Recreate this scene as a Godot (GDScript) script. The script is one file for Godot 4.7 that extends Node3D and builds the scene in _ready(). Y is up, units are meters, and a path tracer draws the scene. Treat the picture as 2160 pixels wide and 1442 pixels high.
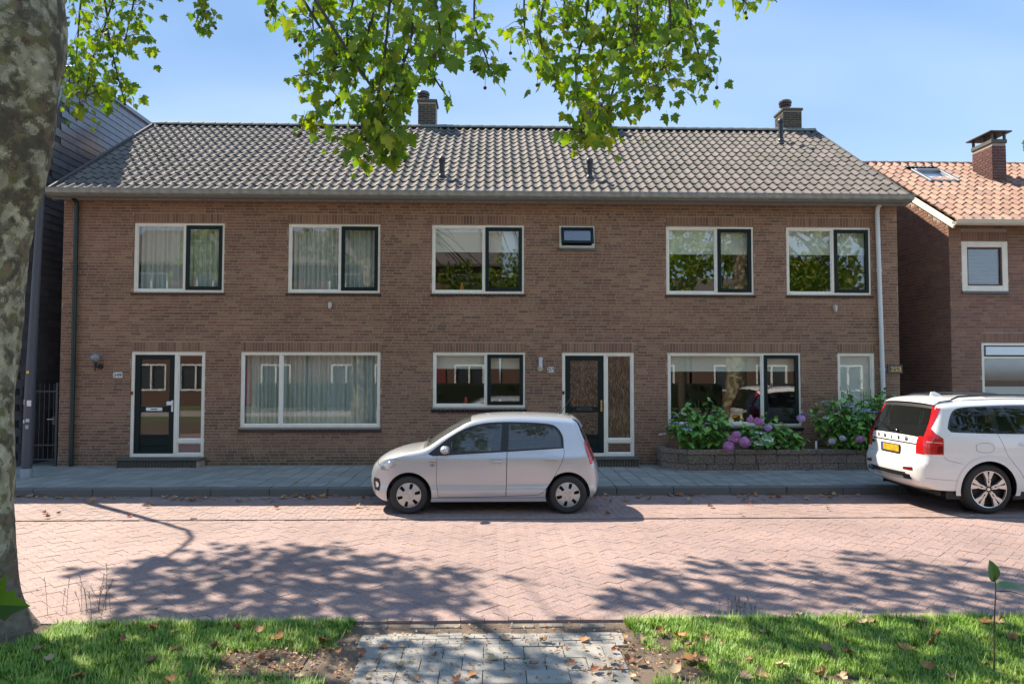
extends Node3D
# A brick terrace on a shady Dutch street. World: x along the street, y up (road = 0), z from the facade (0) towards the viewer.

const SUN := Vector3(0.63, -1.0, 0.545)          # the way sunlight travels
var taken := {}
var mats := {}
var tex := {}
var cam: Camera3D
var rng := RandomNumberGenerator.new()


class MB:
	var v := PackedVector3Array()
	var n := PackedVector3Array()
	var c := PackedColorArray()
	var uv := PackedVector2Array()
	var ix := PackedInt32Array()
	var col := Color.WHITE
	var xf := Transform3D()

	func vert(p: Vector3, nn: Vector3, t := Vector2.ZERO) -> int:
		v.append(xf * p)
		n.append((xf.basis * nn).normalized())
		c.append(col)
		uv.append(t)
		return v.size() - 1

	func face(a: int, b: int, d: int) -> void:      # counter-clockwise from outside
		ix.append(a); ix.append(d); ix.append(b)

	func tri(a: Vector3, b: Vector3, d: Vector3) -> void:
		var nn := (b - a).cross(d - a).normalized()
		face(vert(a, nn), vert(b, nn), vert(d, nn))

	func quad(a: Vector3, b: Vector3, d: Vector3, e: Vector3) -> void:
		var nn := (d - a).cross(e - b).normalized()
		var i := vert(a, nn, Vector2(0, 1))
		vert(b, nn, Vector2(1, 1)); vert(d, nn, Vector2(1, 0)); vert(e, nn, Vector2(0, 0))
		face(i, i + 1, i + 2); face(i, i + 2, i + 3)

	func box(lo: Vector3, hi: Vector3, back := true) -> void:
		var a := Vector3(lo.x, lo.y, hi.z); var b := Vector3(hi.x, lo.y, hi.z); var d := hi; var e := Vector3(lo.x, hi.y, hi.z)
		var f := lo; var g := Vector3(hi.x, lo.y, lo.z); var h := Vector3(hi.x, hi.y, lo.z); var k := Vector3(lo.x, hi.y, lo.z)
		quad(a, b, d, e); quad(b, g, h, d); quad(f, a, e, k); quad(e, d, h, k); quad(f, g, b, a)
		if back: quad(g, f, k, h)

	func cbox(lo: Vector3, hi: Vector3, r: float) -> void:   # a box with all edges chamfered by r
		var m := [lo, hi]
		var p := func(i: int, j: int, k: int, ax: int) -> Vector3:
			var q := Vector3(m[i].x, m[j].y, m[k].z)
			var s := Vector3(1 if i == 0 else -1, 1 if j == 0 else -1, 1 if k == 0 else -1) * r
			s[ax] = 0
			return q + s
		quad(p.call(0, 0, 1, 2), p.call(1, 0, 1, 2), p.call(1, 1, 1, 2), p.call(0, 1, 1, 2))
		quad(p.call(1, 0, 0, 2), p.call(0, 0, 0, 2), p.call(0, 1, 0, 2), p.call(1, 1, 0, 2))
		quad(p.call(1, 0, 1, 0), p.call(1, 0, 0, 0), p.call(1, 1, 0, 0), p.call(1, 1, 1, 0))
		quad(p.call(0, 0, 0, 0), p.call(0, 0, 1, 0), p.call(0, 1, 1, 0), p.call(0, 1, 0, 0))
		quad(p.call(0, 1, 1, 1), p.call(1, 1, 1, 1), p.call(1, 1, 0, 1), p.call(0, 1, 0, 1))
		quad(p.call(0, 0, 0, 1), p.call(1, 0, 0, 1), p.call(1, 0, 1, 1), p.call(0, 0, 1, 1))
		for j in 2:
			for k in 2:
				var a: Vector3 = p.call(0, j, k, 1); var b: Vector3 = p.call(1, j, k, 1); var d: Vector3 = p.call(1, j, k, 2); var e: Vector3 = p.call(0, j, k, 2)
				if (j + k) % 2 == 0: quad(b, a, e, d)
				else: quad(a, b, d, e)
				a = p.call(j, 0, k, 0); b = p.call(j, 1, k, 0); d = p.call(j, 1, k, 2); e = p.call(j, 0, k, 2)
				if (j + k) % 2 == 0: quad(a, b, d, e)
				else: quad(b, a, e, d)
				a = p.call(j, k, 0, 0); b = p.call(j, k, 1, 0); d = p.call(j, k, 1, 1); e = p.call(j, k, 0, 1)
				if (j + k) % 2 == 0: quad(b, a, e, d)
				else: quad(a, b, d, e)
		for i in 2:
			for j in 2:
				for k in 2:
					var a: Vector3 = p.call(i, j, k, 0); var b: Vector3 = p.call(i, j, k, 1); var d: Vector3 = p.call(i, j, k, 2)
					if (i + j + k) % 2 == 1: tri(a, b, d)
					else: tri(a, d, b)

	func prism(poly: PackedVector2Array, y0: float, y1: float, bevel := 0.0) -> void:   # poly in (x, z), standing on y0
		var p := poly.duplicate()
		if Geometry2D.is_polygon_clockwise(p): p.reverse()
		var k := p.size()
		var mid := Vector2.ZERO
		for q in p: mid += q / k
		var top := PackedVector3Array()
		for q in p:
			var w := q + (mid - q).normalized() * bevel * 1.4
			top.append(Vector3(w.x, y1, w.y))
		for i in range(1, k - 1):
			tri(top[0], top[i + 1], top[i])
		for i in k:
			var a := p[i]; var b := p[(i + 1) % k]
			var lo0 := Vector3(a.x, y0, a.y); var lo1 := Vector3(b.x, y0, b.y)
			var e0 := Vector3(a.x, y1 - bevel, a.y); var e1 := Vector3(b.x, y1 - bevel, b.y)
			quad(lo1, lo0, e0, e1)
			if bevel > 0.0: quad(e1, e0, top[i], top[(i + 1) % k])

	func tube(pts: Array, rads: Array, sides := 8, caps := true) -> void:
		var rings := []
		var side := Vector3.ZERO
		var vv := 0.0
		for i in pts.size():
			var d: Vector3 = (pts[mini(i + 1, pts.size() - 1)] - pts[maxi(i - 1, 0)]).normalized()
			if side == Vector3.ZERO: side = d.cross(Vector3.UP if absf(d.y) < 0.9 else Vector3.RIGHT).normalized()
			side = (side - d * side.dot(d)).normalized()
			var up := d.cross(side)
			if i > 0: vv += (pts[i] - pts[i - 1]).length()
			var first := v.size()
			for k in sides + 1:
				var a := TAU * k / sides
				var o := side * cos(a) + up * sin(a)
				vert(pts[i] + o * rads[i], o, Vector2(float(k) / sides, vv))
			rings.append(first)
		for i in rings.size() - 1:
			for k in sides:
				var a: int = rings[i] + k; var b: int = rings[i + 1] + k
				face(a, a + 1, b + 1); face(a, b + 1, b)
		if caps:
			for e in [0, pts.size() - 1]:
				var d: Vector3 = (pts[1] - pts[0]).normalized() * -1.0 if e == 0 else (pts[e] - pts[e - 1]).normalized()
				var mid := vert(pts[e], d)
				var f: int = rings[e]
				for k in sides:
					var a := vert(xf.affine_inverse() * v[f + k], d); var b := vert(xf.affine_inverse() * v[f + k + 1], d)
					if e == 0: face(mid, b, a)
					else: face(mid, a, b)

	func lathe(prof: Array, sides := 16, smooth := false) -> void:   # prof: (r, y) from bottom to top, round y
		for i in prof.size() - 1:
			var a: Vector2 = prof[i]; var b: Vector2 = prof[i + 1]
			var t := (b - a).normalized()
			var na := Vector2(t.y, -t.x); var nb := na
			if smooth:
				var pa: Vector2 = prof[maxi(i - 1, 0)]; var pb: Vector2 = prof[mini(i + 2, prof.size() - 1)]
				var ta := (b - pa).normalized(); var tb := (pb - a).normalized()
				na = Vector2(ta.y, -ta.x); nb = Vector2(tb.y, -tb.x)
			var f := v.size()
			for k in sides + 1:
				var w := TAU * k / sides
				var o := Vector3(cos(w), 0, -sin(w))
				vert(o * a.x + Vector3.UP * a.y, o * na.x + Vector3.UP * na.y, Vector2(float(k) / sides, a.y))
				vert(o * b.x + Vector3.UP * b.y, o * nb.x + Vector3.UP * nb.y, Vector2(float(k) / sides, b.y))
			for k in sides:
				var q := f + k * 2
				face(q, q + 2, q + 3); face(q, q + 3, q + 1)

	func ball(at: Vector3, r: Vector3, seg := 8, rg := 5) -> void:
		var f := v.size()
		for j in rg + 1:
			var b := PI * j / rg - PI / 2
			for k in seg + 1:
				var a := TAU * k / seg
				var o := Vector3(cos(a) * cos(b), sin(b), -sin(a) * cos(b))
				vert(at + o * r, o / r)
		for j in rg:
			for k in seg:
				var q := f + j * (seg + 1) + k
				face(q, q + 1, q + seg + 2); face(q, q + seg + 2, q + seg + 1)

	func done(m: Material) -> ArrayMesh:
		var a := []
		a.resize(Mesh.ARRAY_MAX)
		a[Mesh.ARRAY_VERTEX] = v; a[Mesh.ARRAY_NORMAL] = n; a[Mesh.ARRAY_COLOR] = c; a[Mesh.ARRAY_TEX_UV] = uv; a[Mesh.ARRAY_INDEX] = ix
		var out := ArrayMesh.new()
		out.add_surface_from_arrays(Mesh.PRIMITIVE_TRIANGLES, a)
		out.surface_set_material(0, m)
		return out


func L(r: float, g: float, b: float, a := 1.0) -> Color:      # a real-world base colour
	var k := Color(r, g, b).linear_to_srgb()
	k.a = a
	return k


func numbered(called: String) -> String:
	taken[called] = taken.get(called, -1) + 1
	return called if taken[called] == 0 else "%s_%03d" % [called, taken[called]]


func tag(o: Node, label: String, category: String, group := "", kind := "") -> Node:
	if label: o.set_meta("label", label)
	if category: o.set_meta("category", category)
	if group: o.set_meta("group", group)
	if kind: o.set_meta("kind", kind)
	return o


func thing(called: String, label: String, category: String, at := Vector3.ZERO, group := "") -> Node3D:
	var o := Node3D.new()
	o.name = numbered(called)
	add_child(o)
	o.position = at
	tag(o, label, category, group)
	return o


func one(called: String, m: Mesh, label: String, category: String, at := Vector3.ZERO, group := "") -> MeshInstance3D:
	var o := MeshInstance3D.new()
	o.name = numbered(called)
	o.mesh = m
	add_child(o)
	o.position = at
	tag(o, label, category, group)
	return o


func struct(called: String, m: Mesh) -> MeshInstance3D:
	var o := MeshInstance3D.new()
	o.name = numbered(called)
	o.mesh = m
	add_child(o)
	o.set_meta("kind", "structure")
	return o


func part(parent: Node, called: String, m: Mesh, at := Vector3.ZERO, label := "") -> MeshInstance3D:
	var o := MeshInstance3D.new()
	o.name = called
	o.mesh = m
	o.position = at
	parent.add_child(o, true)
	if label: o.set_meta("label", label)
	return o


func group_of(parent: Node, called: String, at := Vector3.ZERO) -> Node3D:
	var o := Node3D.new()
	o.name = called
	o.position = at
	parent.add_child(o, true)
	return o


func multi(parent: Node, called: String, m: Mesh, where: Array, tint: Array) -> MultiMeshInstance3D:
	var mm := MultiMesh.new()
	mm.transform_format = MultiMesh.TRANSFORM_3D
	mm.use_colors = tint.size() > 0
	mm.mesh = m
	mm.instance_count = where.size()
	for i in where.size():
		mm.set_instance_transform(i, where[i])
		if tint.size(): mm.set_instance_color(i, tint[i])
	var o := MultiMeshInstance3D.new()
	o.name = called
	o.multimesh = mm
	parent.add_child(o, true)
	o.set_meta("kind", "stuff")
	return o


func noise_tex(called: String, freq: float, lo: float, hi: float, oct := 4, size := 512, kind := FastNoiseLite.TYPE_SIMPLEX_SMOOTH, sd := 1) -> Texture2D:
	if tex.has(called): return tex[called]
	var f := FastNoiseLite.new()
	f.noise_type = kind
	f.frequency = freq
	f.fractal_octaves = oct
	f.seed = sd
	var t := NoiseTexture2D.new()
	t.width = size; t.height = size
	t.seamless = true
	t.noise = f
	var g := Gradient.new()
	g.set_color(0, Color(lo, lo, lo)); g.set_color(1, Color(hi, hi, hi))
	t.color_ramp = g
	tex[called] = t
	return t


func mat(called: String, colour: Color, rough := 0.8, o := {}) -> StandardMaterial3D:
	if mats.has(called): return mats[called]
	var m := StandardMaterial3D.new()
	m.resource_name = called
	m.albedo_color = colour
	m.roughness = rough
	m.metallic = o.get("metal", 0.0)
	m.metallic_specular = o.get("spec", 0.5)
	m.vertex_color_use_as_albedo = o.get("vc", false)
	if o.has("tex"):
		m.albedo_texture = o.tex
		if o.has("scale"):
			m.uv1_triplanar = true
			m.uv1_world_triplanar = o.get("world", true)
			m.uv1_scale = Vector3.ONE * float(o.scale)
	if o.has("bump"):
		m.heightmap_enabled = true
		m.heightmap_texture = o.bump
		m.heightmap_scale = o.get("relief", 0.3)
		if o.has("scale") and not o.has("tex"):
			m.uv1_triplanar = true
			m.uv1_world_triplanar = o.get("world", true)
			m.uv1_scale = Vector3.ONE * float(o.scale)
	if o.has("coat"):
		m.clearcoat_enabled = true
		m.clearcoat = o.coat
		m.clearcoat_roughness = o.get("coat_rough", 0.04)
	if o.has("back"):
		m.backlight_enabled = true
		m.backlight = o.back
	if o.has("rim"):
		m.rim_enabled = true
		m.rim = o.rim
		m.rim_tint = 0.5
	if colour.a < 1.0: m.transparency = BaseMaterial3D.TRANSPARENCY_ALPHA
	mats[called] = m
	return m


func at_pixel(px: float, py: float, depth: float) -> Vector3:     # a point on the sight line through a pixel of the 2160 x 1442 photograph
	var k := depth / 1520.86
	return cam.transform * Vector3((px - 1080.0) * k, (721.0 - py) * k, -depth)


func pixel_of(p: Vector3) -> Vector3:
	var q := cam.transform.affine_inverse() * p
	return Vector3(1080.0 + q.x / -q.z * 1520.86, 721.0 - q.y / -q.z * 1520.86, -q.z)


func make_light() -> void:
	cam = Camera3D.new()
	cam.name = "camera"
	cam.position = Vector3(-0.35, 2.1754, 15.49)
	cam.rotation = Vector3(0.0389, -0.0259, 0.0015)
	cam.fov = rad_to_deg(2.0 * atan(721.0 / 1520.86))
	cam.near = 0.05
	cam.far = 400.0
	add_child(cam)
	cam.current = true
	var w := 512; var h := 256
	var im := Image.create(w, h, false, Image.FORMAT_RGBF)
	var cirrus := FastNoiseLite.new()
	cirrus.seed = 5; cirrus.frequency = 0.9; cirrus.fractal_octaves = 5
	var s := -SUN.normalized()
	for j in h:
		for i in w:
			var ph := (i + 0.5) / w * TAU - PI
			var th := (j + 0.5) / h * PI
			var d := Vector3(sin(ph) * sin(th), cos(th), -cos(ph) * sin(th))
			var e := clampf(d.y, 0.0, 1.0)
			var hz := Vector3(0.62, 0.80, 0.95); var zn := Vector3(0.072, 0.195, 0.45)
			var k := zn.lerp(hz, pow(1.0 - e, 3.2))
			var g := acos(clampf(d.dot(s), -1.0, 1.0))
			k = k * 0.78 * (0.86 + 0.75 * exp(-g * 1.7)) + Vector3(0.5, 0.53, 0.55) * exp(-g * 3.0)
			var ci := clampf(cirrus.get_noise_3d(d.x / (e + 0.35) * 0.8, 3.0, d.z / (e + 0.35) * 2.2) * 0.9 + 0.12, 0.0, 1.0)
			k = k.lerp(Vector3(0.86, 0.92, 0.98), ci * 0.16)
			if d.y < 0.0: k = k.lerp(Vector3(0.22, 0.2, 0.17), clampf(-d.y * 6.0, 0.0, 1.0))
			im.set_pixel(i, j, Color(k.x, k.y, k.z))
	var pano := PanoramaSkyMaterial.new()
	pano.panorama = ImageTexture.create_from_image(im)
	var env := Environment.new()
	env.background_mode = Environment.BG_SKY
	env.sky = Sky.new()
	env.sky.sky_material = pano
	env.tonemap_mode = Environment.TONE_MAPPER_LINEAR
	env.tonemap_exposure = 2.4
	env.sdfgi_enabled = true
	env.ssao_enabled = true
	env.ssil_enabled = true
	var we := WorldEnvironment.new()
	we.name = "world"
	we.environment = env
	add_child(we)
	var sun := DirectionalLight3D.new()
	sun.name = "sun"
	sun.light_color = Color(1.0, 0.95, 0.87)
	sun.light_energy = 1.5
	sun.light_angular_distance = 0.5
	sun.shadow_enabled = true
	add_child(sun)
	sun.look_at_from_position(Vector3.ZERO, SUN, Vector3.UP)


# ---- ground, road, pavement -------------------------------------------------

func clip_rect(q: PackedVector2Array, x0: float, x1: float, z0: float, z1: float) -> PackedVector2Array:
	var r := Geometry2D.intersect_polygons(q, PackedVector2Array([Vector2(x0, z0), Vector2(x1, z0), Vector2(x1, z1), Vector2(x0, z1)]))
	return r[0] if r.size() else PackedVector2Array()


func pave(parent: Node3D, called: String, pieces: Array, y: float, joint: float, tones: Array, m: Material, count: int, sd: int, rough_y := 0.003) -> void:
	# pieces: [polygon in (x, z), whole, key, turn]; the nearest whole ones become parts of their own, the rest one mesh
	var r := RandomNumberGenerator.new()
	r.seed = sd
	var near := []
	for i in pieces.size():
		var mid := Vector2.ZERO
		for q in pieces[i][0]: mid += q / float(pieces[i][0].size())
		var px := pixel_of(Vector3(mid.x, y, mid.y))
		pieces[i].append(mid)
		if pieces[i][1] and px.x > 0 and px.x < 2160 and px.y < 1442: near.append([px.z, i])
	near.sort_custom(func(a, b): return a[0] < b[0])
	var own := {}
	for i in mini(count, near.size()): own[near[i][1]] = true
	var rest := MB.new()
	var shared := {}
	var worn := FastNoiseLite.new(); worn.seed = sd; worn.frequency = 0.45; worn.fractal_octaves = 4
	for i in pieces.size():
		var mid: Vector2 = pieces[i][4]
		var tone: int = r.randi() % tones.size()
		var dy := r.randf_range(-rough_y, rough_y)
		var poly := PackedVector2Array()
		for q in pieces[i][0]:
			var e: Vector2 = mid - q
			poly.append(q + e.normalized() * minf(joint * 0.7, e.length() * 0.3))
		if own.has(i):
			var key := str(pieces[i][2]) + "/" + str(tone)
			if not shared.has(key):
				var b := MB.new()
				b.col = tones[tone]
				var loc := PackedVector2Array()
				for q in poly: loc.append(q - mid)
				b.prism(loc, -0.02, 0.0, 0.0018)
				shared[key] = b.done(m)
			part(parent, called, shared[key], Vector3(mid.x, y + dy, mid.y))
		else:
			var dirt := 1.0 + 0.22 * worn.get_noise_2d(mid.x, mid.y)
			rest.col = Color(tones[tone].r * dirt, tones[tone].g * dirt, tones[tone].b * dirt)
			rest.prism(poly, y + dy - 0.02, y + dy, 0.0018)
	var o := part(parent, called + "_field", rest.done(m))
	o.set_meta("kind", "stuff")


func herringbone(x0: float, x1: float, z0: float, z1: float, turn: float) -> Array:
	var w := 0.1
	var out := []
	var c := Vector2((x0 + x1) / 2, (z0 + z1) / 2)
	var reach := int((absf(x1 - x0) + absf(z1 - z0)) / w) + 8
	for i in range(-reach, reach):
		for k in range(-reach / 3, reach / 3):
			for kind in 2:
				var lo := Vector2(i + 4 * k, i) if kind == 0 else Vector2(2 + i + 4 * k, i - 1)
				var sz := Vector2(2, 1) if kind == 0 else Vector2(1, 2)
				var mid := ((lo + sz / 2) * w).rotated(turn) + c
				if mid.x < x0 - 0.15 or mid.x > x1 + 0.15 or mid.y < z0 - 0.15 or mid.y > z1 + 0.15: continue
				var q := PackedVector2Array()
				for e in [Vector2(0, 0), Vector2(1, 0), Vector2(1, 1), Vector2(0, 1)]:
					q.append(((lo + sz * e) * w).rotated(turn) + c)
				var inside := true
				for p in q: inside = inside and p.x > x0 and p.x < x1 and p.y > z0 and p.y < z1
				if not inside: q = clip_rect(q, x0, x1, z0, z1)
				if q.size() >= 3: out.append([q, inside, kind, 0])
	return out


func rows(x0: float, x1: float, z0: float, z1: float, lx: float, lz: float, along_z := false) -> Array:
	var out := []
	var r := 0
	if along_z:      # continuous joints along z, staggered across
		var x := x0
		while x < x1 - 0.01:
			var z := z0 - (lz / 2 if r % 2 else 0.0)
			while z < z1 - 0.01:
				var a := maxf(z, z0); var b := minf(z + lz, z1)
				var e := minf(x + lx, x1)
				out.append([PackedVector2Array([Vector2(x, a), Vector2(e, a), Vector2(e, b), Vector2(x, b)]), b - a > lz - 0.001 and e - x > lx - 0.001, 0, 0])
				z += lz
			x += lx; r += 1
	else:
		var z := z0
		while z < z1 - 0.01:
			var x := x0 - (lx / 2 if r % 2 else 0.0)
			while x < x1 - 0.01:
				var a := maxf(x, x0); var b := minf(x + lx, x1)
				var e := minf(z + lz, z1)
				out.append([PackedVector2Array([Vector2(a, z), Vector2(b, z), Vector2(b, e), Vector2(a, e)]), b - a > lx - 0.001, 0, 0])
				x += lx
			z += lz; r += 1
	return out


func sheet(x0: float, x1: float, z0: float, z1: float, y: float, thick := 0.06) -> MB:
	var b := MB.new()
	b.box(Vector3(x0, y - thick, z0), Vector3(x1, y, z1))
	return b


func make_ground() -> void:
	var grain := noise_tex("grain", 0.035, 0.74, 1.0, 5)
	var fine := noise_tex("fine", 0.12, 0.0, 1.0, 3, 512, FastNoiseLite.TYPE_SIMPLEX_SMOOTH, 7)
	var soil := mat("soil", L(0.13, 0.10, 0.075), 0.95, {"tex": grain, "scale": 1.3, "bump": fine, "relief": 2.0})
	var sand := mat("joint_sand", L(0.34, 0.26, 0.22), 0.95, {"tex": grain, "scale": 2.0, "bump": fine, "relief": 0.8})
	var klinker := mat("clay_paver", Color.WHITE, 0.78, {"vc": true, "tex": grain, "scale": 1.7, "bump": fine, "relief": 0.35})
	var concrete := mat("concrete_paver", Color.WHITE, 0.85, {"vc": true, "tex": noise_tex("speck", 0.25, 0.6, 1.0, 3, 512, FastNoiseLite.TYPE_SIMPLEX_SMOOTH, 3), "scale": 1.1, "bump": fine, "relief": 0.3})
	var g := MB.new()
	g.quad(Vector3(-150, -0.08, 150), Vector3(150, -0.08, 150), Vector3(150, -0.08, -150), Vector3(-150, -0.08, -150))
	struct("ground", g.done(soil))
	# carriageway
	var road := struct("road", sheet(-34, 34, 4.98, 9.05, -0.008).done(sand))
	var pink := [Color(0.396, 0.278, 0.249), Color(0.383, 0.270, 0.244), Color(0.410, 0.287, 0.252), Color(0.365, 0.258, 0.236), Color(0.392, 0.284, 0.259), Color(0.414, 0.284, 0.246)]
	pave(road, "paving_brick", herringbone(-10.5, 10.5, 4.98, 9.05, PI / 4), 0.0, 0.0022, pink, klinker, 300, 11)
	var far_l := MB.new(); far_l.col = pink[0]
	far_l.box(Vector3(-34, -0.05, 4.98), Vector3(-10.5, -0.001, 9.05)); far_l.box(Vector3(10.5, -0.05, 4.98), Vector3(34, -0.001, 9.05))
	part(road, "far_paving", far_l.done(klinker))
	var band := struct("road_edging", sheet(-12, 12, 9.05, 9.165, -0.008).done(sand))
	pave(band, "edging_brick", rows(-11.97, 11.97, 9.06, 9.16, 0.21, 0.1), 0.012, 0.004, pink, klinker, 60, 12)
	# parking strip with a shallow channel of flat bricks
	var strip := struct("parking_strip", sheet(-34, 34, 2.9, 4.83, -0.008).done(sand))
	pave(strip, "paving_brick", herringbone(-10.5, 11.5, 2.9, 4.83, 0.0), 0.0, 0.004, pink, klinker, 200, 13)
	var far_s := MB.new(); far_s.col = pink[0]
	far_s.box(Vector3(-34, -0.05, 2.9), Vector3(-10.5, -0.001, 4.83)); far_s.box(Vector3(11.5, -0.05, 2.9), Vector3(34, -0.001, 4.83))
	part(strip, "far_paving", far_s.done(klinker))
	var chan := struct("channel", sheet(-34, 34, 4.83, 4.98, -0.03).done(sand))
	pave(chan, "channel_brick", rows(-10.5, 10.5, 4.84, 4.97, 0.21, 0.13), -0.014, 0.005, pink, klinker, 60, 14)
	# kerb
	var kerb := struct("kerb", sheet(-34, 34, 2.77, 2.88, 0.05, 0.1).done(sand))
	var ks := MB.new()
	ks.cbox(Vector3(-0.496, -0.06, -0.065), Vector3(0.496, 0.14, 0.065), 0.014)
	ks.col = Color(1, 1, 1)
	var km := ks.done(mat("kerb_stone", L(0.26, 0.255, 0.235), 0.9, {"tex": noise_tex("speck2", 0.35, 0.5, 1.0, 3), "scale": 1.4, "bump": fine, "relief": 0.4}))
	for i in range(-24, 26):
		part(kerb, "kerb_stone", km, Vector3(i + 0.3, 0.0, 2.835))
	# pavement of 30 cm tiles
	var walk := struct("pavement", sheet(-34, 34, -3.0, 2.77, 0.135, 0.2).done(mat("walk_joint", L(0.075, 0.09, 0.04), 0.95, {"tex": grain, "scale": 2.0})))
	var grey := [Color(0.46, 0.46, 0.415), Color(0.51, 0.505, 0.46), Color(0.41, 0.425, 0.38), Color(0.53, 0.51, 0.46), Color(0.43, 0.43, 0.39)]
	pave(walk, "pavement_tile", rows(-12.0, 13.2, 0.0, 2.76, 0.3, 0.3, true), 0.146, 0.014, grey, concrete, 300, 15)
	var pas := MB.new(); pas.col = grey[2]
	pas.box(Vector3(-10.25, 0.1, -9), Vector3(-9.53, 0.143, -0.01)); pas.box(Vector3(8.53, 0.1, -9), Vector3(9.6, 0.143, -0.01))
	part(walk, "passage_paving", pas.done(concrete))
	# footpath through the verge
	var path := struct("footpath", sheet(-1.75, 0.95, 9.17, 14.6, -0.012).done(mat("path_sand", L(0.30, 0.225, 0.165), 0.95, {"tex": grain, "scale": 3.0, "bump": fine, "relief": 1.2})))
	var slab := [Color(0.47, 0.445, 0.40), Color(0.43, 0.415, 0.375), Color(0.50, 0.475, 0.425), Color(0.46, 0.43, 0.385)]
	pave(path, "path_brick", rows(-1.42, 0.72, 9.44, 9.73, 0.205, 0.058), 0.004, 0.004, slab, concrete, 120, 16, 0.005)
	pave(path, "path_slab", rows(-1.35, 0.64, 9.735, 13.2, 0.31, 0.225), 0.004, 0.005, slab, concrete, 120, 17, 0.005)
	var flat := MB.new()
	for e in [[-1.45, 9.2, 0.21], [-1.05, 9.21, 0.21], [-0.83, 9.2, 0.21], [-0.2, 9.215, 0.21], [0.05, 9.2, 0.21], [0.4, 9.22, 0.21]]:
		flat.col = Color(0.30, 0.27, 0.23)
		flat.cbox(Vector3(e[0], -0.05, e[1]), Vector3(e[0] + 0.205, -0.002, e[1] + 0.08), 0.004)
	var loose := part(path, "sunken_edging", flat.done(concrete))
	loose.set_meta("kind", "stuff")


# ---- brick terrace ----------------------------------------------------------

func brick_face(parent: Node3D, xf: Transform3D, width: float, v0: float, v1: float, holes: Array, o: Dictionary) -> void:
	# bricks on a wall's face: u along, v up, w outwards. holes: [u0, u1, v0, v1, soldier height]
	var r := RandomNumberGenerator.new()
	r.seed = o.get("seed", 1)
	var ch: float = o.get("course", 0.0625)
	var bl: float = o.get("length", 0.21)
	var j: float = o.get("joint", 0.0135)
	var tones: Array = o.tones
	var m: Material = o.material
	var top: Callable = o.get("top", func(_u): return 1e9)
	var all := []
	var course := int((v1 - v0) / ch)
	for ci in course:
		var a := v0 + ci * ch + j / 2
		var b := a + ch - j
		var cuts := []
		for h in holes:
			if b > h[2] and a < h[3] + h[4]: cuts.append([h[0] - (0.0 if a < h[3] else 0.0), h[1]])
		var u := -r.randf() * bl
		var stagger := (ci % 2) * 0.5
		if o.get("bond", "wild") == "half": u = -bl * stagger
		while u < width:
			var l := bl if o.get("bond", "wild") == "half" or r.randf() < 0.72 else bl * 0.5
			var lo := maxf(u, 0.0) + j / 2; var hi := minf(u + l, width) - j / 2
			var spans := [[lo, hi]]
			for c in cuts:
				var nxt := []
				for s in spans:
					if c[1] <= s[0] or c[0] >= s[1]: nxt.append(s); continue
					if c[0] - s[0] > 0.025: nxt.append([s[0], c[0]])
					if s[1] - c[1] > 0.025: nxt.append([c[1], s[1]])
				spans = nxt
			for s in spans:
				if s[1] - s[0] < 0.02: continue
				if minf(top.call(s[0]), top.call(s[1])) < b: continue
				all.append([s[0], s[1], a, b, absf((s[1] - s[0]) - (bl - j)) < 0.001])
			u += l
	for h in holes:
		if h[4] < 0.05: continue
		var k := int(round((h[1] - h[0] + 0.02) / 0.0625))
		var st: float = (h[1] - h[0] + 0.02) / k
		for i in k:
			all.append([h[0] - 0.01 + i * st + j / 2, h[0] - 0.01 + (i + 1) * st - j / 2, h[3] + 0.012, h[3] + h[4] - j / 2, true])
	var near := []
	for i in all.size():
		if not all[i][4]: continue
		var p := xf * Vector3((all[i][0] + all[i][1]) / 2, (all[i][2] + all[i][3]) / 2, 0)
		var q := pixel_of(p)
		if q.x > 0 and q.x < 2160 and q.y > 0 and q.y < 1442: near.append([q.z, i])
	near.sort_custom(func(a, b): return a[0] < b[0])
	var own := {}
	for i in mini(o.get("parts", 0), near.size()): own[near[i][1]] = true
	var rest := MB.new()
	rest.xf = xf
	var shared := {}
	var blot := FastNoiseLite.new()
	blot.seed = 9; blot.frequency = 0.5
	for i in all.size():
		var e: Array = all[i]
		var t := r.randi() % tones.size()
		var nz := blot.get_noise_2d(e[0], e[2])
		if nz > 0.25 and r.randf() < 0.4: t = 0
		var w := r.randf_range(-0.0015, 0.002)
		var mid := Vector3((e[0] + e[1]) / 2, (e[2] + e[3]) / 2, w)
		var half := Vector3((e[1] - e[0]) / 2, (e[3] - e[2]) / 2, 0)
		var stain := 0.0
		var batch := 1.0 + 0.09 * clampf(roundf(blot.get_noise_2d(e[0] * 0.7 + 50.0, e[2] * 1.6) * 4.0), -1.0, 1.0)
		if o.has("algae"): stain = o.algae.call(mid, r)
		if own.has(i):
			var key := "%.3f/%.3f/%d/%.1f/%.2f" % [half.x, half.y, t, stain, batch]
			if not shared.has(key):
				var b := MB.new()
				b.col = (tones[t] * batch).lerp(Color(0.07, 0.075, 0.04), stain)
				b.box(-half - Vector3(0, 0, 0.014), half, false)
				shared[key] = b.done(m)
			var nd := part(parent, "brick", shared[key])
			nd.transform = xf * Transform3D(Basis(), mid)
		else:
			rest.col = (tones[t] * batch).lerp(Color(0.07, 0.075, 0.04), stain)
			rest.box(mid - half - Vector3(0, 0, 0.014), mid + half, false)
	var f := part(parent, "brickwork", rest.done(m))
	f.set_meta("kind", "stuff")


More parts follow.
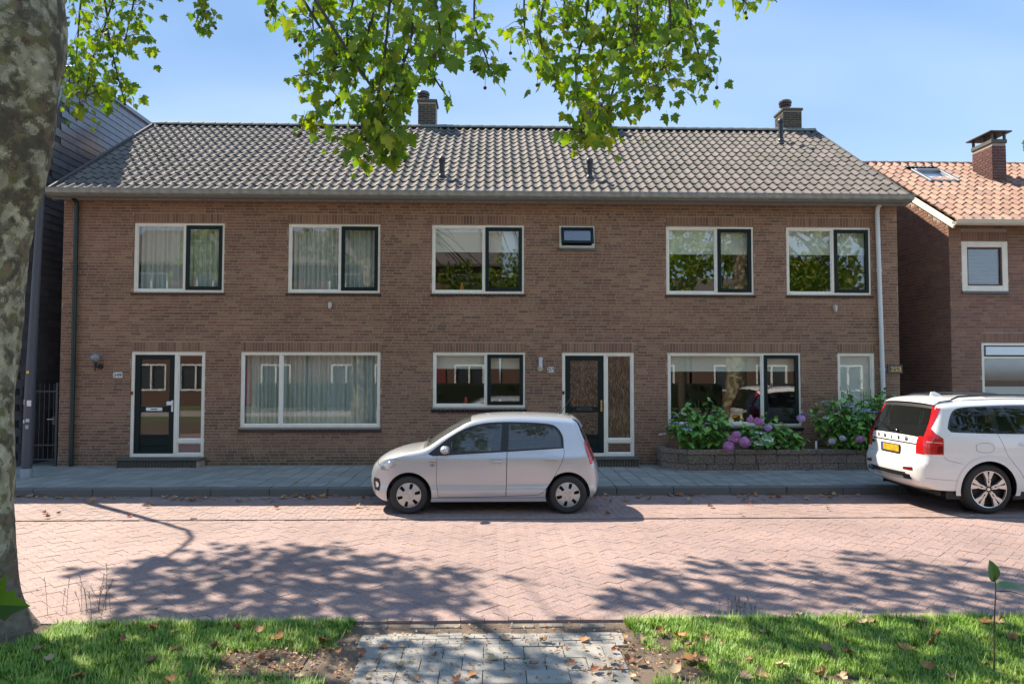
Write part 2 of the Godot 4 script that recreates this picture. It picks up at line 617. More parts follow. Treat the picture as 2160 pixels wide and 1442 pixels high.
func wall_slab(b: MB, x0: float, x1: float, y0: float, y1: float, z0: float, z1: float, holes: Array) -> void:
	# a wall with rectangular openings, as boxes
	var xs := [x0, x1]
	for h in holes:
		for e in [h[0], h[1]]:
			if e > x0 and e < x1 and not xs.has(e): xs.append(e)
	xs.sort()
	for i in xs.size() - 1:
		var mid: float = (xs[i] + xs[i + 1]) / 2
		var spans := [[y0, y1]]
		for h in holes:
			if mid > h[0] and mid < h[1]:
				var nxt := []
				for s in spans:
					if h[2] > s[0]: nxt.append([s[0], minf(h[2], s[1])])
					if h[3] < s[1]: nxt.append([maxf(h[3], s[0]), s[1]])
				spans = nxt
		for s in spans:
			if s[1] - s[0] > 0.001: b.box(Vector3(xs[i], s[0], z0), Vector3(xs[i + 1], s[1], z1))


func bars(b: MB, x0: float, x1: float, y0: float, y1: float, w: float, z0: float, z1: float, r := 0.006) -> void:
	b.cbox(Vector3(x0, y0, z0), Vector3(x0 + w, y1, z1), r)
	b.cbox(Vector3(x1 - w, y0, z0), Vector3(x1, y1, z1), r)
	b.cbox(Vector3(x0 + w, y0, z0), Vector3(x1 - w, y0 + w, z1 - 0.0015), r)
	b.cbox(Vector3(x0 + w, y1 - w, z0), Vector3(x1 - w, y1, z1 - 0.0015), r)


func pane_mesh(x0: float, x1: float, y0: float, y1: float, z: float, m: Material) -> Mesh:
	var b := MB.new()
	for k in ([0.0, -0.004, -0.016, -0.02] if m == mats.glass else [0.0]):      # double glazing: four faces that mirror a little
		b.quad(Vector3(x0, y0, z + k), Vector3(x1, y0, z + k), Vector3(x1, y1, z + k), Vector3(x0, y1, z + k))
	return b.done(m)


func window_unit(house: Node3D, x0: float, x1: float, y0: float, y1: float, o := {}) -> Node3D:
	var fw := 0.062
	var w := group_of(house, "window")
	var b := MB.new()
	bars(b, x0 + 0.004, x1 - 0.004, y0, y1 - 0.004, fw, -0.12, -0.022)
	var zg := -0.065
	var spans := [[x0 + fw, x1 - fw]]
	if o.has("mid"):
		b.cbox(Vector3(o.mid - 0.03, y0 + fw, -0.115), Vector3(o.mid + 0.03, y1 - fw, -0.024), 0.006)
		spans = [[x0 + fw, o.mid - 0.03], [o.mid + 0.03, x1 - fw]]
	part(w, "frame", b.done(mats.cream))
	for i in spans.size():
		var s: Array = spans[i]
		if o.get("sash", -1) == i:
			var k := MB.new()
			bars(k, s[0] - 0.012, s[1] + 0.012, y0 + fw - 0.012, y1 - fw + 0.012, 0.078, -0.06, -0.006, 0.008)
			part(w, "sash", k.done(mats.dark_green))
			part(w, "pane", pane_mesh(s[0] + 0.06, s[1] - 0.06, y0 + fw + 0.06, y1 - fw - 0.06, -0.035, mats.glass))
		else:
			var k := MB.new()
			bars(k, s[0] - 0.001, s[1] + 0.001, y0 + fw - 0.001, y1 - fw + 0.001, 0.018, -0.075, -0.045, 0.003)
			part(w, "glazing_bead", k.done(mats.white_paint))
			part(w, "pane", pane_mesh(s[0] + 0.012, s[1] - 0.012, y0 + fw + 0.012, y1 - fw - 0.012, zg, mats.glass))
	# sill of glazed tiles
	var n := int(round((x1 - x0 + 0.06) / 0.105))
	var st := (x1 - x0 + 0.06) / n
	var make := func(k: MB, a: float, e: float) -> void:
		var t := y0 - 0.004; var f := y0 - (0.05 if o.get("deep", false) else 0.022)
		var lo := f - (0.05 if o.get("deep", false) else 0.035)
		var z := 0.035
		k.quad(Vector3(a, f, z), Vector3(e, f, z), Vector3(e, t, -0.05), Vector3(a, t, -0.05))
		k.quad(Vector3(a, lo, z - 0.004), Vector3(e, lo, z - 0.004), Vector3(e, f, z), Vector3(a, f, z))
		k.quad(Vector3(a, lo, -0.03), Vector3(e, lo, -0.03), Vector3(e, lo, z - 0.004), Vector3(a, lo, z - 0.004))
		k.quad(Vector3(a, lo, -0.03), Vector3(a, lo, z - 0.004), Vector3(a, f, z), Vector3(a, t, -0.05))
		k.quad(Vector3(e, lo, z - 0.004), Vector3(e, lo, -0.03), Vector3(e, t, -0.05), Vector3(e, f, z))
	var bed := MB.new()
	bed.box(Vector3(x0 - 0.028, y0 - 0.1 if o.get("deep", false) else y0 - 0.058, -0.05), Vector3(x1 + 0.028, y0 - 0.03, 0.012))
	part(w, "sill_bed", bed.done(mats.sill_grout))
	var tile := MB.new()
	make.call(tile, 0.004, st - 0.004)
	var tm := tile.done(mats.glazed_tile)
	for i in n: part(w, "sill_tile", tm, Vector3(x0 - 0.03 + i * st, 0, 0))
	return w


func curtain(x0: float, x1: float, y0: float, y1: float, sd: int, label: String) -> void:
	var r := RandomNumberGenerator.new()
	r.seed = sd
	var b := MB.new()
	var n := int((x1 - x0) / 0.011)
	var ph := 0.0
	var amp := 0.02
	var ring := []
	for i in n + 1:
		ph += 0.011 / r.randf_range(0.009, 0.028)
		if i % 9 == 0: amp = r.randf_range(0.022, 0.055)
		ring.append(Vector3(x0 + (x1 - x0) * i / n + sin(ph * 0.5) * 0.004, 0, -0.24 + sin(ph) * amp))
	for i in ring.size():
		var a: Vector3 = ring[maxi(i - 1, 0)]; var e: Vector3 = ring[mini(i + 1, ring.size() - 1)]
		var nn := Vector3(-(e.z - a.z), 0, e.x - a.x).normalized()
		for k in 3:
			var sq: float = [1.0, 0.92, 0.7][k]
			var y: float = lerpf(y0, y1, k / 2.0)
			b.vert(Vector3(ring[i].x, y, -0.24 + (ring[i].z + 0.24) * sq), nn)
	for i in ring.size() - 1:
		for k in 2:
			var q := i * 3 + k
			b.face(q, q + 3, q + 4); b.face(q, q + 4, q + 1)
	one("curtain", b.done(mats.curtain), label, "curtain", Vector3.ZERO, "pleated curtains in the left dwelling")


func blind(x0: float, x1: float, y0: float, y1: float, label: String) -> void:
	var b := MB.new()
	b.box(Vector3(x0, y0 + 0.02, -0.172), Vector3(x1, y1, -0.17))
	b.box(Vector3(x0, y0, -0.178), Vector3(x1, y0 + 0.02, -0.164))
	b.xf = Transform3D(Basis(Vector3(0, 0, 1), -PI / 2), Vector3(x0, y1, -0.175))
	b.lathe([Vector2(0.0, 0.0), Vector2(0.022, 0.0), Vector2(0.022, x1 - x0), Vector2(0.0, x1 - x0)], 10)
	one("roller_blind", b.done(mats.blind), label, "blind", Vector3.ZERO, "roller blinds half lowered")


func tile_mesh(m: Material, colour: Color, w: float, l: float, amp: float) -> Mesh:
	# a pantile: x across, y out of the roof, z down the slope (0 at the head)
	var b := MB.new()
	b.col = colour
	var k := 9
	var wave := func(t: float) -> float: return amp * (cos(TAU * (t - 0.8)) + 0.22 * cos(2 * TAU * (t - 0.8)))
	var dn := func(t: float) -> Vector3:
		var s: float = (wave.call(t + 0.01) - wave.call(t - 0.01)) / (0.02 * w)
		return Vector3(-s, 1, -0.06).normalized()
	var f := b.v.size()
	for i in k + 1:
		var t := -0.08 + 1.16 * i / k
		var y: float = wave.call(t)
		b.vert(Vector3(t * w, y, 0), dn.call(t)); b.vert(Vector3(t * w, y + 0.030, l), dn.call(t))
	for i in k:
		b.face(f + i * 2 + 1, f + i * 2 + 3, f + i * 2 + 2); b.face(f + i * 2 + 1, f + i * 2 + 2, f + i * 2)
	for i in k:
		var t0 := -0.08 + 1.16 * i / k; var t1 := -0.08 + 1.16 * (i + 1) / k
		var a: float = wave.call(t0); var e: float = wave.call(t1)
		b.quad(Vector3(t0 * w, a + 0.002, l - 0.006), Vector3(t1 * w, e + 0.002, l - 0.006), Vector3(t1 * w, e + 0.030, l), Vector3(t0 * w, a + 0.030, l))
	return b.done(m)


func tiled_slope(roof: Node3D, x0: float, cols: int, w: float, eave: Vector2, ridge: Vector2, count: int, tones: Array, m: Material, amp: float, parts: int, sd: int, gaps: Array) -> void:
	# eave and ridge: (z, y) of the tile plane; gaps: [x0, x1, t0, t1] left free for skylights and chimneys
	var r := RandomNumberGenerator.new()
	r.seed = sd
	var d := ridge - eave
	var ln := d.length()
	var st := ln / count
	var down := Vector3(0, -d.y, -d.x).normalized()
	var out := Vector3(0, -d.x, d.y).normalized()
	var basis := Basis(Vector3(1, 0, 0), out, down)
	var meshes := []
	for t in tones: meshes.append(tile_mesh(m, t, w, st + 0.07, amp))
	var white := tile_mesh(m, Color.WHITE, w, st + 0.07, amp)
	var where := []; var tint := []
	var list := []
	var worn := FastNoiseLite.new(); worn.seed = sd; worn.frequency = 0.6; worn.fractal_octaves = 4
	for row in count:
		for c in cols:
			var x := x0 + c * w
			var t := (row + 0.5) / count
			var skip := false
			for g in gaps: skip = skip or (x + w * 0.6 > g[0] and x + w * 0.4 < g[1] and t > g[2] and t < g[3])
			if skip: continue
			var p := eave + d * ((row + 1.0) / count)
			var at := Vector3(x, p.y, p.x) + out * r.randf_range(-0.003, 0.003) - down * 0.07
			var b := Basis(basis.y, r.randf_range(-0.008, 0.008)) * basis
			var q := pixel_of(at + down * st)
			list.append([q.z if q.x > -40 and q.x < 2160 else 1e6, Transform3D(b, at), r.randi() % tones.size()])
	var sorted := list.duplicate()
	sorted.sort_custom(func(a, b): return a[0] < b[0])
	for i in sorted.size():
		if i < parts:
			var o := part(roof, "roof_tile", meshes[sorted[i][2]])
			o.transform = sorted[i][1]
		else:
			where.append(sorted[i][1])
			var at: Vector3 = sorted[i][1].origin
			var wn := worn.get_noise_2d(at.x, at.z * 1.3)
			tint.append(tones[sorted[i][2]].lerp(Color(0.11, 0.115, 0.08), clampf(wn * 1.3 - 0.1, 0.0, 0.5)))
	if where.size(): multi(roof, "upper_tiles", white, where, tint)


func half_round(m: Material, r: float, l: float, colour := Color.WHITE) -> Mesh:
	# a ridge tile along x, slightly wider at its open end
	var b := MB.new()
	b.col = colour
	var f := b.v.size()
	for i in 9:
		var a := PI * (i / 8.0) * 0.86 + PI * 0.07
		var o := Vector3(0, sin(a), cos(a))
		b.vert(o * r, o); b.vert(o * (r + 0.014) + Vector3(l, 0, 0), o)
	for i in 8:
		var q := f + i * 2
		b.face(q, q + 1, q + 3); b.face(q, q + 3, q + 2)
		var a0 := PI * (i / 8.0) * 0.86 + PI * 0.07; var a1 := PI * ((i + 1) / 8.0) * 0.86 + PI * 0.07
		var o0 := Vector3(0, sin(a0), cos(a0)); var o1 := Vector3(0, sin(a1), cos(a1))
		b.quad(o0 * (r - 0.012) + Vector3(l, 0, 0), o0 * (r + 0.014) + Vector3(l, 0, 0), o1 * (r + 0.014) + Vector3(l, 0, 0), o1 * (r - 0.012) + Vector3(l, 0, 0))
	return b.done(m)


func lettering(s: String, size: float, depth: float, m: Material, bold := true, serif := false) -> Mesh:
	var f := SystemFont.new()
	f.font_names = PackedStringArray(["Droid Serif" if serif else "Droid Sans"])
	f.font_weight = 700 if bold else 400
	var t := TextMesh.new()
	t.text = s
	t.font = f
	t.font_size = 64
	t.pixel_size = size / 46.0
	t.depth = depth
	t.material = m
	return t


func chimney(house: Node3D, x0: float, x1: float, z0: float, z1: float, base: float, top: float, sd: int) -> Node3D:
	var c := group_of(house, "chimney")
	var b := MB.new()
	b.box(Vector3(x0 + 0.008, base, z0 + 0.008), Vector3(x1 - 0.008, top - 0.06, z1 - 0.008))
	part(c, "core", b.done(mats.mortar))
	var o := {"tones": [Color(0.11, 0.09, 0.075), Color(0.09, 0.075, 0.065), Color(0.14, 0.115, 0.09), Color(0.12, 0.105, 0.08)], "material": mats.brick, "seed": sd, "bond": "half"}
	brick_face(c, Transform3D(Basis(), Vector3(x0, base, z1)), x1 - x0, 0, top - base - 0.07, [], o)
	brick_face(c, Transform3D(Basis(Vector3.UP, -PI / 2), Vector3(x0, base, z0)), z1 - z0, 0, top - base - 0.07, [], o)
	var k := MB.new()
	k.cbox(Vector3(x0 - 0.03, top - 0.07, z0 - 0.03), Vector3(x1 + 0.03, top, z1 + 0.03), 0.012)
	part(c, "cap", k.done(mats.chimney_cap))
	var lead := MB.new()
	lead.box(Vector3(x0 - 0.05, base + 0.02, z0), Vector3(x1 + 0.05, base + 0.3, z1 + 0.012))
	part(c, "flashing", lead.done(mats.lead))
	return c


func pot(c: Node3D, x: float, z: float, top: float, s: float) -> void:
	var b := MB.new()
	b.lathe([Vector2(0.13, 0), Vector2(0.14, 0.03), Vector2(0.125, 0.05), Vector2(0.12, 0.12), Vector2(0.165, 0.13), Vector2(0.17, 0.15), Vector2(0.13, 0.16), Vector2(0.13, 0.19), Vector2(0.175, 0.2), Vector2(0.175, 0.25), Vector2(0.15, 0.285), Vector2(0.09, 0.31), Vector2(0.02, 0.32), Vector2(0.0, 0.32)], 14)
	var o := part(c, "chimney_pot", b.done(mats.pot_glaze), Vector3(x, top, z))
	o.scale = Vector3.ONE * s


func vent(house: Node3D, x: float, z: float, y: float, h: float) -> void:
	var v := group_of(house, "vent_pipe", Vector3(x, y, z))
	var b := MB.new()
	b.lathe([Vector2(0.085, -0.1), Vector2(0.085, 0.04), Vector2(0.065, 0.08), Vector2(0.06, 0.12), Vector2(0.062, h - 0.12), Vector2(0.075, h - 0.1), Vector2(0.075, h - 0.04), Vector2(0.06, h - 0.01), Vector2(0.0, h)], 12)
	part(v, "pipe", b.done(mats.black_plastic))
	var f := MB.new()
	f.xf = Transform3D(Basis(Vector3(1, 0, 0), 0.573), Vector3.ZERO)
	f.cbox(Vector3(-0.12, -0.02, -0.08), Vector3(0.14, 0.03, 0.2), 0.01)
	part(v, "flashing", f.done(mats.black_plastic))


func make_house() -> void:
	var grain: Texture2D = tex.grain
	var fine: Texture2D = tex.fine
	mat("brick", Color.WHITE, 0.9, {"vc": true, "tex": noise_tex("brick_grain", 0.09, 0.68, 1.0, 5, 512, FastNoiseLite.TYPE_SIMPLEX_SMOOTH, 21), "scale": 1.6, "bump": fine, "relief": 0.35})
	mat("mortar", L(0.50, 0.385, 0.285), 0.95, {"tex": grain, "scale": 1.5})
	mat("cream", L(0.90, 0.82, 0.68), 0.4, {"tex": noise_tex("soft", 0.01, 0.93, 1.0), "scale": 0.5})
	mat("white_paint", L(0.88, 0.88, 0.84), 0.4)
	mat("dark_green", L(0.006, 0.016, 0.016), 0.45, {"spec": 0.35})
	mat("glass", L(0.92, 1.0, 0.96, 0.0), 0.0, {"spec": 0.5})
	mat("glazed_tile", L(0.018, 0.019, 0.023), 0.18, {"coat": 0.5})
	mat("sill_grout", L(0.2, 0.19, 0.18), 0.9)
	mat("curtain", L(0.45, 0.51, 0.45), 0.9, {"back": Color(0.25, 0.25, 0.24), "bump": fine, "scale": 6.0, "relief": 0.05})
	mat("blind", L(0.52, 0.57, 0.47), 0.8, {"back": Color(0.2, 0.2, 0.18)})
	mat("zinc", L(0.43, 0.44, 0.41), 0.45, {"metal": 0.0, "tex": noise_tex("zinc", 0.02, 0.7, 1.0), "scale": 0.7})
	mat("lead", L(0.34, 0.36, 0.38), 0.5, {"metal": 0.3})
	mat("black_plastic", L(0.02, 0.021, 0.022), 0.45)
	mat("chimney_cap", L(0.14, 0.13, 0.11), 0.9, {"tex": grain, "scale": 3.0})
	mat("pot_glaze", L(0.075, 0.05, 0.045), 0.25)
	mat("pipe_green", L(0.012, 0.028, 0.025), 0.35)
	mat("pipe_white", L(0.66, 0.68, 0.66), 0.4)
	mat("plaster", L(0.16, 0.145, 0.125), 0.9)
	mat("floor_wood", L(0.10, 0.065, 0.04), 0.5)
	mat("bluestone", L(0.11, 0.115, 0.115), 0.6, {"tex": grain, "scale": 2.0})
	mat("roof_tile", Color.WHITE, 0.82, {"vc": true, "tex": noise_tex("tile_spot", 0.06, 0.62, 1.0, 5, 512, FastNoiseLite.TYPE_SIMPLEX_SMOOTH, 31), "scale": 1.1, "bump": fine, "relief": 0.25})
	mat("plate_white", L(0.8, 0.8, 0.78), 0.3)
	mat("ink", L(0.01, 0.01, 0.01), 0.5)
	mat("brass", L(0.75, 0.5, 0.16), 0.3, {"metal": 1.0})
	mat("steel", L(0.6, 0.6, 0.6), 0.3, {"metal": 1.0})
	mat("slate", L(0.06, 0.055, 0.05), 0.55, {"tex": grain, "scale": 4.0})

	var x0 := -9.513; var x1 := 8.506
	var up := 3.821; var ut := 5.311; var gt := 2.559
	var holes := [[-8.03, -6.112, up, ut], [-4.763, -2.788, up, ut], [-1.687, 0.317, up, ut], [1.066, 1.855, 4.818, ut], [3.4, 5.329, up, ut], [6.045, 7.92, up, ut],
		[-8.036, -6.473, 0.329, gt], [-5.733, -2.76, 0.95, gt], [-1.652, 0.343, 1.375, gt], [1.126, 2.698, 0.329, gt], [3.415, 6.335, 0.98, gt], [7.138, 7.964, 0.98, gt]]
	var house := thing("terraced_house", "long brown brick terrace with grey pantile roof and cream window frames", "house")
	# walls
	var b := MB.new()
	wall_slab(b, x0, x1, 0.0, 5.9, -0.26, -0.005, holes)
	b.box(Vector3(x0, 0, -8.2), Vector3(x0 + 0.25, 5.9, -0.262)); b.box(Vector3(x1 - 0.25, 0, -8.2), Vector3(x1, 5.9, -0.262)); b.box(Vector3(x0 + 0.25, 0, -8.2), Vector3(x1 - 0.25, 5.9, -7.95))
	for e in [x0 + 0.002, x1 - 0.252]:      # gable triangles
		b.quad(Vector3(e, 5.9, 0.0), Vector3(e + 0.25, 5.9, 0.0), Vector3(e + 0.25, 8.68, -4.0), Vector3(e, 8.68, -4.0))
		b.quad(Vector3(e + 0.25, 5.9, -8.2), Vector3(e, 5.9, -8.2), Vector3(e, 8.68, -4.0), Vector3(e + 0.25, 8.68, -4.0))
		b.tri(Vector3(e + 0.25, 5.9, 0), Vector3(e + 0.25, 5.9, -8.2), Vector3(e + 0.25, 8.68, -4.0))
		b.tri(Vector3(e, 5.9, -8.2), Vector3(e, 5.9, 0), Vector3(e, 8.68, -4.0))
	var facade := part(house, "facade", b.done(mats.mortar))
	var tones := [Color(0.375, 0.200, 0.118), Color(0.315, 0.165, 0.102), Color(0.415, 0.232, 0.140), Color(0.350, 0.172, 0.112), Color(0.265, 0.145, 0.095), Color(0.372, 0.184, 0.116), Color(0.395, 0.218, 0.134), Color(0.45, 0.262, 0.152)]
	var hs := []
	for h in holes: hs.append([h[0] - x0, h[1] - x0, h[2], h[3], 0.205])
	var algae := func(p: Vector3, r: RandomNumberGenerator) -> float:
		var bare := p.y - 0.16
		var x := p.x + x0
		var strong := 1.0 if x > -6.2 and x < -1.0 else 0.6
		return snappedf(clampf((0.38 - bare) * 2.0 * r.randf_range(0.4, 1.3), 0.0, 0.6) * strong, 0.2)
	brick_face(facade, Transform3D(Basis(), Vector3(x0, 0, 0)), x1 - x0, 0.15, 5.86, hs, {"tones": tones, "material": mats.brick, "seed": 3, "parts": 300, "algae": algae})
	# rooms
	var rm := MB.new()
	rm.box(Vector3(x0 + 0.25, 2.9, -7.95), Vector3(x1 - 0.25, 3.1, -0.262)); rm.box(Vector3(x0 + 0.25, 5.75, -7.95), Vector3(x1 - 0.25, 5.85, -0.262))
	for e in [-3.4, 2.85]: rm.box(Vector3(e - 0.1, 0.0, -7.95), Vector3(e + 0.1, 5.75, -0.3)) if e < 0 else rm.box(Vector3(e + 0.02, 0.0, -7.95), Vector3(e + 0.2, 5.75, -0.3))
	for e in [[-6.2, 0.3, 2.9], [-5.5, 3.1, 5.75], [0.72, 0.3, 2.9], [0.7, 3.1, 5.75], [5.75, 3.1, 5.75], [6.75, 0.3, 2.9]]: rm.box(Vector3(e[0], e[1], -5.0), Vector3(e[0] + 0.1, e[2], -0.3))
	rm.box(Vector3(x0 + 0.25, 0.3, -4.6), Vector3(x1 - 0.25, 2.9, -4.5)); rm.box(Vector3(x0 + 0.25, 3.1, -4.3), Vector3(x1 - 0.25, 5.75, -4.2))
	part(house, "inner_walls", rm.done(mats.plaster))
	var fl := MB.new()
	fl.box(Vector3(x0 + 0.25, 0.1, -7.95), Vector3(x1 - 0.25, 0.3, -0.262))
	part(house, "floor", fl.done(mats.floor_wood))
	# windows
	var spec := [[0, -6.951, 1], [1, -3.644, 1], [2, -0.547, 1], [4, 4.514, 1], [5, 7.087, 1], [7, -4.881, -1], [8, -0.498, 1], [10, 5.504, 1]]
	for s in spec:
		var h: Array = holes[s[0]]
		window_unit(house, h[0], h[1], h[2], h[3], {"mid": s[1], "sash": s[2], "deep": s[0] > 5})
	var wf := window_unit(house, 7.138, 7.964, 0.98, gt, {"deep": true})
	part(wf, "frosted_film", pane_mesh(7.2, 7.9, 1.04, 2.5, -0.1, mat("window_film", L(0.52, 0.55, 0.47), 0.5)))
	# small top-hung window, pushed open
	var w := group_of(house, "window")
	var k := MB.new()
	bars(k, 1.07, 1.851, 4.818, 5.307, 0.06, -0.12, -0.022)
	part(w, "frame", k.done(mats.cream))
	var op := group_of(w, "open_sash", Vector3(1.46, 5.262, -0.01))
	op.rotation.x = -0.33
	k = MB.new()
	bars(k, -0.35, 0.35, -0.385, 0.0, 0.062, -0.02, 0.03, 0.008)
	var sm := MeshInstance3D.new(); sm.name = "sash"; sm.mesh = k.done(mats.dark_green)
	w.add_child(sm, true); sm.transform = op.transform
	var pm := MeshInstance3D.new(); pm.name = "pane"; pm.mesh = pane_mesh(-0.3, 0.3, -0.335, -0.05, 0.006, mats.glass)
	w.add_child(pm, true); pm.transform = op.transform
	op.free()
	k = MB.new()
	k.box(Vector3(1.04, 4.765, -0.05), Vector3(1.885, 4.812, 0.035))
	part(w, "sill", k.done(mats.glazed_tile))
	# doors
	door_unit(house, -8.036, -7.09, -6.473, 0)
	door_unit(house, 1.126, 2.07, 2.698, 1)
	# roof
	var roof := group_of(house, "roof")
	var deck := MB.new()
	deck.quad(Vector3(x0 - 0.02, 5.80, 0.42), Vector3(x1, 5.80, 0.42), Vector3(x1, 8.67, -4.0), Vector3(x0 - 0.02, 8.67, -4.0))
	deck.quad(Vector3(x1, 5.74, -8.6), Vector3(x0 - 0.02, 5.74, -8.6), Vector3(x0 - 0.02, 8.72, -4.0), Vector3(x1, 8.72, -4.0))
	deck.quad(Vector3(x0, 5.79, 0.0), Vector3(x1, 5.79, 0.0), Vector3(x1, 5.79, 0.42), Vector3(x0, 5.79, 0.42))
	part(roof, "deck", deck.done(mats.black_plastic))
	var rt := [Color(0.205, 0.176, 0.155), Color(0.225, 0.19, 0.168), Color(0.18, 0.158, 0.142), Color(0.24, 0.20, 0.178), Color(0.195, 0.17, 0.152), Color(0.165, 0.15, 0.13)]
	tiled_slope(roof, x0 - 0.05, 88, 0.2055, Vector2(0.45, 5.90), Vector2(-3.98, 8.76), 15, rt, mats.roof_tile, 0.027, 300, 41, [])
	var rm2 := half_round(mats.roof_tile, 0.125, 0.36, Color(0.27, 0.275, 0.24))
	for i in 55: part(roof, "ridge_tile", rm2, Vector3(x0 - 0.03 + i * 0.328, 8.735, -4.0))
	var vm := MB.new()
	vm.col = Color(0.13, 0.115, 0.105)
	var dn := Vector3(0, -2.86, 4.43).normalized()
	var vb := Basis(Vector3.RIGHT, Vector3(0, 4.43, 2.86).normalized(), dn)
	vm.xf = Transform3D(vb, Vector3.ZERO)
	vm.cbox(Vector3(-0.03, -0.12, -0.02), Vector3(0.03, 0.045, 0.36), 0.01)
	var verge := vm.done(mats.roof_tile)
	for i in 15:
		var p := Vector2(0.45, 5.90).lerp(Vector2(-3.98, 8.76), (i + 1.0) / 15.0)
		part(roof, "verge_tile", verge, Vector3(x0 - 0.05, p.y + 0.012, p.x)); part(roof, "verge_tile", verge, Vector3(x1 + 0.02, p.y + 0.012, p.x))
	vent(house, -1.5, -0.37, 6.43, 0.47); vent(house, 1.79, -0.37, 6.43, 0.47); vent(house, 7.2, -3.05, 8.17, 0.62)
	var c1 := chimney(house, -2.42, -1.93, -4.5, -3.95, 8.55, 9.55, 51)
	pot(c1, -2.3, -4.2, 9.55, 1.0)
	chimney(house, 2.15, 2.62, -4.5, -3.95, 8.55, 9.5, 52)
	var c3 := chimney(house, 7.64, 8.16, -4.55, -3.95, 8.5, 9.42, 53)
	pot(c3, 7.8, -4.2, 9.42, 1.0)
	# gutter
	var gut := group_of(house, "gutter")
	var gm := MB.new()
	var prof := [Vector2(0.36, 5.80), Vector2(0.44, 5.803), Vector2(0.52, 5.825), Vector2(0.545, 5.90), Vector2(0.56, 5.905), Vector2(0.556, 5.92), Vector2(0.53, 5.918), Vector2(0.50, 5.83), Vector2(0.38, 5.80), Vector2(0.12, 5.765)]
	for i in prof.size() - 1:
		var a: Vector2 = prof[i]; var e: Vector2 = prof[i + 1]
		gm.quad(Vector3(x0 - 0.14, a.y, a.x), Vector3(x1 + 0.1, a.y, a.x), Vector3(x1 + 0.1, e.y, e.x), Vector3(x0 - 0.14, e.y, e.x))
	for e in [x0 - 0.14, x1 + 0.1]:
		gm.quad(Vector3(e, 5.74, 0.1), Vector3(e, 5.78, 0.42), Vector3(e, 5.90, 0.545), Vector3(e, 5.90, 0.1))
	part(gut, "trough", gm.done(mats.zinc))
	gm = MB.new()
	gm.box(Vector3(x0, 5.775, 0.003), Vector3(x1, 5.797, 0.44))
	part(gut, "soffit", gm.done(mat("soffit", L(0.20, 0.185, 0.165), 0.7)))
	var br := MB.new()
	for i in prof.size() - 6:
		var a: Vector2 = prof[i] + Vector2(0.004, -0.005); var e: Vector2 = prof[i + 1] + Vector2(0.004, -0.005)
		br.quad(Vector3(-0.012, a.y, a.x), Vector3(0.012, a.y, a.x), Vector3(0.012, e.y, e.x), Vector3(-0.012, e.y, e.x))
	var brm := br.done(mats.zinc)
	for i in 30: part(gut, "bracket", brm, Vector3(x0 + 0.2 + i * 0.615, 0, 0))
	# downpipes
	for e in [[-9.205, -9.19, "pipe_green", 0.15, 0.045], [8.03, 8.115, "pipe_white", 0.3, 0.046]]:
		var dp := group_of(house, "downpipe")
		var t := MB.new()
		t.tube([Vector3(e[0], 5.78, 0.2), Vector3(e[0], 5.72, 0.1), Vector3(e[0], 5.62, 0.075), Vector3(e[1], e[3], 0.075)], [e[4], e[4], e[4], e[4]], 12)
		part(dp, "pipe", t.done(mats[e[2]]))
		for y in [4.35, 2.2, 1.0]:
			var cl := MB.new()
			cl.lathe([Vector2(e[4] + 0.001, -0.025), Vector2(e[4] + 0.009, -0.022), Vector2(e[4] + 0.009, 0.022), Vector2(e[4] + 0.001, 0.025)], 12)
			part(dp, "collar", cl.done(mats[e[2]]), Vector3(lerpf(e[1], e[0], y / 5.7), y, 0.075))
	house_details(house)
	# textiles behind the glass
	curtain(-7.97, -6.17, 3.86, 5.26, 5, "pale pleated curtain in the upper window above the door numbered 249")
	curtain(-4.7, -2.84, 3.86, 5.26, 6, "pale pleated curtain in the second upper window from the left")
	curtain(-5.67, -2.82, 0.99, 2.51, 7, "wide pale pleated curtain in the big ground floor window at left")
	for e in [[-1.64, 0.27, 4.74, 5.27, "cream roller blind in the upper window left of the small open one"], [3.45, 5.28, 4.72, 5.27, "pale roller blind in the upper window over the hydrangea planter"], [6.09, 7.87, 4.72, 5.27, "pale roller blind in the upper window nearest the white downpipe"], [-1.6, 0.3, 2.2, 2.52, "cream roller blind in the ground floor window behind the small car"], [3.46, 6.29, 2.15, 2.52, "pale roller blind in the wide ground floor window behind the hydrangeas"]]:
		blind(e[0], e[1], e[2], e[3], e[4])

	var board := MB.new()
	for e in [[-1.62, 0.3, 1.375], [3.44, 6.31, 0.98], [-1.66, 0.29, 3.82]]: board.box(Vector3(e[0], e[2] + 0.01, -0.5), Vector3(e[1], e[2] + 0.05, -0.262))
	part(house, "window_board", board.done(mats.white_paint))
	for e in [[-0.95, 1.425, L(0.5, 0.06, 0.02), 0.16, "slim orange vase inside the ground floor window behind the small car"], [-1.05, 3.87, L(0.6, 0.12, 0.02), 0.22, "tall orange vase inside the upper window left of the small open one"], [5.15, 1.03, L(0.7, 0.33, 0.05), 0.14, "orange flower pot inside the wide window behind the hydrangeas"], [5.35, 1.03, L(0.75, 0.75, 0.72), 0.16, "white flower pot inside the wide window behind the hydrangeas"], [-0.2, 1.425, L(0.7, 0.68, 0.62), 0.12, "small white pot inside the ground floor window behind the small car"]]:
		board = MB.new()
		board.lathe([Vector2(0.0, 0.0), Vector2(0.03, 0.0), Vector2(0.05, e[3] * 0.35), Vector2(0.035, e[3] * 0.75), Vector2(0.025, e[3] * 0.9), Vector2(0.035, e[3]), Vector2(0.028, e[3]), Vector2(0.0, e[3] * 0.8)], 14, true)
		one("vase", board.done(mat("vase%.2f" % e[0], e[2], 0.3)), e[4], "vase", Vector3(e[0], e[1], -0.38))


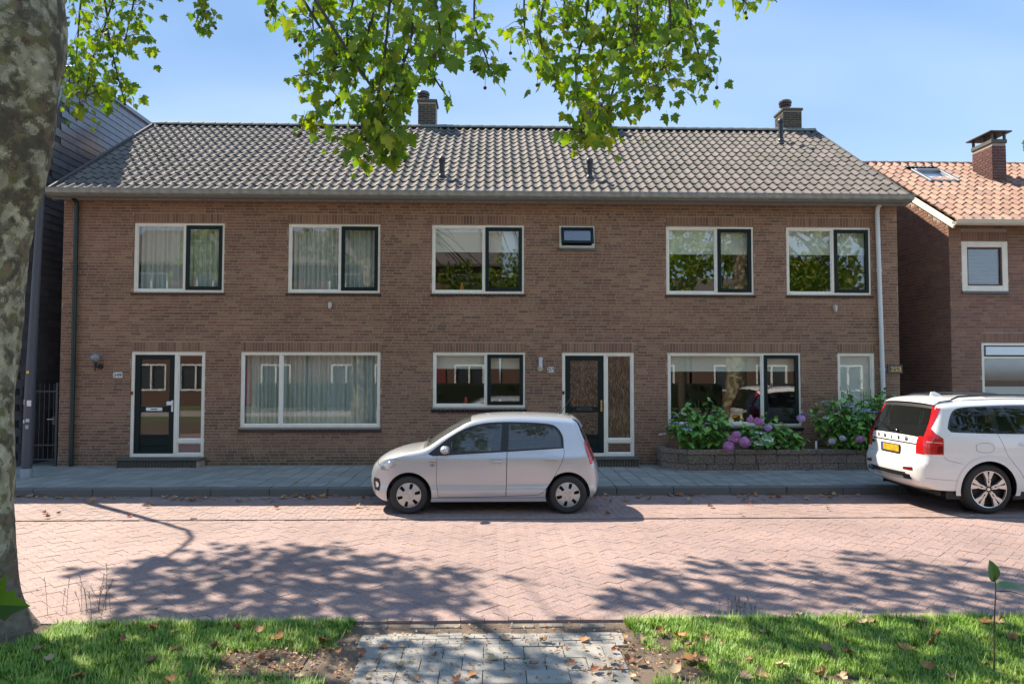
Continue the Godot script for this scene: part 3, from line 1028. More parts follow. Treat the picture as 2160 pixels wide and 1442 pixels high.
func door_unit(house: Node3D, x0: float, xm: float, x1: float, style: int) -> void:
	var y0 := 0.329; var y1 := 2.559
	var d := group_of(house, "door")
	var b := MB.new()
	bars(b, x0 + 0.004, x1 - 0.004, y0, y1 - 0.004, 0.068, -0.12, -0.02)
	b.cbox(Vector3(xm - 0.035, y0 + 0.068, -0.115), Vector3(xm + 0.04, y1 - 0.068, -0.022), 0.006)
	var pb := 0.62
	b.cbox(Vector3(xm + 0.04, pb, -0.11), Vector3(x1 - 0.068, pb + 0.08, -0.024), 0.006)
	part(d, "frame", b.done(mats.cream))
	var s0 := xm + 0.04; var s1 := x1 - 0.068
	b = MB.new()
	bars(b, s0 - 0.001, s1 + 0.001, pb + 0.079, y1 - 0.067, 0.02, -0.075, -0.045, 0.003)
	bars(b, s0 - 0.001, s1 + 0.001, y0 + 0.067, pb + 0.001, 0.02, -0.075, -0.045, 0.003)
	part(d, "glazing_bead", b.done(mats.white_paint))
	# leaf
	var l0 := x0 + 0.07; var l1 := xm - 0.037; var lt := y1 - 0.07; var lb := y0 + 0.03
	b = MB.new()
	b.cbox(Vector3(l0, lb, -0.10), Vector3(l0 + 0.115, lt, -0.045), 0.006); b.cbox(Vector3(l1 - 0.115, lb, -0.10), Vector3(l1, lt, -0.045), 0.006)
	b.cbox(Vector3(l0 + 0.115, lt - 0.1, -0.10), Vector3(l1 - 0.115, lt, -0.047), 0.006)
	b.cbox(Vector3(l0 + 0.115, 1.27, -0.10), Vector3(l1 - 0.115, 1.39, -0.047), 0.006)
	b.cbox(Vector3(l0 + 0.115, lb, -0.10), Vector3(l1 - 0.115, lb + 0.09, -0.047), 0.006)
	b.cbox(Vector3(l0 + 0.115, 0.74, -0.10), Vector3(l1 - 0.115, 0.8, -0.047), 0.006)
	b.box(Vector3(l0 + 0.115, lb + 0.09, -0.09), Vector3(l1 - 0.115, 0.74, -0.07))
	b.cbox(Vector3(l0 + 0.115, 0.56, -0.08), Vector3(l1 - 0.115, 0.58, -0.05), 0.004)
	part(d, "leaf", b.done(mats.dark_green))
	var ym := 0.02
	var gm: Material = mats.glass
	if style == 1:
		var im := Image.create(128, 512, false, Image.FORMAT_RGB8)
		var f := FastNoiseLite.new()
		f.seed = 77; f.frequency = 1.0; f.fractal_octaves = 4
		var hm := Image.create(128, 512, false, Image.FORMAT_RGB8)
		for j in 512:
			for i in 128:
				var n := f.get_noise_2d(i * 0.11 + 1.5 * f.get_noise_2d(i * 0.02, j * 0.01), j * 0.012)
				var k := clampf(0.5 + n * 0.9, 0.0, 1.0)
				im.set_pixel(i, j, Color(0.27, 0.18, 0.115).lerp(Color(0.52, 0.40, 0.29), k * k))
				hm.set_pixel(i, j, Color(k, k, k))
		gm = mat("bark_glass", Color.WHITE, 0.16, {"tex": ImageTexture.create_from_image(im), "bump": ImageTexture.create_from_image(hm), "relief": 1.0, "coat": 0.6})
	part(d, "door_pane", pane_mesh(l0 + 0.11, l1 - 0.11, 1.39 - ym, lt - 0.08, -0.07, gm)); part(d, "door_pane", pane_mesh(l0 + 0.11, l1 - 0.11, 0.79, 1.28, -0.07, gm))
	part(d, "side_pane", pane_mesh(s0 + 0.012, s1 - 0.012, pb + 0.09, y1 - 0.08, -0.066, gm))
	part(d, "side_panel", pane_mesh(s0 + 0.012, s1 - 0.012, y0 + 0.08, pb - 0.01, -0.066, mat("panel_pink", L(0.26, 0.15, 0.125), 0.4) if style == 0 else gm))
	# letter slot, handle
	b = MB.new()
	b.cbox(Vector3((l0 + l1) / 2 - 0.17, 1.3, -0.047), Vector3((l0 + l1) / 2 + 0.17, 1.37, -0.035), 0.004)
	var ls := part(d, "letter_slot", b.done(mats.plate_white if style == 0 else mats.slate))
	b = MB.new()
	b.box(Vector3((l0 + l1) / 2 - 0.07, 1.325, -0.035), Vector3((l0 + l1) / 2 + 0.07, 1.345, -0.033))
	part(d, "slot", b.done(mats.ink))
	b = MB.new()
	if style == 0:
		b.cbox(Vector3(l1 - 0.06, 1.28, -0.045), Vector3(l1 - 0.02, 1.52, -0.03), 0.004)
		b.cbox(Vector3(l1 - 0.14, 1.42, -0.03), Vector3(l1 - 0.02, 1.5, 0.02), 0.008)
	else:
		b.cbox(Vector3(l1 - 0.065, 1.28, -0.045), Vector3(l1 - 0.03, 1.53, -0.034), 0.004)
		for y in [1.3, 1.36, 1.41, 1.46, 1.51]: b.ball(Vector3(l1 - 0.047, y, -0.02), Vector3(0.016, 0.024, 0.02))
	part(d, "handle", b.done(mats.plate_white if style == 0 else mats.brass))
	b = MB.new()
	b.cbox(Vector3(x0 - 0.12, 0.29, -0.05), Vector3(x1 + 0.06, 0.327, 0.34), 0.008)
	part(d, "step_slab", b.done(mats.bluestone))
	b = MB.new()
	b.box(Vector3(x0 - 0.09, 0.1, -0.01), Vector3(x1 + 0.03, 0.29, 0.30))
	part(d, "step_core", b.done(mats.mortar))
	for i in int((x1 - x0 + 0.12) / 0.0625):
		b = MB.new()
		b.col = Color(0.12, 0.09, 0.065) if i % 3 else Color(0.1, 0.085, 0.055)
		b.box(Vector3(0, 0.1, 0.29), Vector3(0.052, 0.285, 0.31), false)
		part(d, "step_brick", b.done(mats.brick), Vector3(x0 - 0.085 + i * 0.0625, 0, 0))


func house_details(house: Node3D) -> void:
	# number plates
	for e in [[-8.30, 2.06, 0.185, 0.115, "249"], [0.884, 2.184, 0.135, 0.115, "251"]]:
		var n := group_of(house, "house_number", Vector3(e[0], e[1], 0.004))
		var b := MB.new()
		b.cbox(Vector3(-e[2] / 2, -e[3] / 2, -0.004), Vector3(e[2] / 2, e[3] / 2, 0.006), 0.003)
		part(n, "plate", b.done(mats.plate_white))
		var t := part(n, "numerals", lettering(e[4], 0.075 if e[4] == "249" else 0.085, 0.002, mats.ink), Vector3(0, 0, 0.0075))
		if e[4] == "251": t.scale.x = 0.72
	var n3 := group_of(house, "house_number", Vector3(8.392, 2.205, 0.004))
	var b3 := MB.new()
	b3.cbox(Vector3(-0.165, -0.095, -0.004), Vector3(0.165, 0.095, 0.02), 0.004)
	part(n3, "plate", b3.done(mat("dark_board", L(0.085, 0.075, 0.06), 0.5)))
	part(n3, "numerals", lettering("253", 0.1, 0.004, mat("gilt", L(0.8, 0.5, 0.14), 0.35, {"metal": 0.4}), true, true), Vector3(0.02, 0, 0.0225))
	# globe lamp beside the first door
	var l := group_of(house, "wall_lamp", Vector3(-8.69, 2.3, 0.0))
	var k := MB.new()
	k.tube([Vector3(0.03, -0.06, 0.0), Vector3(0.03, -0.06, 0.05)], [0.055, 0.05], 12)
	k.tube([Vector3(0.03, -0.06, 0.04), Vector3(0.0, -0.08, 0.12), Vector3(-0.01, 0.02, 0.14)], [0.014, 0.014, 0.03], 8)
	k.tube([Vector3(-0.02, -0.16, 0.13), Vector3(-0.02, 0.0, 0.14)], [0.012, 0.012], 6)
	part(l, "bracket", k.done(mats.black_plastic))
	k = MB.new()
	k.ball(Vector3(-0.01, 0.12, 0.14), Vector3(0.105, 0.1, 0.105), 18, 12)
	part(l, "globe", k.done(mat("bubble_glass", Color.WHITE, 0.12, {"tex": noise_tex("bubbles", 0.09, 0.03, 1.0, 2, 256, FastNoiseLite.TYPE_CELLULAR, 4), "scale": 2.2, "coat": 1.0})))
	# steel lamp beside the second door
	l = group_of(house, "wall_lamp", Vector3(0.66, 2.33, 0.0))
	k = MB.new()
	k.tube([Vector3(0, -0.12, 0.0), Vector3(0, -0.12, 0.03)], [0.06, 0.06], 14)
	k.tube([Vector3(0, -0.1, 0.02), Vector3(0, -0.1, 0.1)], [0.012, 0.012], 8)
	part(l, "bracket", k.done(mats.steel))
	k = MB.new()
	k.tube([Vector3(0, -0.1, 0.1), Vector3(0, 0.12, 0.1)], [0.042, 0.042], 14)
	part(l, "shade", k.done(mat("frosted", L(0.6, 0.58, 0.55), 0.3)))
	# small lanterns under the upper windows
	for p in [Vector3(-3.84, 3.56, 0), Vector3(7.08, 3.54, 0)]:
		l = group_of(house, "wall_lamp", p)
		k = MB.new()
		k.cbox(Vector3(-0.03, -0.03, 0), Vector3(0.03, 0.07, 0.02), 0.004)
		k.tube([Vector3(0, 0.05, 0.01), Vector3(0, 0.06, 0.07)], [0.01, 0.01], 6)
		k.lathe([Vector2(0.0, 0.09), Vector2(0.05, 0.05), Vector2(0.05, 0.04), Vector2(0.0, 0.04)], 6)
		part(l, "bracket", k.done(mats.steel))
		k = MB.new()
		k.xf = Transform3D(Basis(), Vector3(0, -0.06, 0.075))
		k.lathe([Vector2(0.0, -0.02), Vector2(0.028, -0.02), Vector2(0.045, 0.1), Vector2(0.0, 0.1)], 6)
		part(l, "lantern", k.done(mats.frosted))
	for e in [[-8.004, 1.675, L(0.25, 0.02, 0.015)], [1.16, 1.69, L(0.02, 0.02, 0.02)]]:
		k = MB.new()
		k.cbox(Vector3(-0.022, -0.035, 0), Vector3(0.022, 0.035, 0.018), 0.004)
		part(house, "doorbell", k.done(mat("bell%.0f" % e[0], e[2], 0.4)), Vector3(e[0], e[1], -0.02))


# ---- neighbours, street things, planter ------------------------------------

func make_neighbour() -> void:
	var h := thing("neighbour_house", "red brick house with orange clay roof and cream gutter behind the white car", "house")
	var x0 := 9.66; var x1 := 15.5
	var holes := [[9.93, 10.97, 3.915, 5.02], [10.33, 13.6, 0.9, 2.79]]
	var b := MB.new()
	wall_slab(b, x0 + 0.012, x1, 0.0, 5.45, -0.26, -0.006, holes)
	b.box(Vector3(x0 + 0.009, 0, -7.0), Vector3(x0 + 0.25, 5.45, -0.262)); b.box(Vector3(x0 + 0.25, 0, -7.0), Vector3(x1, 5.45, -6.75)); b.box(Vector3(x1 - 0.25, 0, -6.75), Vector3(x1, 5.45, -0.262))
	for e in [x0 + 0.009, x1 - 0.25]:
		var f: float = e + 0.24
		b.tri(Vector3(e, 5.45, -7.0), Vector3(e, 5.45, 0), Vector3(e, 7.6, -3.5)); b.tri(Vector3(f, 5.45, 0), Vector3(f, 5.45, -7.0), Vector3(f, 7.6, -3.5))
	var wall := part(h, "wall", b.done(mat("mortar_grey", L(0.48, 0.40, 0.34), 0.95, {"tex": tex.grain, "scale": 1.5})))
	var red := [Color(0.360, 0.178, 0.115), Color(0.400, 0.205, 0.129), Color(0.310, 0.151, 0.106), Color(0.370, 0.194, 0.133), Color(0.420, 0.221, 0.143), Color(0.330, 0.178, 0.129)]
	var hs := []
	for e in holes: hs.append([e[0] - x0, e[1] - x0, e[2], e[3], 0.21])
	brick_face(wall, Transform3D(Basis(), Vector3(x0, 0, 0)), 4.6, 0.15, 5.4, hs, {"tones": red, "material": mats.brick, "seed": 61, "parts": 300, "course": 0.0735, "length": 0.215, "joint": 0.012})
	brick_face(wall, Transform3D(Basis(Vector3.UP, -PI / 2), Vector3(x0, 0, -7.0)), 7.0, 0.15, 7.5, [], {"tones": red, "material": mats.brick, "seed": 62, "parts": 150, "course": 0.0735, "length": 0.215, "joint": 0.012, "top": func(u): return 5.42 + (minf(u, 7.0 - u)) * 0.6})
	# windows
	var w := group_of(h, "window")
	var k := MB.new()
	bars(k, 9.934, 10.966, 3.915, 5.016, 0.125, -0.1, 0.006)
	part(w, "frame", k.done(mats.cream))
	k = MB.new()
	bars(k, 10.05, 10.85, 4.03, 4.90, 0.045, -0.09, -0.015, 0.006)
	part(w, "sash", k.done(mat("oxblood", L(0.06, 0.012, 0.014), 0.35)))
	part(w, "pane", pane_mesh(10.09, 10.81, 4.07, 4.86, -0.04, mats.glass))
	k = MB.new()
	k.box(Vector3(9.92, 3.87, -0.05), Vector3(10.99, 3.912, 0.04))
	part(w, "sill", k.done(mats.glazed_tile))
	var g := group_of(h, "window")
	k = MB.new()
	bars(k, 10.335, 13.6, 0.9, 2.786, 0.06, -0.1, -0.01)
	k.cbox(Vector3(10.39, 2.44, -0.095), Vector3(13.55, 2.49, -0.012), 0.005)
	part(g, "frame", k.done(mats.cream))
	part(g, "pane", pane_mesh(10.38, 13.55, 0.95, 2.45, -0.05, mats.glass))
	k = MB.new()
	k.box(Vector3(10.42, 2.52, -0.06), Vector3(13.5, 2.70, 0.02))
	part(g, "vent_box", k.done(mat("alu", L(0.6, 0.66, 0.7), 0.35, {"metal": 0.4})))
	part(g, "frosted_pane", pane_mesh(10.39, 13.54, 0.95, 1.83, -0.075, mat("frosted_film", L(0.42, 0.5, 0.48), 0.35)))
	k = MB.new()
	k.box(Vector3(x0 + 0.25, 2.9, -6.7), Vector3(x1 - 0.25, 3.1, -0.27)); k.box(Vector3(x0 + 0.25, 0.1, -6.7), Vector3(x1 - 0.25, 0.3, -0.27)); k.box(Vector3(x0 + 0.25, 0.3, -3.6), Vector3(x1 - 0.25, 5.4, -3.5))
	k.box(Vector3(x0 + 0.25, 5.4, -6.7), Vector3(x1 - 0.25, 5.44, -0.27))
	part(h, "inner_walls", k.done(mats.plaster))
	k = MB.new()
	for i in 26: k.box(Vector3(10.08, 4.07 + i * 0.03, -0.14), Vector3(10.82, 4.072 + i * 0.03, -0.118))
	one("slat_blind", k.done(mat("slat_grey", L(0.3, 0.31, 0.31), 0.5)), "thin white slat blind behind the small square window of the red brick house", "blind")
	# roof
	var roof := group_of(h, "roof")
	k = MB.new()
	k.quad(Vector3(x0 - 0.06, 5.33, 0.3), Vector3(x1, 5.33, 0.3), Vector3(x1, 7.68, -3.5), Vector3(x0 - 0.06, 7.68, -3.5))
	k.quad(Vector3(x1, 5.3, -7.3), Vector3(x0 - 0.06, 5.3, -7.3), Vector3(x0 - 0.06, 7.68, -3.5), Vector3(x1, 7.68, -3.5))
	part(roof, "deck", k.done(mats.black_plastic))
	mat("clay_tile", Color.WHITE, 0.75, {"vc": true, "tex": noise_tex("tile_spot", 0.06, 0.5, 1.0), "scale": 1.3, "bump": tex.fine, "relief": 0.25})
	var clay := [Color(0.46, 0.26, 0.175), Color(0.50, 0.295, 0.20), Color(0.42, 0.23, 0.16), Color(0.52, 0.32, 0.225), Color(0.38, 0.215, 0.16), Color(0.48, 0.275, 0.19)]
	tiled_slope(roof, x0 - 0.07, 27, 0.216, Vector2(0.33, 5.42), Vector2(-3.47, 7.76), 13, clay, mats.clay_tile, 0.034, 300, 71, [[10.5, 11.33, 0.72, 0.96]])
	var rm := half_round(mats.clay_tile, 0.105, 0.34, Color(0.36, 0.17, 0.11))
	for i in 18: part(roof, "ridge_tile", rm, Vector3(x0 - 0.06 + i * 0.32, 7.71, -3.5))
	k = MB.new()
	for i in 13: pass
	k.xf = Transform3D(Basis(Vector3.RIGHT, Vector3(0, 3.8, 2.34).normalized(), Vector3(0, -2.34, 3.8).normalized()), Vector3(x0, 7.76, -3.47))
	k.cbox(Vector3(-0.06, -0.19, 0.0), Vector3(-0.02, -0.06, 4.46), 0.006)
	part(roof, "verge_board", k.done(mats.cream))
	# skylight lying in the slope
	var sk := group_of(h, "skylight", Vector3(10.92, 7.08, -2.46))
	sk.transform.basis = Basis(Vector3.RIGHT, Vector3(0, 3.8, 2.34).normalized(), Vector3(0, -2.34, 3.8).normalized())
	k = MB.new()
	k.cbox(Vector3(-0.40, -0.05, -0.5), Vector3(-0.31, 0.11, 0.5), 0.01); k.cbox(Vector3(0.31, -0.05, -0.5), Vector3(0.40, 0.11, 0.5), 0.01)
	k.cbox(Vector3(-0.31, -0.05, -0.5), Vector3(0.31, 0.12, -0.38), 0.01); k.cbox(Vector3(-0.31, -0.05, 0.4), Vector3(0.31, 0.1, 0.5), 0.01)
	part(sk, "frame", k.done(mat("grey_alu", L(0.22, 0.23, 0.24), 0.4, {"metal": 0.5})))
	k = MB.new()
	k.quad(Vector3(-0.31, 0.07, 0.4), Vector3(0.31, 0.07, 0.4), Vector3(0.31, 0.07, -0.38), Vector3(-0.31, 0.07, -0.38))
	part(sk, "pane", k.done(mats.glass))
	k = MB.new()
	k.quad(Vector3(-0.31, 0.0, 0.4), Vector3(0.31, 0.0, 0.4), Vector3(0.31, 0.0, -0.38), Vector3(-0.31, 0.0, -0.38))
	part(sk, "blind", k.done(mats.plate_white))
	# chimney
	var c := group_of(h, "chimney")
	var cx0 := 12.1; var cx1 := 12.46; var cz0 := -2.75; var cz1 := -2.0
	k = MB.new()
	k.box(Vector3(cx0 + 0.008, 6.5, cz0), Vector3(cx1 - 0.008, 7.86, cz1 - 0.008))
	part(c, "core", k.done(mats.mortar_grey))
	var o := {"tones": [Color(0.17, 0.07, 0.062), Color(0.2, 0.085, 0.07), Color(0.15, 0.065, 0.06)], "material": mats.brick, "seed": 64, "bond": "half", "course": 0.072, "length": 0.2, "parts": 90}
	brick_face(c, Transform3D(Basis(), Vector3(cx0, 6.5, cz1)), cx1 - cx0, 0, 1.36, [], o)
	brick_face(c, Transform3D(Basis(Vector3.UP, -PI / 2), Vector3(cx0, 6.5, cz0)), cz1 - cz0, 0, 1.36, [], o)
	k = MB.new()
	k.cbox(Vector3(cx0 - 0.02, 7.86, cz0 - 0.02), Vector3(cx1 + 0.02, 7.96, cz1 + 0.02), 0.01)
	part(c, "collar", k.done(mats.chimney_cap))
	k = MB.new()
	for x in [cx0, cx1 - 0.05]:
		for z in [cz0, (cz0 + cz1) / 2, cz1 - 0.05]: k.box(Vector3(x, 7.96, z), Vector3(x + 0.05, 8.12, z + 0.05))
	part(c, "post", k.done(mats.chimney_cap))
	k = MB.new()
	k.cbox(Vector3(cx0 - 0.1, 8.12, cz0 - 0.1), Vector3(cx1 + 0.1, 8.155, cz1 + 0.1), 0.008)
	part(c, "cap_slab", k.done(mats.slate))
	# gutter
	var gt := group_of(h, "gutter")
	k = MB.new()
	k.xf = Transform3D(Basis(Vector3(0, 0, 1), -PI / 2), Vector3(x0 - 0.12, 5.40, 0.39))
	var f0 := k.v.size()
	for i in 9:
		var a := PI * i / 8.0
		for e in [0.0, x1 - x0 + 0.1]: k.vert(Vector3(sin(a) * 0.105, e, -cos(a) * 0.105), Vector3(sin(a), 0, -cos(a)))
	for i in 8:
		var q := f0 + i * 2
		k.face(q, q + 3, q + 2); k.face(q, q + 1, q + 3)
	k.xf = Transform3D()
	k.tube([Vector3(x0 - 0.12, 5.40, 0.495), Vector3(x1, 5.40, 0.495)], [0.014, 0.014], 6)
	part(gt, "trough", k.done(mat("cream_zinc", L(0.66, 0.6, 0.5), 0.5)))
	k = MB.new()
	for i in 8:
		var a := PI * i / 8.0; var e := PI * (i + 1) / 8.0
		k.quad(Vector3(0, -sin(a) * 0.11, -cos(a) * 0.11), Vector3(0.02, -sin(a) * 0.11, -cos(a) * 0.11), Vector3(0.02, -sin(e) * 0.11, -cos(e) * 0.11), Vector3(0, -sin(e) * 0.11, -cos(e) * 0.11))
	var bm := k.done(mats.cream_zinc)
	for i in 9: part(gt, "bracket", bm, Vector3(x0 + 0.2 + i * 0.62, 5.40, 0.39))


func make_clad_building() -> void:
	var h := thing("clad_building", "tall dark building clad in overlapping slate panels left of the terrace", "building")
	var x := -10.3; var top := 9.25
	var b := MB.new()
	var outline := [Vector2(0.35, 0.0), Vector2(0.35, 5.2), Vector2(-1.5, top - 0.03), Vector2(-12.0, top - 0.03), Vector2(-12.0, 0.0)]
	for i in outline.size():
		var a: Vector2 = outline[i]; var e: Vector2 = outline[(i + 1) % outline.size()]
		b.quad(Vector3(-17.0, a.y, a.x), Vector3(x - 0.02, a.y, a.x), Vector3(x - 0.02, e.y, e.x), Vector3(-17.0, e.y, e.x))
	for i in range(1, 4):
		b.tri(Vector3(x - 0.02, 0, 0.35), Vector3(x - 0.02, outline[i + 1].y, outline[i + 1].x), Vector3(x - 0.02, outline[i].y, outline[i].x))
	part(h, "core", b.done(mats.slate))
	var pm := mat("slate_panel", Color.WHITE, 0.24, {"vc": true, "spec": 0.7, "metal": 0.15, "tex": noise_tex("soft", 0.01, 0.9, 1.0), "scale": 0.8})
	var tones := [Color(0.155, 0.145, 0.155), Color(0.175, 0.163, 0.172), Color(0.135, 0.126, 0.135)]
	var ch := 0.168; var ln := 0.6
	var side := group_of(h, "cladding")
	var shared := []
	for t in tones:
		var k := MB.new()
		k.col = t
		k.quad(Vector3(0.022, 0, ln - 0.004), Vector3(0.022, 0, 0.004), Vector3(0.006, ch + 0.02, 0.004), Vector3(0.006, ch + 0.02, ln - 0.004))
		k.quad(Vector3(0.0, 0, ln - 0.004), Vector3(0.0, 0, 0.004), Vector3(0.022, 0, 0.004), Vector3(0.022, 0, ln - 0.004))
		shared.append(k.done(pm))
	var list := []
	var r := RandomNumberGenerator.new()
	r.seed = 81
	for row in int(top / ch):
		for i in 21:
			var z := 0.35 - (i + 1) * ln + (0.3 if row % 2 else 0.0)
			if z + ln > 0.37 - maxf(0.0, (row + 1) * ch + 0.1 - 5.2) * 0.46: continue
			var p := Vector3(x - 0.02, row * ch + 0.1, z)
			var q := pixel_of(p)
			list.append([0 if q.x > 0 and q.y > 100 and z > -9.0 else 1, row * 0.0 + q.z, p, r.randi() % 3])
	list.sort_custom(func(a, c): return a[0] * 1000.0 + a[1] < c[0] * 1000.0 + c[1])
	var where := []; var tint := []
	for i in list.size():
		if i < 300: part(side, "slate_panel", shared[list[i][3]], list[i][2])
		else:
			where.append(Transform3D(Basis(), list[i][2])); tint.append(Color.WHITE)
	multi(side, "upper_panels", shared[0], where, tint)
	var k := MB.new()
	k.cbox(Vector3(x - 0.3, top - 0.04, -12.0), Vector3(x + 0.04, top + 0.06, -1.45), 0.01)
	part(h, "roof_edge", k.done(mats.grey_alu))
	k = MB.new()
	k.tube([Vector3(x - 0.02, 0.1, 0.36), Vector3(x - 0.02, 5.2, 0.36), Vector3(x - 0.02, top + 0.03, -1.46)], [0.05, 0.05, 0.05], 4)
	part(h, "corner_trim", k.done(mats.grey_alu))


func make_street() -> void:
	# gate in the passage
	var g := thing("garden_gate", "narrow dark steel bar gate in the passage beside the terrace", "gate", Vector3(-10.26, 0.145, -0.05))
	var steel := mat("dark_steel", L(0.05, 0.05, 0.055), 0.45)
	for e in [[Vector3(0.02, 0.02, 0), Vector3(0.055, 1.75, 0.035)], [Vector3(0.665, 0.0, 0), Vector3(0.71, 1.75, 0.04)]]:
		var b := MB.new(); b.cbox(e[0], e[1], 0.004); part(g, "post", b.done(steel))
	for y in [0.12, 0.42, 1.55]:
		var b := MB.new(); b.cbox(Vector3(0.055, y, 0.005), Vector3(0.665, y + 0.03, 0.03), 0.004); part(g, "rail", b.done(steel))
	for i in 6:
		var b := MB.new(); b.tube([Vector3(0, 0.12, 0), Vector3(0, 1.72, 0)], [0.008, 0.008], 6); part(g, "bar", b.done(steel), Vector3(0.13 + i * 0.098, 0, 0.018))
	var b := MB.new()
	b.tube([Vector3(0.64, 0.98, 0.03), Vector3(0.64, 0.98, 0.07), Vector3(0.52, 0.98, 0.075)], [0.01, 0.01, 0.01], 8)
	part(g, "handle", b.done(mats.steel))
	b = MB.new()
	b.cbox(Vector3(0.6, 0.86, -0.005), Vector3(0.66, 1.04, 0.036), 0.006)
	part(g, "lock", b.done(steel))
	# street lamp
	var l := thing("street_lamp", "tall dark grey lamp post with small stickers behind the tree trunk", "street lamp", Vector3(-9.1, 0.14, 1.66))
	var paint := mat("lamp_paint", L(0.065, 0.07, 0.085), 0.45)
	b = MB.new()
	b.tube([Vector3(0, -0.02, 0), Vector3(0.0, 0.18, 0)], [0.1, 0.1], 18); part(l, "base", b.done(mats.lead))
	b = MB.new()
	b.tube([Vector3(0, 0.17, 0), Vector3(0.02, 1.6, 0), Vector3(0.09, 4.0, 0.0), Vector3(0.16, 6.0, 0.0), Vector3(0.19, 6.9, 0.05), Vector3(0.2, 7.25, 0.28), Vector3(0.2, 7.38, 0.7), Vector3(0.2, 7.42, 1.2)], [0.092, 0.088, 0.07, 0.05, 0.04, 0.034, 0.032, 0.03], 16)
	part(l, "post", b.done(paint))
	b = MB.new()
	b.ball(Vector3(0.2, 7.4, 1.52), Vector3(0.15, 0.07, 0.4), 14, 8)
	part(l, "lamp_head", b.done(paint))
	for e in [[1.98, 0.0, L(0.8, 0.5, 0.03), 0.05, 0.045], [1.40, 0.5, L(0.7, 0.68, 0.66), 0.07, 0.11], [1.36, 0.5, L(0.5, 0.03, 0.03), 0.06, 0.03], [1.42, -0.6, L(0.6, 0.45, 0.42), 0.03, 0.1], [1.08, 0.35, L(0.5, 0.5, 0.5), 0.06, 0.06], [1.06, -0.5, L(0.55, 0.54, 0.5), 0.05, 0.06], [0.96, 0.3, L(0.35, 0.36, 0.36), 0.05, 0.07]]:
		b = MB.new()
		var rr := 0.0905 if e[0] < 1.7 else 0.0875
		for i in 4:
			var a0: float = e[1] - e[3] / 0.18 + e[3] / 0.36 * i; var a1: float = a0 + e[3] / 0.36
			b.quad(Vector3(sin(a0) * rr, -e[4] / 2, cos(a0) * rr), Vector3(sin(a1) * rr, -e[4] / 2, cos(a1) * rr), Vector3(sin(a1) * rr, e[4] / 2, cos(a1) * rr), Vector3(sin(a0) * rr, e[4] / 2, cos(a0) * rr))
		part(l, "sticker", b.done(mat("sticker%.2f%.2f" % [e[0], e[1]], e[2], 0.5)), Vector3(0.02 * e[0] / 1.6, e[0], 0))
	# stone planter
	var p := thing("stone_planter", "low mossy brown stone planter wall along the house front", "planter")
	var stone := mat("planter_stone", Color.WHITE, 0.95, {"vc": true, "tex": noise_tex("stone_spot", 0.03, 0.4, 1.0, 6, 512, FastNoiseLite.TYPE_SIMPLEX_SMOOTH, 91), "scale": 1.4, "bump": noise_tex("stone_bump", 0.05, 0.0, 1.0, 5), "relief": 1.0})
	var route := [Vector2(3.16, 0.02), Vector2(3.16, 0.42), Vector2(3.6, 0.88), Vector2(8.15, 0.84), Vector2(8.15, 0.02)]
	var tones := [Color(0.47, 0.345, 0.275), Color(0.40, 0.32, 0.235), Color(0.52, 0.385, 0.30), Color(0.36, 0.31, 0.215)]
	var r := RandomNumberGenerator.new()
	r.seed = 95
	for s in route.size() - 1:
		var a: Vector2 = route[s]; var e: Vector2 = route[s + 1]
		var d := (e - a).normalized(); var n := Vector2(d.y, -d.x) * -1.0
		var ln := a.distance_to(e)
		for c in 3:
			var y0: float = [0.13, 0.275, 0.465][c]; var y1: float = [0.272, 0.462, 0.56][c]
			var t := 0.0
			while t < ln - 0.01:
				var w := minf(r.randf_range(0.38, 0.6) if c < 2 else r.randf_range(0.7, 1.0), ln - t)
				if ln - t - w < 0.15: w = ln - t
				b = MB.new()
				b.col = tones[r.randi() % 4]
				var off := r.randf_range(-0.006, 0.006) + (0.02 if c == 2 else 0.0)
				b.xf = Transform3D(Basis(Vector3(d.x, 0, d.y), Vector3.UP, Vector3(-d.y, 0, d.x)), Vector3(a.x, 0, a.y))
				b.cbox(Vector3(t + 0.004, y0, -0.2), Vector3(t + w - 0.004, y1, off), 0.012)
				part(p, "coping" if c == 2 else "stone", b.done(stone))
				t += w
	b = MB.new()
	b.prism(PackedVector2Array([Vector2(3.2, 0.04), Vector2(3.2, 0.38), Vector2(3.64, 0.8), Vector2(8.1, 0.78), Vector2(8.1, 0.04)]), 0.14, 0.49)
	part(p, "soil", b.done(mats.soil))
	b = MB.new()
	b.cbox(Vector3(6.3, 0.5, 0.7), Vector3(6.34, 0.72, 0.715), 0.003)
	one("plant_label", b.done(mats.plate_white), "small white plastic stake standing in the planter soil", "plant label")


# ---- what the windows mirror: the far side of the street -------------------

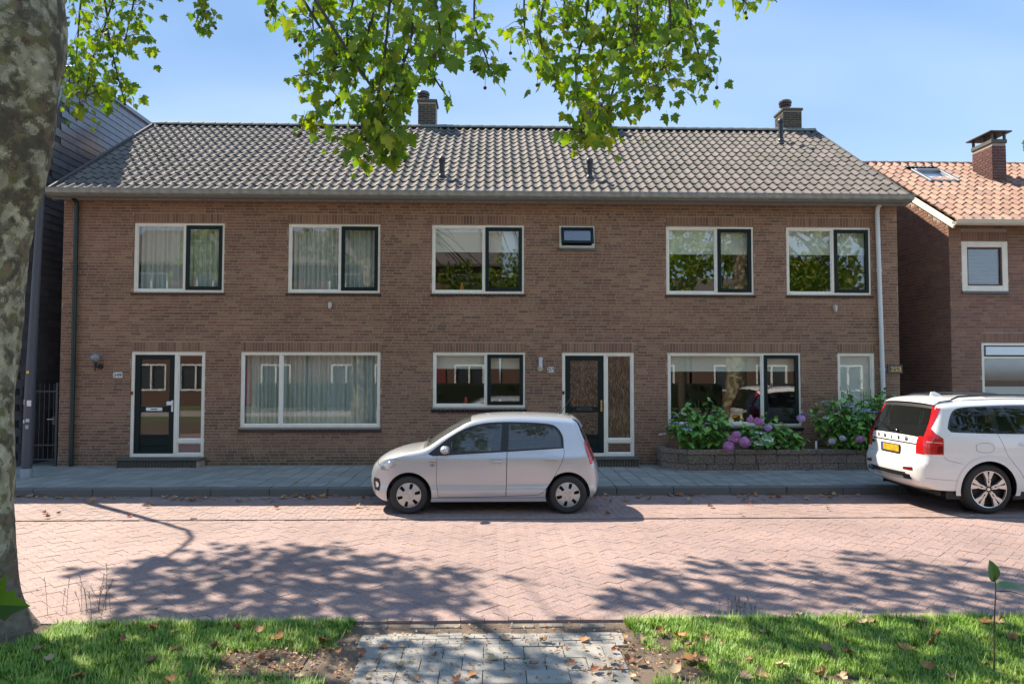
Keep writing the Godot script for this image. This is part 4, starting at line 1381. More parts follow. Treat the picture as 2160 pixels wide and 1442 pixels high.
func make_far_side() -> void:
	var red := mat("far_brick", L(0.22, 0.13, 0.10), 0.9, {"tex": noise_tex("brick_grain", 0.09, 0.55, 1.0), "scale": 0.8})
	var pane := mat("far_glass", L(0.05, 0.06, 0.07), 0.03, {"spec": 0.7})
	for n in 4:
		var x0 := -23.0 + n * 11.6
		var h := thing("opposite_house", ["red brick house across the street, leftmost in the window reflections", "red brick house across the street mirrored in the left windows", "red brick house across the street mirrored in the right windows", "red brick house across the street, rightmost in the window reflections"][n], "house", Vector3(x0, 0, 28.0), "houses across the street")
		var holes := []
		var lift := 3.0 if n < 2 else 0.0      # the two left ones have a third storey
		for k in 3:
			var a := 0.9 + k * 3.7
			if n < 2: holes.append([a, a + 2.0, 6.6, 8.0])
			holes.append([a, a + 2.2, 3.6, 5.1]); holes.append([a + 1.0, a + 2.9, 0.9, 2.5] if k % 2 else [a, a + 1.8, 0.9, 2.5])
		var b := MB.new()
		b.xf = Transform3D(Basis(Vector3.UP, PI), Vector3(11.4, 0, 0))
		wall_slab(b, 0, 11.4, 0, 5.6 + lift, -0.3, 0.0, holes)
		b.box(Vector3(0, 0, -8), Vector3(11.4, 5.6 + lift, -7.7)); b.box(Vector3(0, 0, -7.7), Vector3(0.3, 5.6 + lift, -0.3)); b.box(Vector3(11.1, 0, -7.7), Vector3(11.4, 5.6 + lift, -0.3))
		part(h, "wall", b.done(red))
		b = MB.new()
		b.xf = Transform3D(Basis(Vector3.UP, PI), Vector3(11.4, lift, 0))
		b.quad(Vector3(-0.2, 5.5, 0.5), Vector3(11.6, 5.5, 0.5), Vector3(11.6, 8.3, -4), Vector3(-0.2, 8.3, -4))
		b.quad(Vector3(11.6, 5.5, -8.5), Vector3(-0.2, 5.5, -8.5), Vector3(-0.2, 8.3, -4), Vector3(11.6, 8.3, -4))
		b.box(Vector3(-0.2, 5.4, 0.2), Vector3(11.6, 5.55, 0.5))
		part(h, "roof", b.done(mat("far_roof", L(0.13, 0.105, 0.095), 0.8)))
		for e in holes:
			var w := group_of(h, "window")
			b = MB.new()
			b.xf = Transform3D(Basis(Vector3.UP, PI), Vector3(11.4, 0, 0))
			bars(b, e[0], e[1], e[2], e[3], 0.1, -0.15, 0.02)
			b.cbox(Vector3((e[0] + e[1]) / 2 - 0.05, e[2], -0.14), Vector3((e[0] + e[1]) / 2 + 0.05, e[3], 0.01), 0.006)
			part(w, "frame", b.done(mats.white_paint))
			b = MB.new()
			b.xf = Transform3D(Basis(Vector3.UP, PI), Vector3(11.4, 0, 0))
			b.quad(Vector3(e[0], e[2], -0.1), Vector3(e[1], e[2], -0.1), Vector3(e[1], e[3], -0.1), Vector3(e[0], e[3], -0.1))
			part(w, "pane", b.done(pane))
		b = MB.new()
		b.xf = Transform3D(Basis(Vector3.UP, PI), Vector3(11.4, 0, 0))
		b.cbox(Vector3(3.2, 0.1, 0.0), Vector3(4.1, 2.3, 0.06), 0.01)
		part(h, "door", b.done(mat("far_door", L(0.22, 0.06, 0.06), 0.4)))
	var lawn := MB.new()
	lawn.box(Vector3(-60, -0.05, 14.7), Vector3(60, 0.0, 60))
	struct("far_ground", lawn.done(mat("far_lawn", L(0.12, 0.14, 0.05), 0.95, {"tex": tex.grain, "scale": 0.5})))
	var walk := MB.new()
	walk.box(Vector3(-60, -0.04, 18.0), Vector3(60, 0.03, 22.5))
	struct("far_pavement", walk.done(mat("far_pave", L(0.3, 0.26, 0.24), 0.9)))
	for e in [[-14.0, 7.0], [-4.0, 6.0], [5.0, 8.0]]:
		var b := MB.new()
		b.cbox(Vector3(0, 0, 0), Vector3(e[1], 1.4, 0.7), 0.12)
		one("hedge", b.done(mat("hedge", L(0.035, 0.075, 0.02), 0.9, {"tex": noise_tex("leafy", 0.12, 0.1, 1.0, 4), "scale": 1.5, "bump": noise_tex("leafy", 0.12, 0.1, 1.0, 4), "relief": 6.0})), ["clipped green hedge across the street, left one", "clipped green hedge across the street, middle one", "clipped green hedge across the street, right one"][int(e[0] > -10) + int(e[0] > 0)], "hedge", Vector3(e[0], 0, 26.0), "hedges across the street")


# ---- cars -------------------------------------------------------------------

func spline(pts: Array, x: float) -> float:       # smooth curve through (x, y) points
	var n := pts.size()
	if x <= pts[0].x: return pts[0].y
	if x >= pts[n - 1].x: return pts[n - 1].y
	var i := 0
	while pts[i + 1].x < x: i += 1
	var p0: Vector2 = pts[maxi(i - 1, 0)]; var p1: Vector2 = pts[i]; var p2: Vector2 = pts[i + 1]; var p3: Vector2 = pts[mini(i + 2, n - 1)]
	var m1 := (p2.y - p0.y) / maxf(p2.x - p0.x, 1e-6); var m2 := (p3.y - p1.y) / maxf(p3.x - p1.x, 1e-6)
	var d := p2.x - p1.x
	var t := (x - p1.x) / d
	var t2 := t * t; var t3 := t2 * t
	return p1.y * (2 * t3 - 3 * t2 + 1) + m1 * d * (t3 - 2 * t2 + t) + p2.y * (3 * t2 - 2 * t3) + m2 * d * (t3 - t2)


func smooth_line(pts: Array, step := 0.06) -> PackedVector2Array:     # Catmull-Rom through points; a point given as Vector3 with z = 1 is a sharp corner
	var out := PackedVector2Array()
	for i in pts.size() - 1:
		var a := Vector2(pts[i].x, pts[i].y); var b := Vector2(pts[i + 1].x, pts[i + 1].y)
		var sa: bool = pts[i] is Vector3 or i == 0
		var sb: bool = pts[i + 1] is Vector3 or i + 1 == pts.size() - 1
		var p := a - (b - a) if sa else Vector2(pts[i - 1].x, pts[i - 1].y)
		var q := b + (b - a) if sb else Vector2(pts[i + 2].x, pts[i + 2].y)
		var k := maxi(1, int(a.distance_to(b) / step))
		for j in k: out.append(a.cubic_interpolate(b, p, q, float(j) / k))
	var e = pts[pts.size() - 1]
	out.append(Vector2(e.x, e.y))
	return out


func closed(pts: Array, step := 0.04) -> PackedVector2Array:
	var p := pts.duplicate()
	p.append(pts[0])
	var o := smooth_line(p, step)
	o.remove_at(o.size() - 1)
	return o


func circle(at: Vector2, r: float, n := 28) -> PackedVector2Array:
	var o := PackedVector2Array()
	for i in n: o.append(at + Vector2(cos(TAU * i / n), sin(TAU * i / n)) * r)
	return o


func box_of(p: PackedVector2Array) -> Rect2:
	var r := Rect2(p[0], Vector2.ZERO)
	for q in p: r = r.expand(q)
	return r


func patch(b: MB, poly: PackedVector2Array, cuts: Array, cell: float, surf: Callable, lift := 0.0, flip := false) -> void:
	# lays a flat outline over a curved surface in small pieces. surf(u, v) -> point
	var r := box_of(poly)
	var cr := []
	for c in cuts: cr.append(box_of(c))
	var nu := maxi(1, int(ceil(r.size.x / cell))); var nv := maxi(1, int(ceil(r.size.y / cell)))
	var normal := func(q: Vector2) -> Vector3:
		var e := 0.006
		var du: Vector3 = surf.call(q.x + e, q.y) - surf.call(q.x - e, q.y)
		var dv: Vector3 = surf.call(q.x, q.y + e) - surf.call(q.x, q.y - e)
		var n := du.cross(dv).normalized()
		return -n if flip else n
	var known := {}
	for i in nu:
		for j in nv:
			var lo := r.position + Vector2(r.size.x * i / nu, r.size.y * j / nv)
			var hi := r.position + Vector2(r.size.x * (i + 1) / nu, r.size.y * (j + 1) / nv)
			var sq := PackedVector2Array([lo, Vector2(hi.x, lo.y), hi, Vector2(lo.x, hi.y)])
			var bits := Geometry2D.intersect_polygons(sq, poly)
			var here := Rect2(lo, hi - lo)
			for c in cuts.size():
				if not cr[c].intersects(here): continue
				var nxt: Array[PackedVector2Array] = []
				for p in bits:
					for q in Geometry2D.clip_polygons(p, cuts[c]): nxt.append(q)
				bits = nxt
			for p in bits:
				if p.size() < 3 or Geometry2D.is_polygon_clockwise(p) and bits.size() > 1 and false: continue
				var t := Geometry2D.triangulate_polygon(p)
				var id := []
				for q in p:
					var key := Vector2i(roundi(q.x * 4000), roundi(q.y * 4000))
					if not known.has(key):
						var n: Vector3 = normal.call(q)
						known[key] = b.vert(surf.call(q.x, q.y) + n * lift, n)
					id.append(known[key])
				for k in range(0, t.size(), 3):
					var a: Vector3 = b.v[id[t[k]]]; var e: Vector3 = b.v[id[t[k + 1]]]; var f: Vector3 = b.v[id[t[k + 2]]]
					if (e - a).cross(f - a).dot(b.n[id[t[k]]]) >= 0: b.face(id[t[k]], id[t[k + 1]], id[t[k + 2]])
					else: b.face(id[t[k]], id[t[k + 2]], id[t[k + 1]])


class Shell:      # a car's skin: side outline, half width over it, and the surface that closes the outline across
	var line: PackedVector2Array      # from the front bottom over the roof to the rear bottom
	var at := PackedFloat32Array()
	var wide: Array
	var high: Array
	var crown: Array                  # (arc length, bulge)
	var half := 0.82
	var soft := 0.07
	var host: Node3D
	var hull: PackedVector2Array
	var sgn := 1.0                    # -1 where the line runs from the right end to the left

	func setup() -> void:
		hull = line.duplicate()
		hull.append(Vector2(line[line.size() - 1].x, -1.0)); hull.append(Vector2(line[0].x, -1.0))
		var s := 0.0
		for i in line.size():
			if i: s += line[i].distance_to(line[i - 1])
			at.append(s)

	func length() -> float: return at[at.size() - 1]

	func edge(p: Vector2) -> float:
		var d := 9.0
		for i in line.size() - 1:
			d = minf(d, p.distance_to(Geometry2D.get_closest_point_to_segment(p, line[i], line[i + 1])))
		return d

	func hw(x: float, y: float) -> float: return half * host.spline(wide, x) * host.spline(high, y)

	func side(x: float, y: float, s: float) -> Vector3:
		var e := edge(Vector2(x, y))
		var z := hw(x, y)
		if e < soft:
			if not Geometry2D.is_point_in_polygon(Vector2(x, y), hull): e = -e
			var k := 1.0 - e / soft
			z -= soft * 0.5 * k * k
		return Vector3(x, y, z * s)

	func where(t: float) -> Vector2:
		if t <= 0.0: return line[0]
		for i in line.size() - 1:
			if at[i + 1] >= t: return line[i].lerp(line[i + 1], (t - at[i]) / maxf(at[i + 1] - at[i], 1e-6))
		return line[line.size() - 1]

	func across(t: float, s: float) -> Vector3:
		var p := where(t)
		var d := (where(t + 0.05) - where(t - 0.05)).normalized()
		var o := Vector2(-d.y, d.x) * sgn
		var z := hw(p.x, p.y) - soft * 0.5
		var q: Vector2 = p + o * host.spline(crown, t) * (1.0 - s * s * (0.6 + 0.4 * s * s))
		return Vector3(q.x, q.y, z * s)

	func t_of(x: float, y: float) -> float:
		var best := 0.0
		var d := 9.0
		for i in line.size():
			var e := line[i].distance_to(Vector2(x, y))
			if e < d: d = e; best = at[i]
		return best


func strip(t0: float, t1: float, s0: float, s1: float) -> PackedVector2Array:
	return PackedVector2Array([Vector2(t0, s0), Vector2(t1, s0), Vector2(t1, s1), Vector2(t0, s1)])


func both(car: Node3D, called: String, sh: Shell, poly: PackedVector2Array, cuts: Array, m: Material, cell := 0.06, lift := 0.0, sub := "") -> Array:
	# the same panel on the near and the far side
	var out := []
	for s in [1.0, -1.0]:
		var b := MB.new()
		patch(b, poly, cuts, cell, func(u, v): return sh.side(u, v, s), lift, s < 0)
		out.append(part(car, called, b.done(m)))
	return out


func glazed(car: Node3D, sh: Shell, poly: PackedVector2Array, m: Material) -> void:      # laminated pane: several mirroring faces
	for s in [1.0, -1.0]:
		var b := MB.new()
		for k in 3: patch(b, poly, [], 0.09, func(u, v): return sh.side(u, v, s), -0.002 - 0.003 * k, s < 0)
		part(car, "side_window", b.done(m))


func over(car: Node, called: String, sh: Shell, poly: PackedVector2Array, cuts: Array, m: Material, cell := 0.1, lift := 0.0) -> MeshInstance3D:
	var b := MB.new()
	patch(b, poly, cuts, cell, func(u, v): return sh.across(u, v), lift, sh.sgn > 0)
	return part(car, called, b.done(m))


func wheel(car: Node3D, at: Vector3, s: float, r: float, w: float, style: int) -> void:
	var g := group_of(car, "wheel", at)
	var turn := Basis(Vector3.RIGHT, PI / 2 * s)       # y of the lathe becomes the outward axis
	var rr := r * (0.66 if style == 0 else 0.735)
	var b := MB.new()
	b.xf = Transform3D(turn, Vector3.ZERO)
	b.lathe([Vector2(rr * 0.97, -w), Vector2(r * 0.93, -w * 0.97), Vector2(r * 0.99, -w * 0.88), Vector2(r, -w * 0.75), Vector2(r, -w * 0.25), Vector2(r * 0.99, -w * 0.12), Vector2(r * 0.93, 0.0), Vector2(r * 0.85, 0.008), Vector2(rr * 1.04, 0.004), Vector2(rr, -0.006), Vector2(rr, -w * 0.6)], 40, true)
	for k in 4: b.lathe([Vector2(r * 1.0015, -w * (0.2 + 0.2 * k) - 0.004), Vector2(r * 1.0015, -w * (0.2 + 0.2 * k) + 0.004)], 40)
	part(g, "tyre", b.done(mats.rubber))
	b = MB.new()
	b.xf = Transform3D(turn, Vector3.ZERO)
	b.lathe([Vector2(0.0, -0.085), Vector2(rr, -0.085), Vector2(rr, 0.0)], 40)
	part(g, "brake_side", b.done(mats.dark_trim))
	b = MB.new()
	b.xf = Transform3D(turn, Vector3.ZERO)
	if style == 0:
		# wheel cover: a disc with six slots
		var holes := []
		for k in 6:
			var a := TAU * (k + 0.25) / 6
			var d := Vector2(cos(a), sin(a)); var e := Vector2(-d.y, d.x)
			holes.append(PackedVector2Array([d * rr * 0.50 - e * 0.020, d * rr * 0.50 + e * 0.020, d * rr * 0.92 + e * 0.026, d * rr * 0.92 - e * 0.026]))
		var dome := func(u: float, v: float) -> Vector3:
			var q := sqrt(u * u + v * v) / rr
			return Vector3(u, 0.012 - 0.02 * q * q * q, -v)
		patch(b, circle(Vector2.ZERO, rr * 0.99, 48), holes, 0.03, dome, 0.0)
		part(g, "wheel_cover", b.done(mats.silver_plastic))
		b = MB.new()
		b.xf = Transform3D(turn, Vector3.ZERO)
		b.lathe([Vector2(rr * 0.36, 0.006), Vector2(rr * 0.35, 0.018), Vector2(rr * 0.33, 0.018), Vector2(rr * 0.32, 0.014), Vector2(0.0, 0.016)], 28)
		var cap := part(g, "hub_cap", b.done(mats.silver_plastic))
		b = MB.new()
		b.xf = Transform3D(turn, Vector3(0, 0, 0))
		var y := 0.0175
		var q := rr * 0.26
		b.lathe([Vector2(q * 0.95, y), Vector2(q * 1.02, y + 0.001), Vector2(q * 1.08, y)], 24)
		for v in [[-0.55, 0.7, 0.0, -0.1], [0.55, 0.7, 0.0, -0.1], [-0.8, 0.45, -0.35, -0.75], [0.8, 0.45, 0.35, -0.75], [-0.35, -0.75, 0.0, -0.05], [0.35, -0.75, 0.0, -0.05]]:
			b.tube([Vector3(v[0] * q, y, -v[1] * q), Vector3(v[2] * q, y, -v[3] * q)], [0.003, 0.003], 4)
		part(g, "emblem", b.done(mats.chrome))
	else:
		for k in 5:
			var a0 := TAU * k / 5 + 0.3
			for side in [-1.0, 1.0]:
				var pts := []
				for e in [[0.16, 0.10], [0.42, 0.17], [0.55, 0.10], [0.97, 0.16]]:
					pts.append([e[0] * rr, a0 + side * e[1] * 1.15])
				for i in 3:
					var wd0: float = 0.012 if i < 2 else 0.016
					var wd1: float = 0.012 if i < 1 else (0.016 if i < 2 else 0.034)
					var p0: Vector2 = Vector2.from_angle(pts[i][1]) * pts[i][0]; var p1: Vector2 = Vector2.from_angle(pts[i + 1][1]) * pts[i + 1][0]
					var n: Vector2 = (p1 - p0).normalized().orthogonal()
					var c0 := [p0 - n * wd0, p0 + n * wd0, p1 + n * wd1, p1 - n * wd1]
					var top := 0.004
					b.quad(Vector3(c0[0].x, top, -c0[0].y), Vector3(c0[3].x, top, -c0[3].y), Vector3(c0[2].x, top, -c0[2].y), Vector3(c0[1].x, top, -c0[1].y))
					b.quad(Vector3(c0[0].x, -0.04, -c0[0].y), Vector3(c0[3].x, -0.04, -c0[3].y), Vector3(c0[3].x, top, -c0[3].y), Vector3(c0[0].x, top, -c0[0].y))
					b.quad(Vector3(c0[2].x, -0.04, -c0[2].y), Vector3(c0[1].x, -0.04, -c0[1].y), Vector3(c0[1].x, top, -c0[1].y), Vector3(c0[2].x, top, -c0[2].y))
		b.lathe([Vector2(rr * 0.965, -0.03), Vector2(rr * 0.965, 0.006), Vector2(rr * 1.0, 0.008), Vector2(rr * 1.0, -0.02)], 48)
		part(g, "rim", b.done(mats.bright_alloy))
		b = MB.new()
		b.xf = Transform3D(turn, Vector3.ZERO)
		for k in 5:
			var a0 := TAU * k / 5 + 0.3
			var p := [Vector2.from_angle(a0 - 0.13) * rr * 0.16, Vector2.from_angle(a0 - 0.15) * rr * 0.97, Vector2.from_angle(a0 + 0.15) * rr * 0.97, Vector2.from_angle(a0 + 0.13) * rr * 0.16]
			b.quad(Vector3(p[0].x, -0.02, -p[0].y), Vector3(p[1].x, -0.02, -p[1].y), Vector3(p[2].x, -0.02, -p[2].y), Vector3(p[3].x, -0.02, -p[3].y))
		b.lathe([Vector2(rr * 0.17, -0.03), Vector2(rr * 0.16, -0.004), Vector2(0.0, -0.002)], 20)
		part(g, "spoke_inlay", b.done(mats.gloss_black))
		b = MB.new()
		b.xf = Transform3D(turn, Vector3.ZERO)
		b.lathe([Vector2(rr * 0.09, 0.0), Vector2(rr * 0.085, 0.003), Vector2(0.0, 0.004)], 16)
		part(g, "hub_cap", b.done(mats.chrome))


func seat(car: Node3D, x: float, z: float, w: float, y: float, lean: float) -> void:
	var b := MB.new()
	b.cbox(Vector3(x - 0.25, y, z - w / 2), Vector3(x + 0.25, y + 0.14, z + w / 2), 0.04)
	b.xf = Transform3D(Basis(Vector3(0, 0, 1), -lean), Vector3(x + 0.2, y + 0.1, z))
	b.cbox(Vector3(-0.06, 0, -w / 2), Vector3(0.07, 0.56, w / 2), 0.04)
	b.cbox(Vector3(-0.03, 0.6, -0.12), Vector3(0.05, 0.78, 0.12), 0.03)
	b.tube([Vector3(0.01, 0.5, -0.06), Vector3(0.01, 0.62, -0.06)], [0.008, 0.008], 5); b.tube([Vector3(0.01, 0.5, 0.06), Vector3(0.01, 0.62, 0.06)], [0.008, 0.008], 5)
	part(car, "seat", b.done(mats.seat_cloth))


func car_materials() -> void:
	mat("silver_paint", L(0.50, 0.515, 0.535), 0.32, {"metal": 0.4, "coat": 0.9, "coat_rough": 0.03})
	mat("white_car", L(0.78, 0.78, 0.76), 0.35, {"coat": 1.0, "coat_rough": 0.03})
	mat("rubber", L(0.028, 0.027, 0.026), 0.75)
	mat("dark_trim", L(0.016, 0.016, 0.017), 0.5)
	mat("gloss_black", L(0.008, 0.008, 0.009), 0.12, {"coat": 0.6})
	mat("silver_plastic", L(0.55, 0.54, 0.52), 0.35, {"metal": 0.5, "coat": 0.3})
	mat("bright_alloy", L(0.72, 0.71, 0.70), 0.25, {"metal": 0.8})
	mat("chrome", L(0.75, 0.75, 0.75), 0.12, {"metal": 1.0})
	mat("seat_cloth", L(0.06, 0.06, 0.065), 0.9)
	mat("car_glass", L(0.06, 0.075, 0.07, 0.30), 0.0, {"metal": 0.05, "spec": 0.5})
	mat("screen_glass", L(0.5, 0.55, 0.52, 0.10), 0.0, {"metal": 0.06})
	mat("privacy_glass", L(0.01, 0.012, 0.012, 0.86), 0.0, {"metal": 0.05})
	mat("lamp_lens", L(0.7, 0.75, 0.78, 0.3), 0.02, {"metal": 0.15})
	mat("tail_red", L(0.50, 0.008, 0.010), 0.12, {"coat": 1.0})
	mat("tail_dark", L(0.16, 0.004, 0.008), 0.12, {"coat": 1.0})
	mat("plate_yellow", L(0.78, 0.47, 0.03), 0.4, {"tex": noise_tex("plate_blur", 0.006, 0.72, 1.0, 2), "scale": 2.0})
	mat("plate_blue", L(0.02, 0.06, 0.32), 0.4)


func make_small_car() -> void:
	var car := thing("hatchback_car", "small silver five-door hatchback parked facing left at the kerb", "car", Vector3(-2.205, 0, 3.72))
	var sh := Shell.new()
	sh.host = self
	sh.half = 0.822
	sh.line = smooth_line([Vector2(0.16, 0.20), Vector2(0.05, 0.27), Vector2(0.0, 0.42), Vector2(0.01, 0.58), Vector2(0.07, 0.70), Vector2(0.20, 0.80), Vector2(0.45, 0.90), Vector2(0.82, 0.975), Vector2(1.08, 1.135), Vector2(1.32, 1.28), Vector2(1.52, 1.38), Vector2(1.80, 1.432), Vector2(2.2, 1.452), Vector2(2.65, 1.445), Vector2(2.95, 1.425), Vector2(3.12, 1.395), Vector2(3.18, 1.31), Vector2(3.26, 1.12), Vector2(3.335, 0.94), Vector2(3.40, 0.78), Vector2(3.46, 0.63), Vector2(3.475, 0.46), Vector2(3.43, 0.3), Vector2(3.34, 0.22)], 0.05)
	sh.wide = [Vector2(0, 0.66), Vector2(0.06, 0.76), Vector2(0.18, 0.875), Vector2(0.4, 0.955), Vector2(0.8, 0.99), Vector2(1.5, 1.0), Vector2(2.6, 1.0), Vector2(3.0, 0.968), Vector2(3.25, 0.93), Vector2(3.38, 0.885), Vector2(3.48, 0.80)]
	sh.high = [Vector2(0.18, 0.95), Vector2(0.3, 0.98), Vector2(0.38, 0.993), Vector2(0.43, 0.981), Vector2(0.6, 0.992), Vector2(0.79, 1.0), Vector2(0.86, 0.99), Vector2(0.93, 0.955), Vector2(1.0, 0.925), Vector2(1.2, 0.845), Vector2(1.36, 0.77), Vector2(1.45, 0.715), Vector2(1.5, 0.69)]
	sh.setup()
	var T := func(x, y): return sh.t_of(x, y)
	var t_hood: float = T.call(0.10, 0.73); var t_ws0: float = T.call(0.84, 0.985); var t_ws1: float = T.call(1.52, 1.372); var t_roof: float = T.call(3.12, 1.395); var t_rw: float = T.call(3.19, 1.28); var t_rw1: float = T.call(3.345, 0.92); var t_end := sh.length()
	sh.crown = [Vector2(0, 0.07), Vector2(t_hood * 0.7, 0.085), Vector2(t_hood, 0.07), Vector2(t_ws0 - 0.1, 0.04), Vector2(t_ws0 + 0.1, 0.07), Vector2(t_ws1, 0.05), Vector2((t_ws1 + t_roof) / 2, 0.038), Vector2(t_roof, 0.045), Vector2(t_rw, 0.08), Vector2(t_rw1, 0.08), Vector2(t_end, 0.07)]
	var side := sh.line.duplicate()
	side.append(Vector2(3.3, 0.19)); side.append(Vector2(0.3, 0.185))
	var wf := Vector2(0.585, 0.287); var wr := Vector2(2.992, 0.287)
	var arch_f := circle(wf, 0.345, 40); var arch_r := circle(wr, 0.345, 40)
	# openings in the side
	var dlo := closed([Vector3(0.87, 0.905, 1), Vector2(1.02, 1.02), Vector2(1.2, 1.155), Vector2(1.42, 1.275), Vector2(1.68, 1.35), Vector2(1.98, 1.375), Vector2(2.4, 1.37), Vector2(2.72, 1.345), Vector2(2.84, 1.295), Vector2(2.925, 1.16), Vector3(2.935, 0.985, 1), Vector3(2.05, 0.935, 1), Vector2(1.2, 0.89), Vector3(0.95, 0.875, 1)], 0.05)
	var door_f := closed([Vector3(1.012, 0.885, 1), Vector3(2.062, 0.94, 1), Vector3(2.045, 0.275, 1), Vector2(1.5, 0.262), Vector3(1.035, 0.258, 1), Vector2(1.005, 0.5)], 0.08)
	var door_r := closed([Vector3(2.072, 0.94, 1), Vector3(2.934, 0.985, 1), Vector2(2.925, 0.86), Vector2(2.80, 0.6), Vector2(2.62, 0.34), Vector3(2.5, 0.29, 1), Vector3(2.056, 0.276, 1)], 0.06)
	var grow := func(p: PackedVector2Array) -> PackedVector2Array: return Geometry2D.offset_polygon(p, 0.006)[0]
	var lamp := closed([Vector3(0.165, 0.655, 1), Vector3(0.10, 0.74, 1), Vector2(0.24, 0.815), Vector2(0.40, 0.835), Vector2(0.46, 0.82), Vector2(0.40, 0.745), Vector2(0.28, 0.665)], 0.04)
	var sill_cut := PackedVector2Array([Vector2(0.9, 0.245), Vector2(2.68, 0.245), Vector2(2.68, 0.252), Vector2(0.9, 0.252)])
	both(car, "body_side", sh, side, [arch_f, arch_r, dlo, grow.call(door_f), grow.call(door_r), lamp, sill_cut], mats.silver_paint, 0.032)
	for e in [[door_f, Vector3(1.905, 0.795, 0.0)], [door_r, Vector3(2.735, 0.83, 0.0)]]:
		var ds := both(car, "door", sh, e[0], [], mats.silver_paint, 0.07)
		for i in 2:
			var s := 1.0 if i == 0 else -1.0
			var p := sh.side(e[1].x, e[1].y, s)
			var b := MB.new()
			b.xf = Transform3D(Basis(), p)
			b.tube([Vector3(-0.10, 0.002, 0.012 * s), Vector3(-0.06, 0.003, 0.024 * s), Vector3(0.06, 0.003, 0.024 * s), Vector3(0.095, 0.0, 0.012 * s)], [0.012, 0.016, 0.016, 0.012], 8)
			part(ds[i], "handle", b.done(mats.silver_paint))
			b = MB.new()
			patch(b, closed([Vector2(e[1].x - 0.055, e[1].y), Vector2(e[1].x, e[1].y + 0.045), Vector2(e[1].x + 0.055, e[1].y), Vector2(e[1].x, e[1].y - 0.05)], 0.02), [], 0.05, func(u, v): return sh.side(u, v, s), 0.0025, s < 0)
			part(ds[i], "handle_cup", b.done(mats.silver_plastic))
	# glass and its black surround
	var inner := func(a: Array) -> PackedVector2Array: return closed(a, 0.05)
	var gl_f: PackedVector2Array = inner.call([Vector3(1.215, 0.925, 1), Vector2(1.235, 1.12), Vector2(1.42, 1.24), Vector2(1.68, 1.322), Vector2(1.9, 1.345), Vector3(2.0, 1.348, 1), Vector3(1.965, 0.955, 1)])
	var gl_r: PackedVector2Array = inner.call([Vector3(2.085, 0.962, 1), Vector3(2.10, 1.35, 1), Vector2(2.4, 1.345), Vector2(2.68, 1.325), Vector2(2.8, 1.285), Vector2(2.885, 1.16), Vector3(2.9, 1.005, 1)])
	both(car, "window_surround", sh, dlo, [gl_f, gl_r], mats.dark_trim, 0.07, 0.001)
	glazed(car, sh, gl_f, mats.car_glass); glazed(car, sh, gl_r, mats.car_glass)
	both(car, "headlight", sh, lamp, [], mats.lamp_lens, 0.05, -0.002)
	for s in [1.0, -1.0]:
		var b := MB.new()
		patch(b, lamp, [], 0.06, func(u, v): return sh.side(u, v, s) * Vector3(1, 1, 0.93) + Vector3(0.03, 0, 0), 0.0, s < 0)
		b.xf = Transform3D(Basis(), sh.side(0.27, 0.745, s) + Vector3(0.03, 0, -0.03 * s))
		b.ball(Vector3.ZERO, Vector3(0.05, 0.05, 0.03), 12, 8)
		part(car, "reflector", b.done(mats.chrome))
	# sill and arch lips
	# across: bumper, bonnet, screen, roof, tailgate
	over(car, "front_bumper", sh, strip(0, t_hood - 0.004, -1, 1), [strip(T.call(0.03, 0.32), T.call(0.0, 0.40), -0.75, 0.75)], mats.silver_paint, 0.12)
	over(car, "bonnet", sh, strip(t_hood + 0.002, t_ws0 - 0.03, -1, 1), [], mats.silver_paint, 0.12)
	over(car, "cowl", sh, strip(t_ws0 - 0.03, t_ws0 + 0.02, -0.97, 0.97), [], mats.dark_trim, 0.12, -0.004)
	over(car, "windscreen", sh, strip(t_ws0 + 0.02, t_ws1, -0.95, 0.95), [], mats.screen_glass, 0.12, -0.002)
	for s in [[-1.0, -0.95], [0.95, 1.0]]: over(car, "pillar", sh, strip(t_ws0 - 0.03, t_ws1, s[0], s[1]), [], mats.silver_paint, 0.12)
	over(car, "roof", sh, strip(t_ws1, t_roof, -1, 1), [], mats.silver_paint, 0.12)
	over(car, "spoiler", sh, strip(t_roof - 0.05, t_rw, -0.98, 0.98), [], mats.silver_paint, 0.1, 0.018)
	over(car, "rear_window", sh, strip(t_rw, t_rw1, -0.93, 0.93), [], mats.privacy_glass, 0.12, -0.002)
	over(car, "tailgate", sh, strip(t_rw1, t_rw1 + 0.32, -1, 1), [], mats.silver_paint, 0.12)
	over(car, "rear_bumper", sh, strip(t_rw1 + 0.325, t_end, -1, 1), [], mats.silver_paint, 0.12)
	for s in [[-1.02, -0.78], [0.78, 1.02]]:
		over(car, "tail_light", sh, strip(t_rw + 0.17, t_rw1 + 0.16, s[0], s[1]), [], mats.tail_red, 0.08, 0.008)
		over(car, "pillar", sh, strip(t_rw, t_rw + 0.17, s[0] if s[0] < 0 else 0.93, -0.93 if s[0] < 0 else s[1]), [], mats.dark_trim, 0.08, 0.001)
	var tl := closed([Vector3(3.245, 1.09, 1), Vector3(3.295, 1.0, 1), Vector2(3.335, 0.90), Vector3(3.385, 0.76, 1), Vector2(3.345, 0.74), Vector2(3.305, 0.85), Vector2(3.27, 0.98)], 0.05)
	both(car, "tail_light", sh, tl, [], mats.tail_red, 0.05, 0.004)
	var fog := closed([Vector3(0.03, 0.535, 1), Vector3(0.125, 0.52, 1), Vector2(0.145, 0.44), Vector3(0.125, 0.335, 1), Vector3(0.05, 0.35, 1), Vector2(0.02, 0.43)], 0.05)
	both(car, "fog_lamp_surround", sh, fog, [circle(Vector2(0.075, 0.43), 0.045)], mats.dark_trim, 0.05, 0.003)
	both(car, "fog_lamp", sh, circle(Vector2(0.075, 0.43), 0.04), [], mats.chrome, 0.05, 0.004)
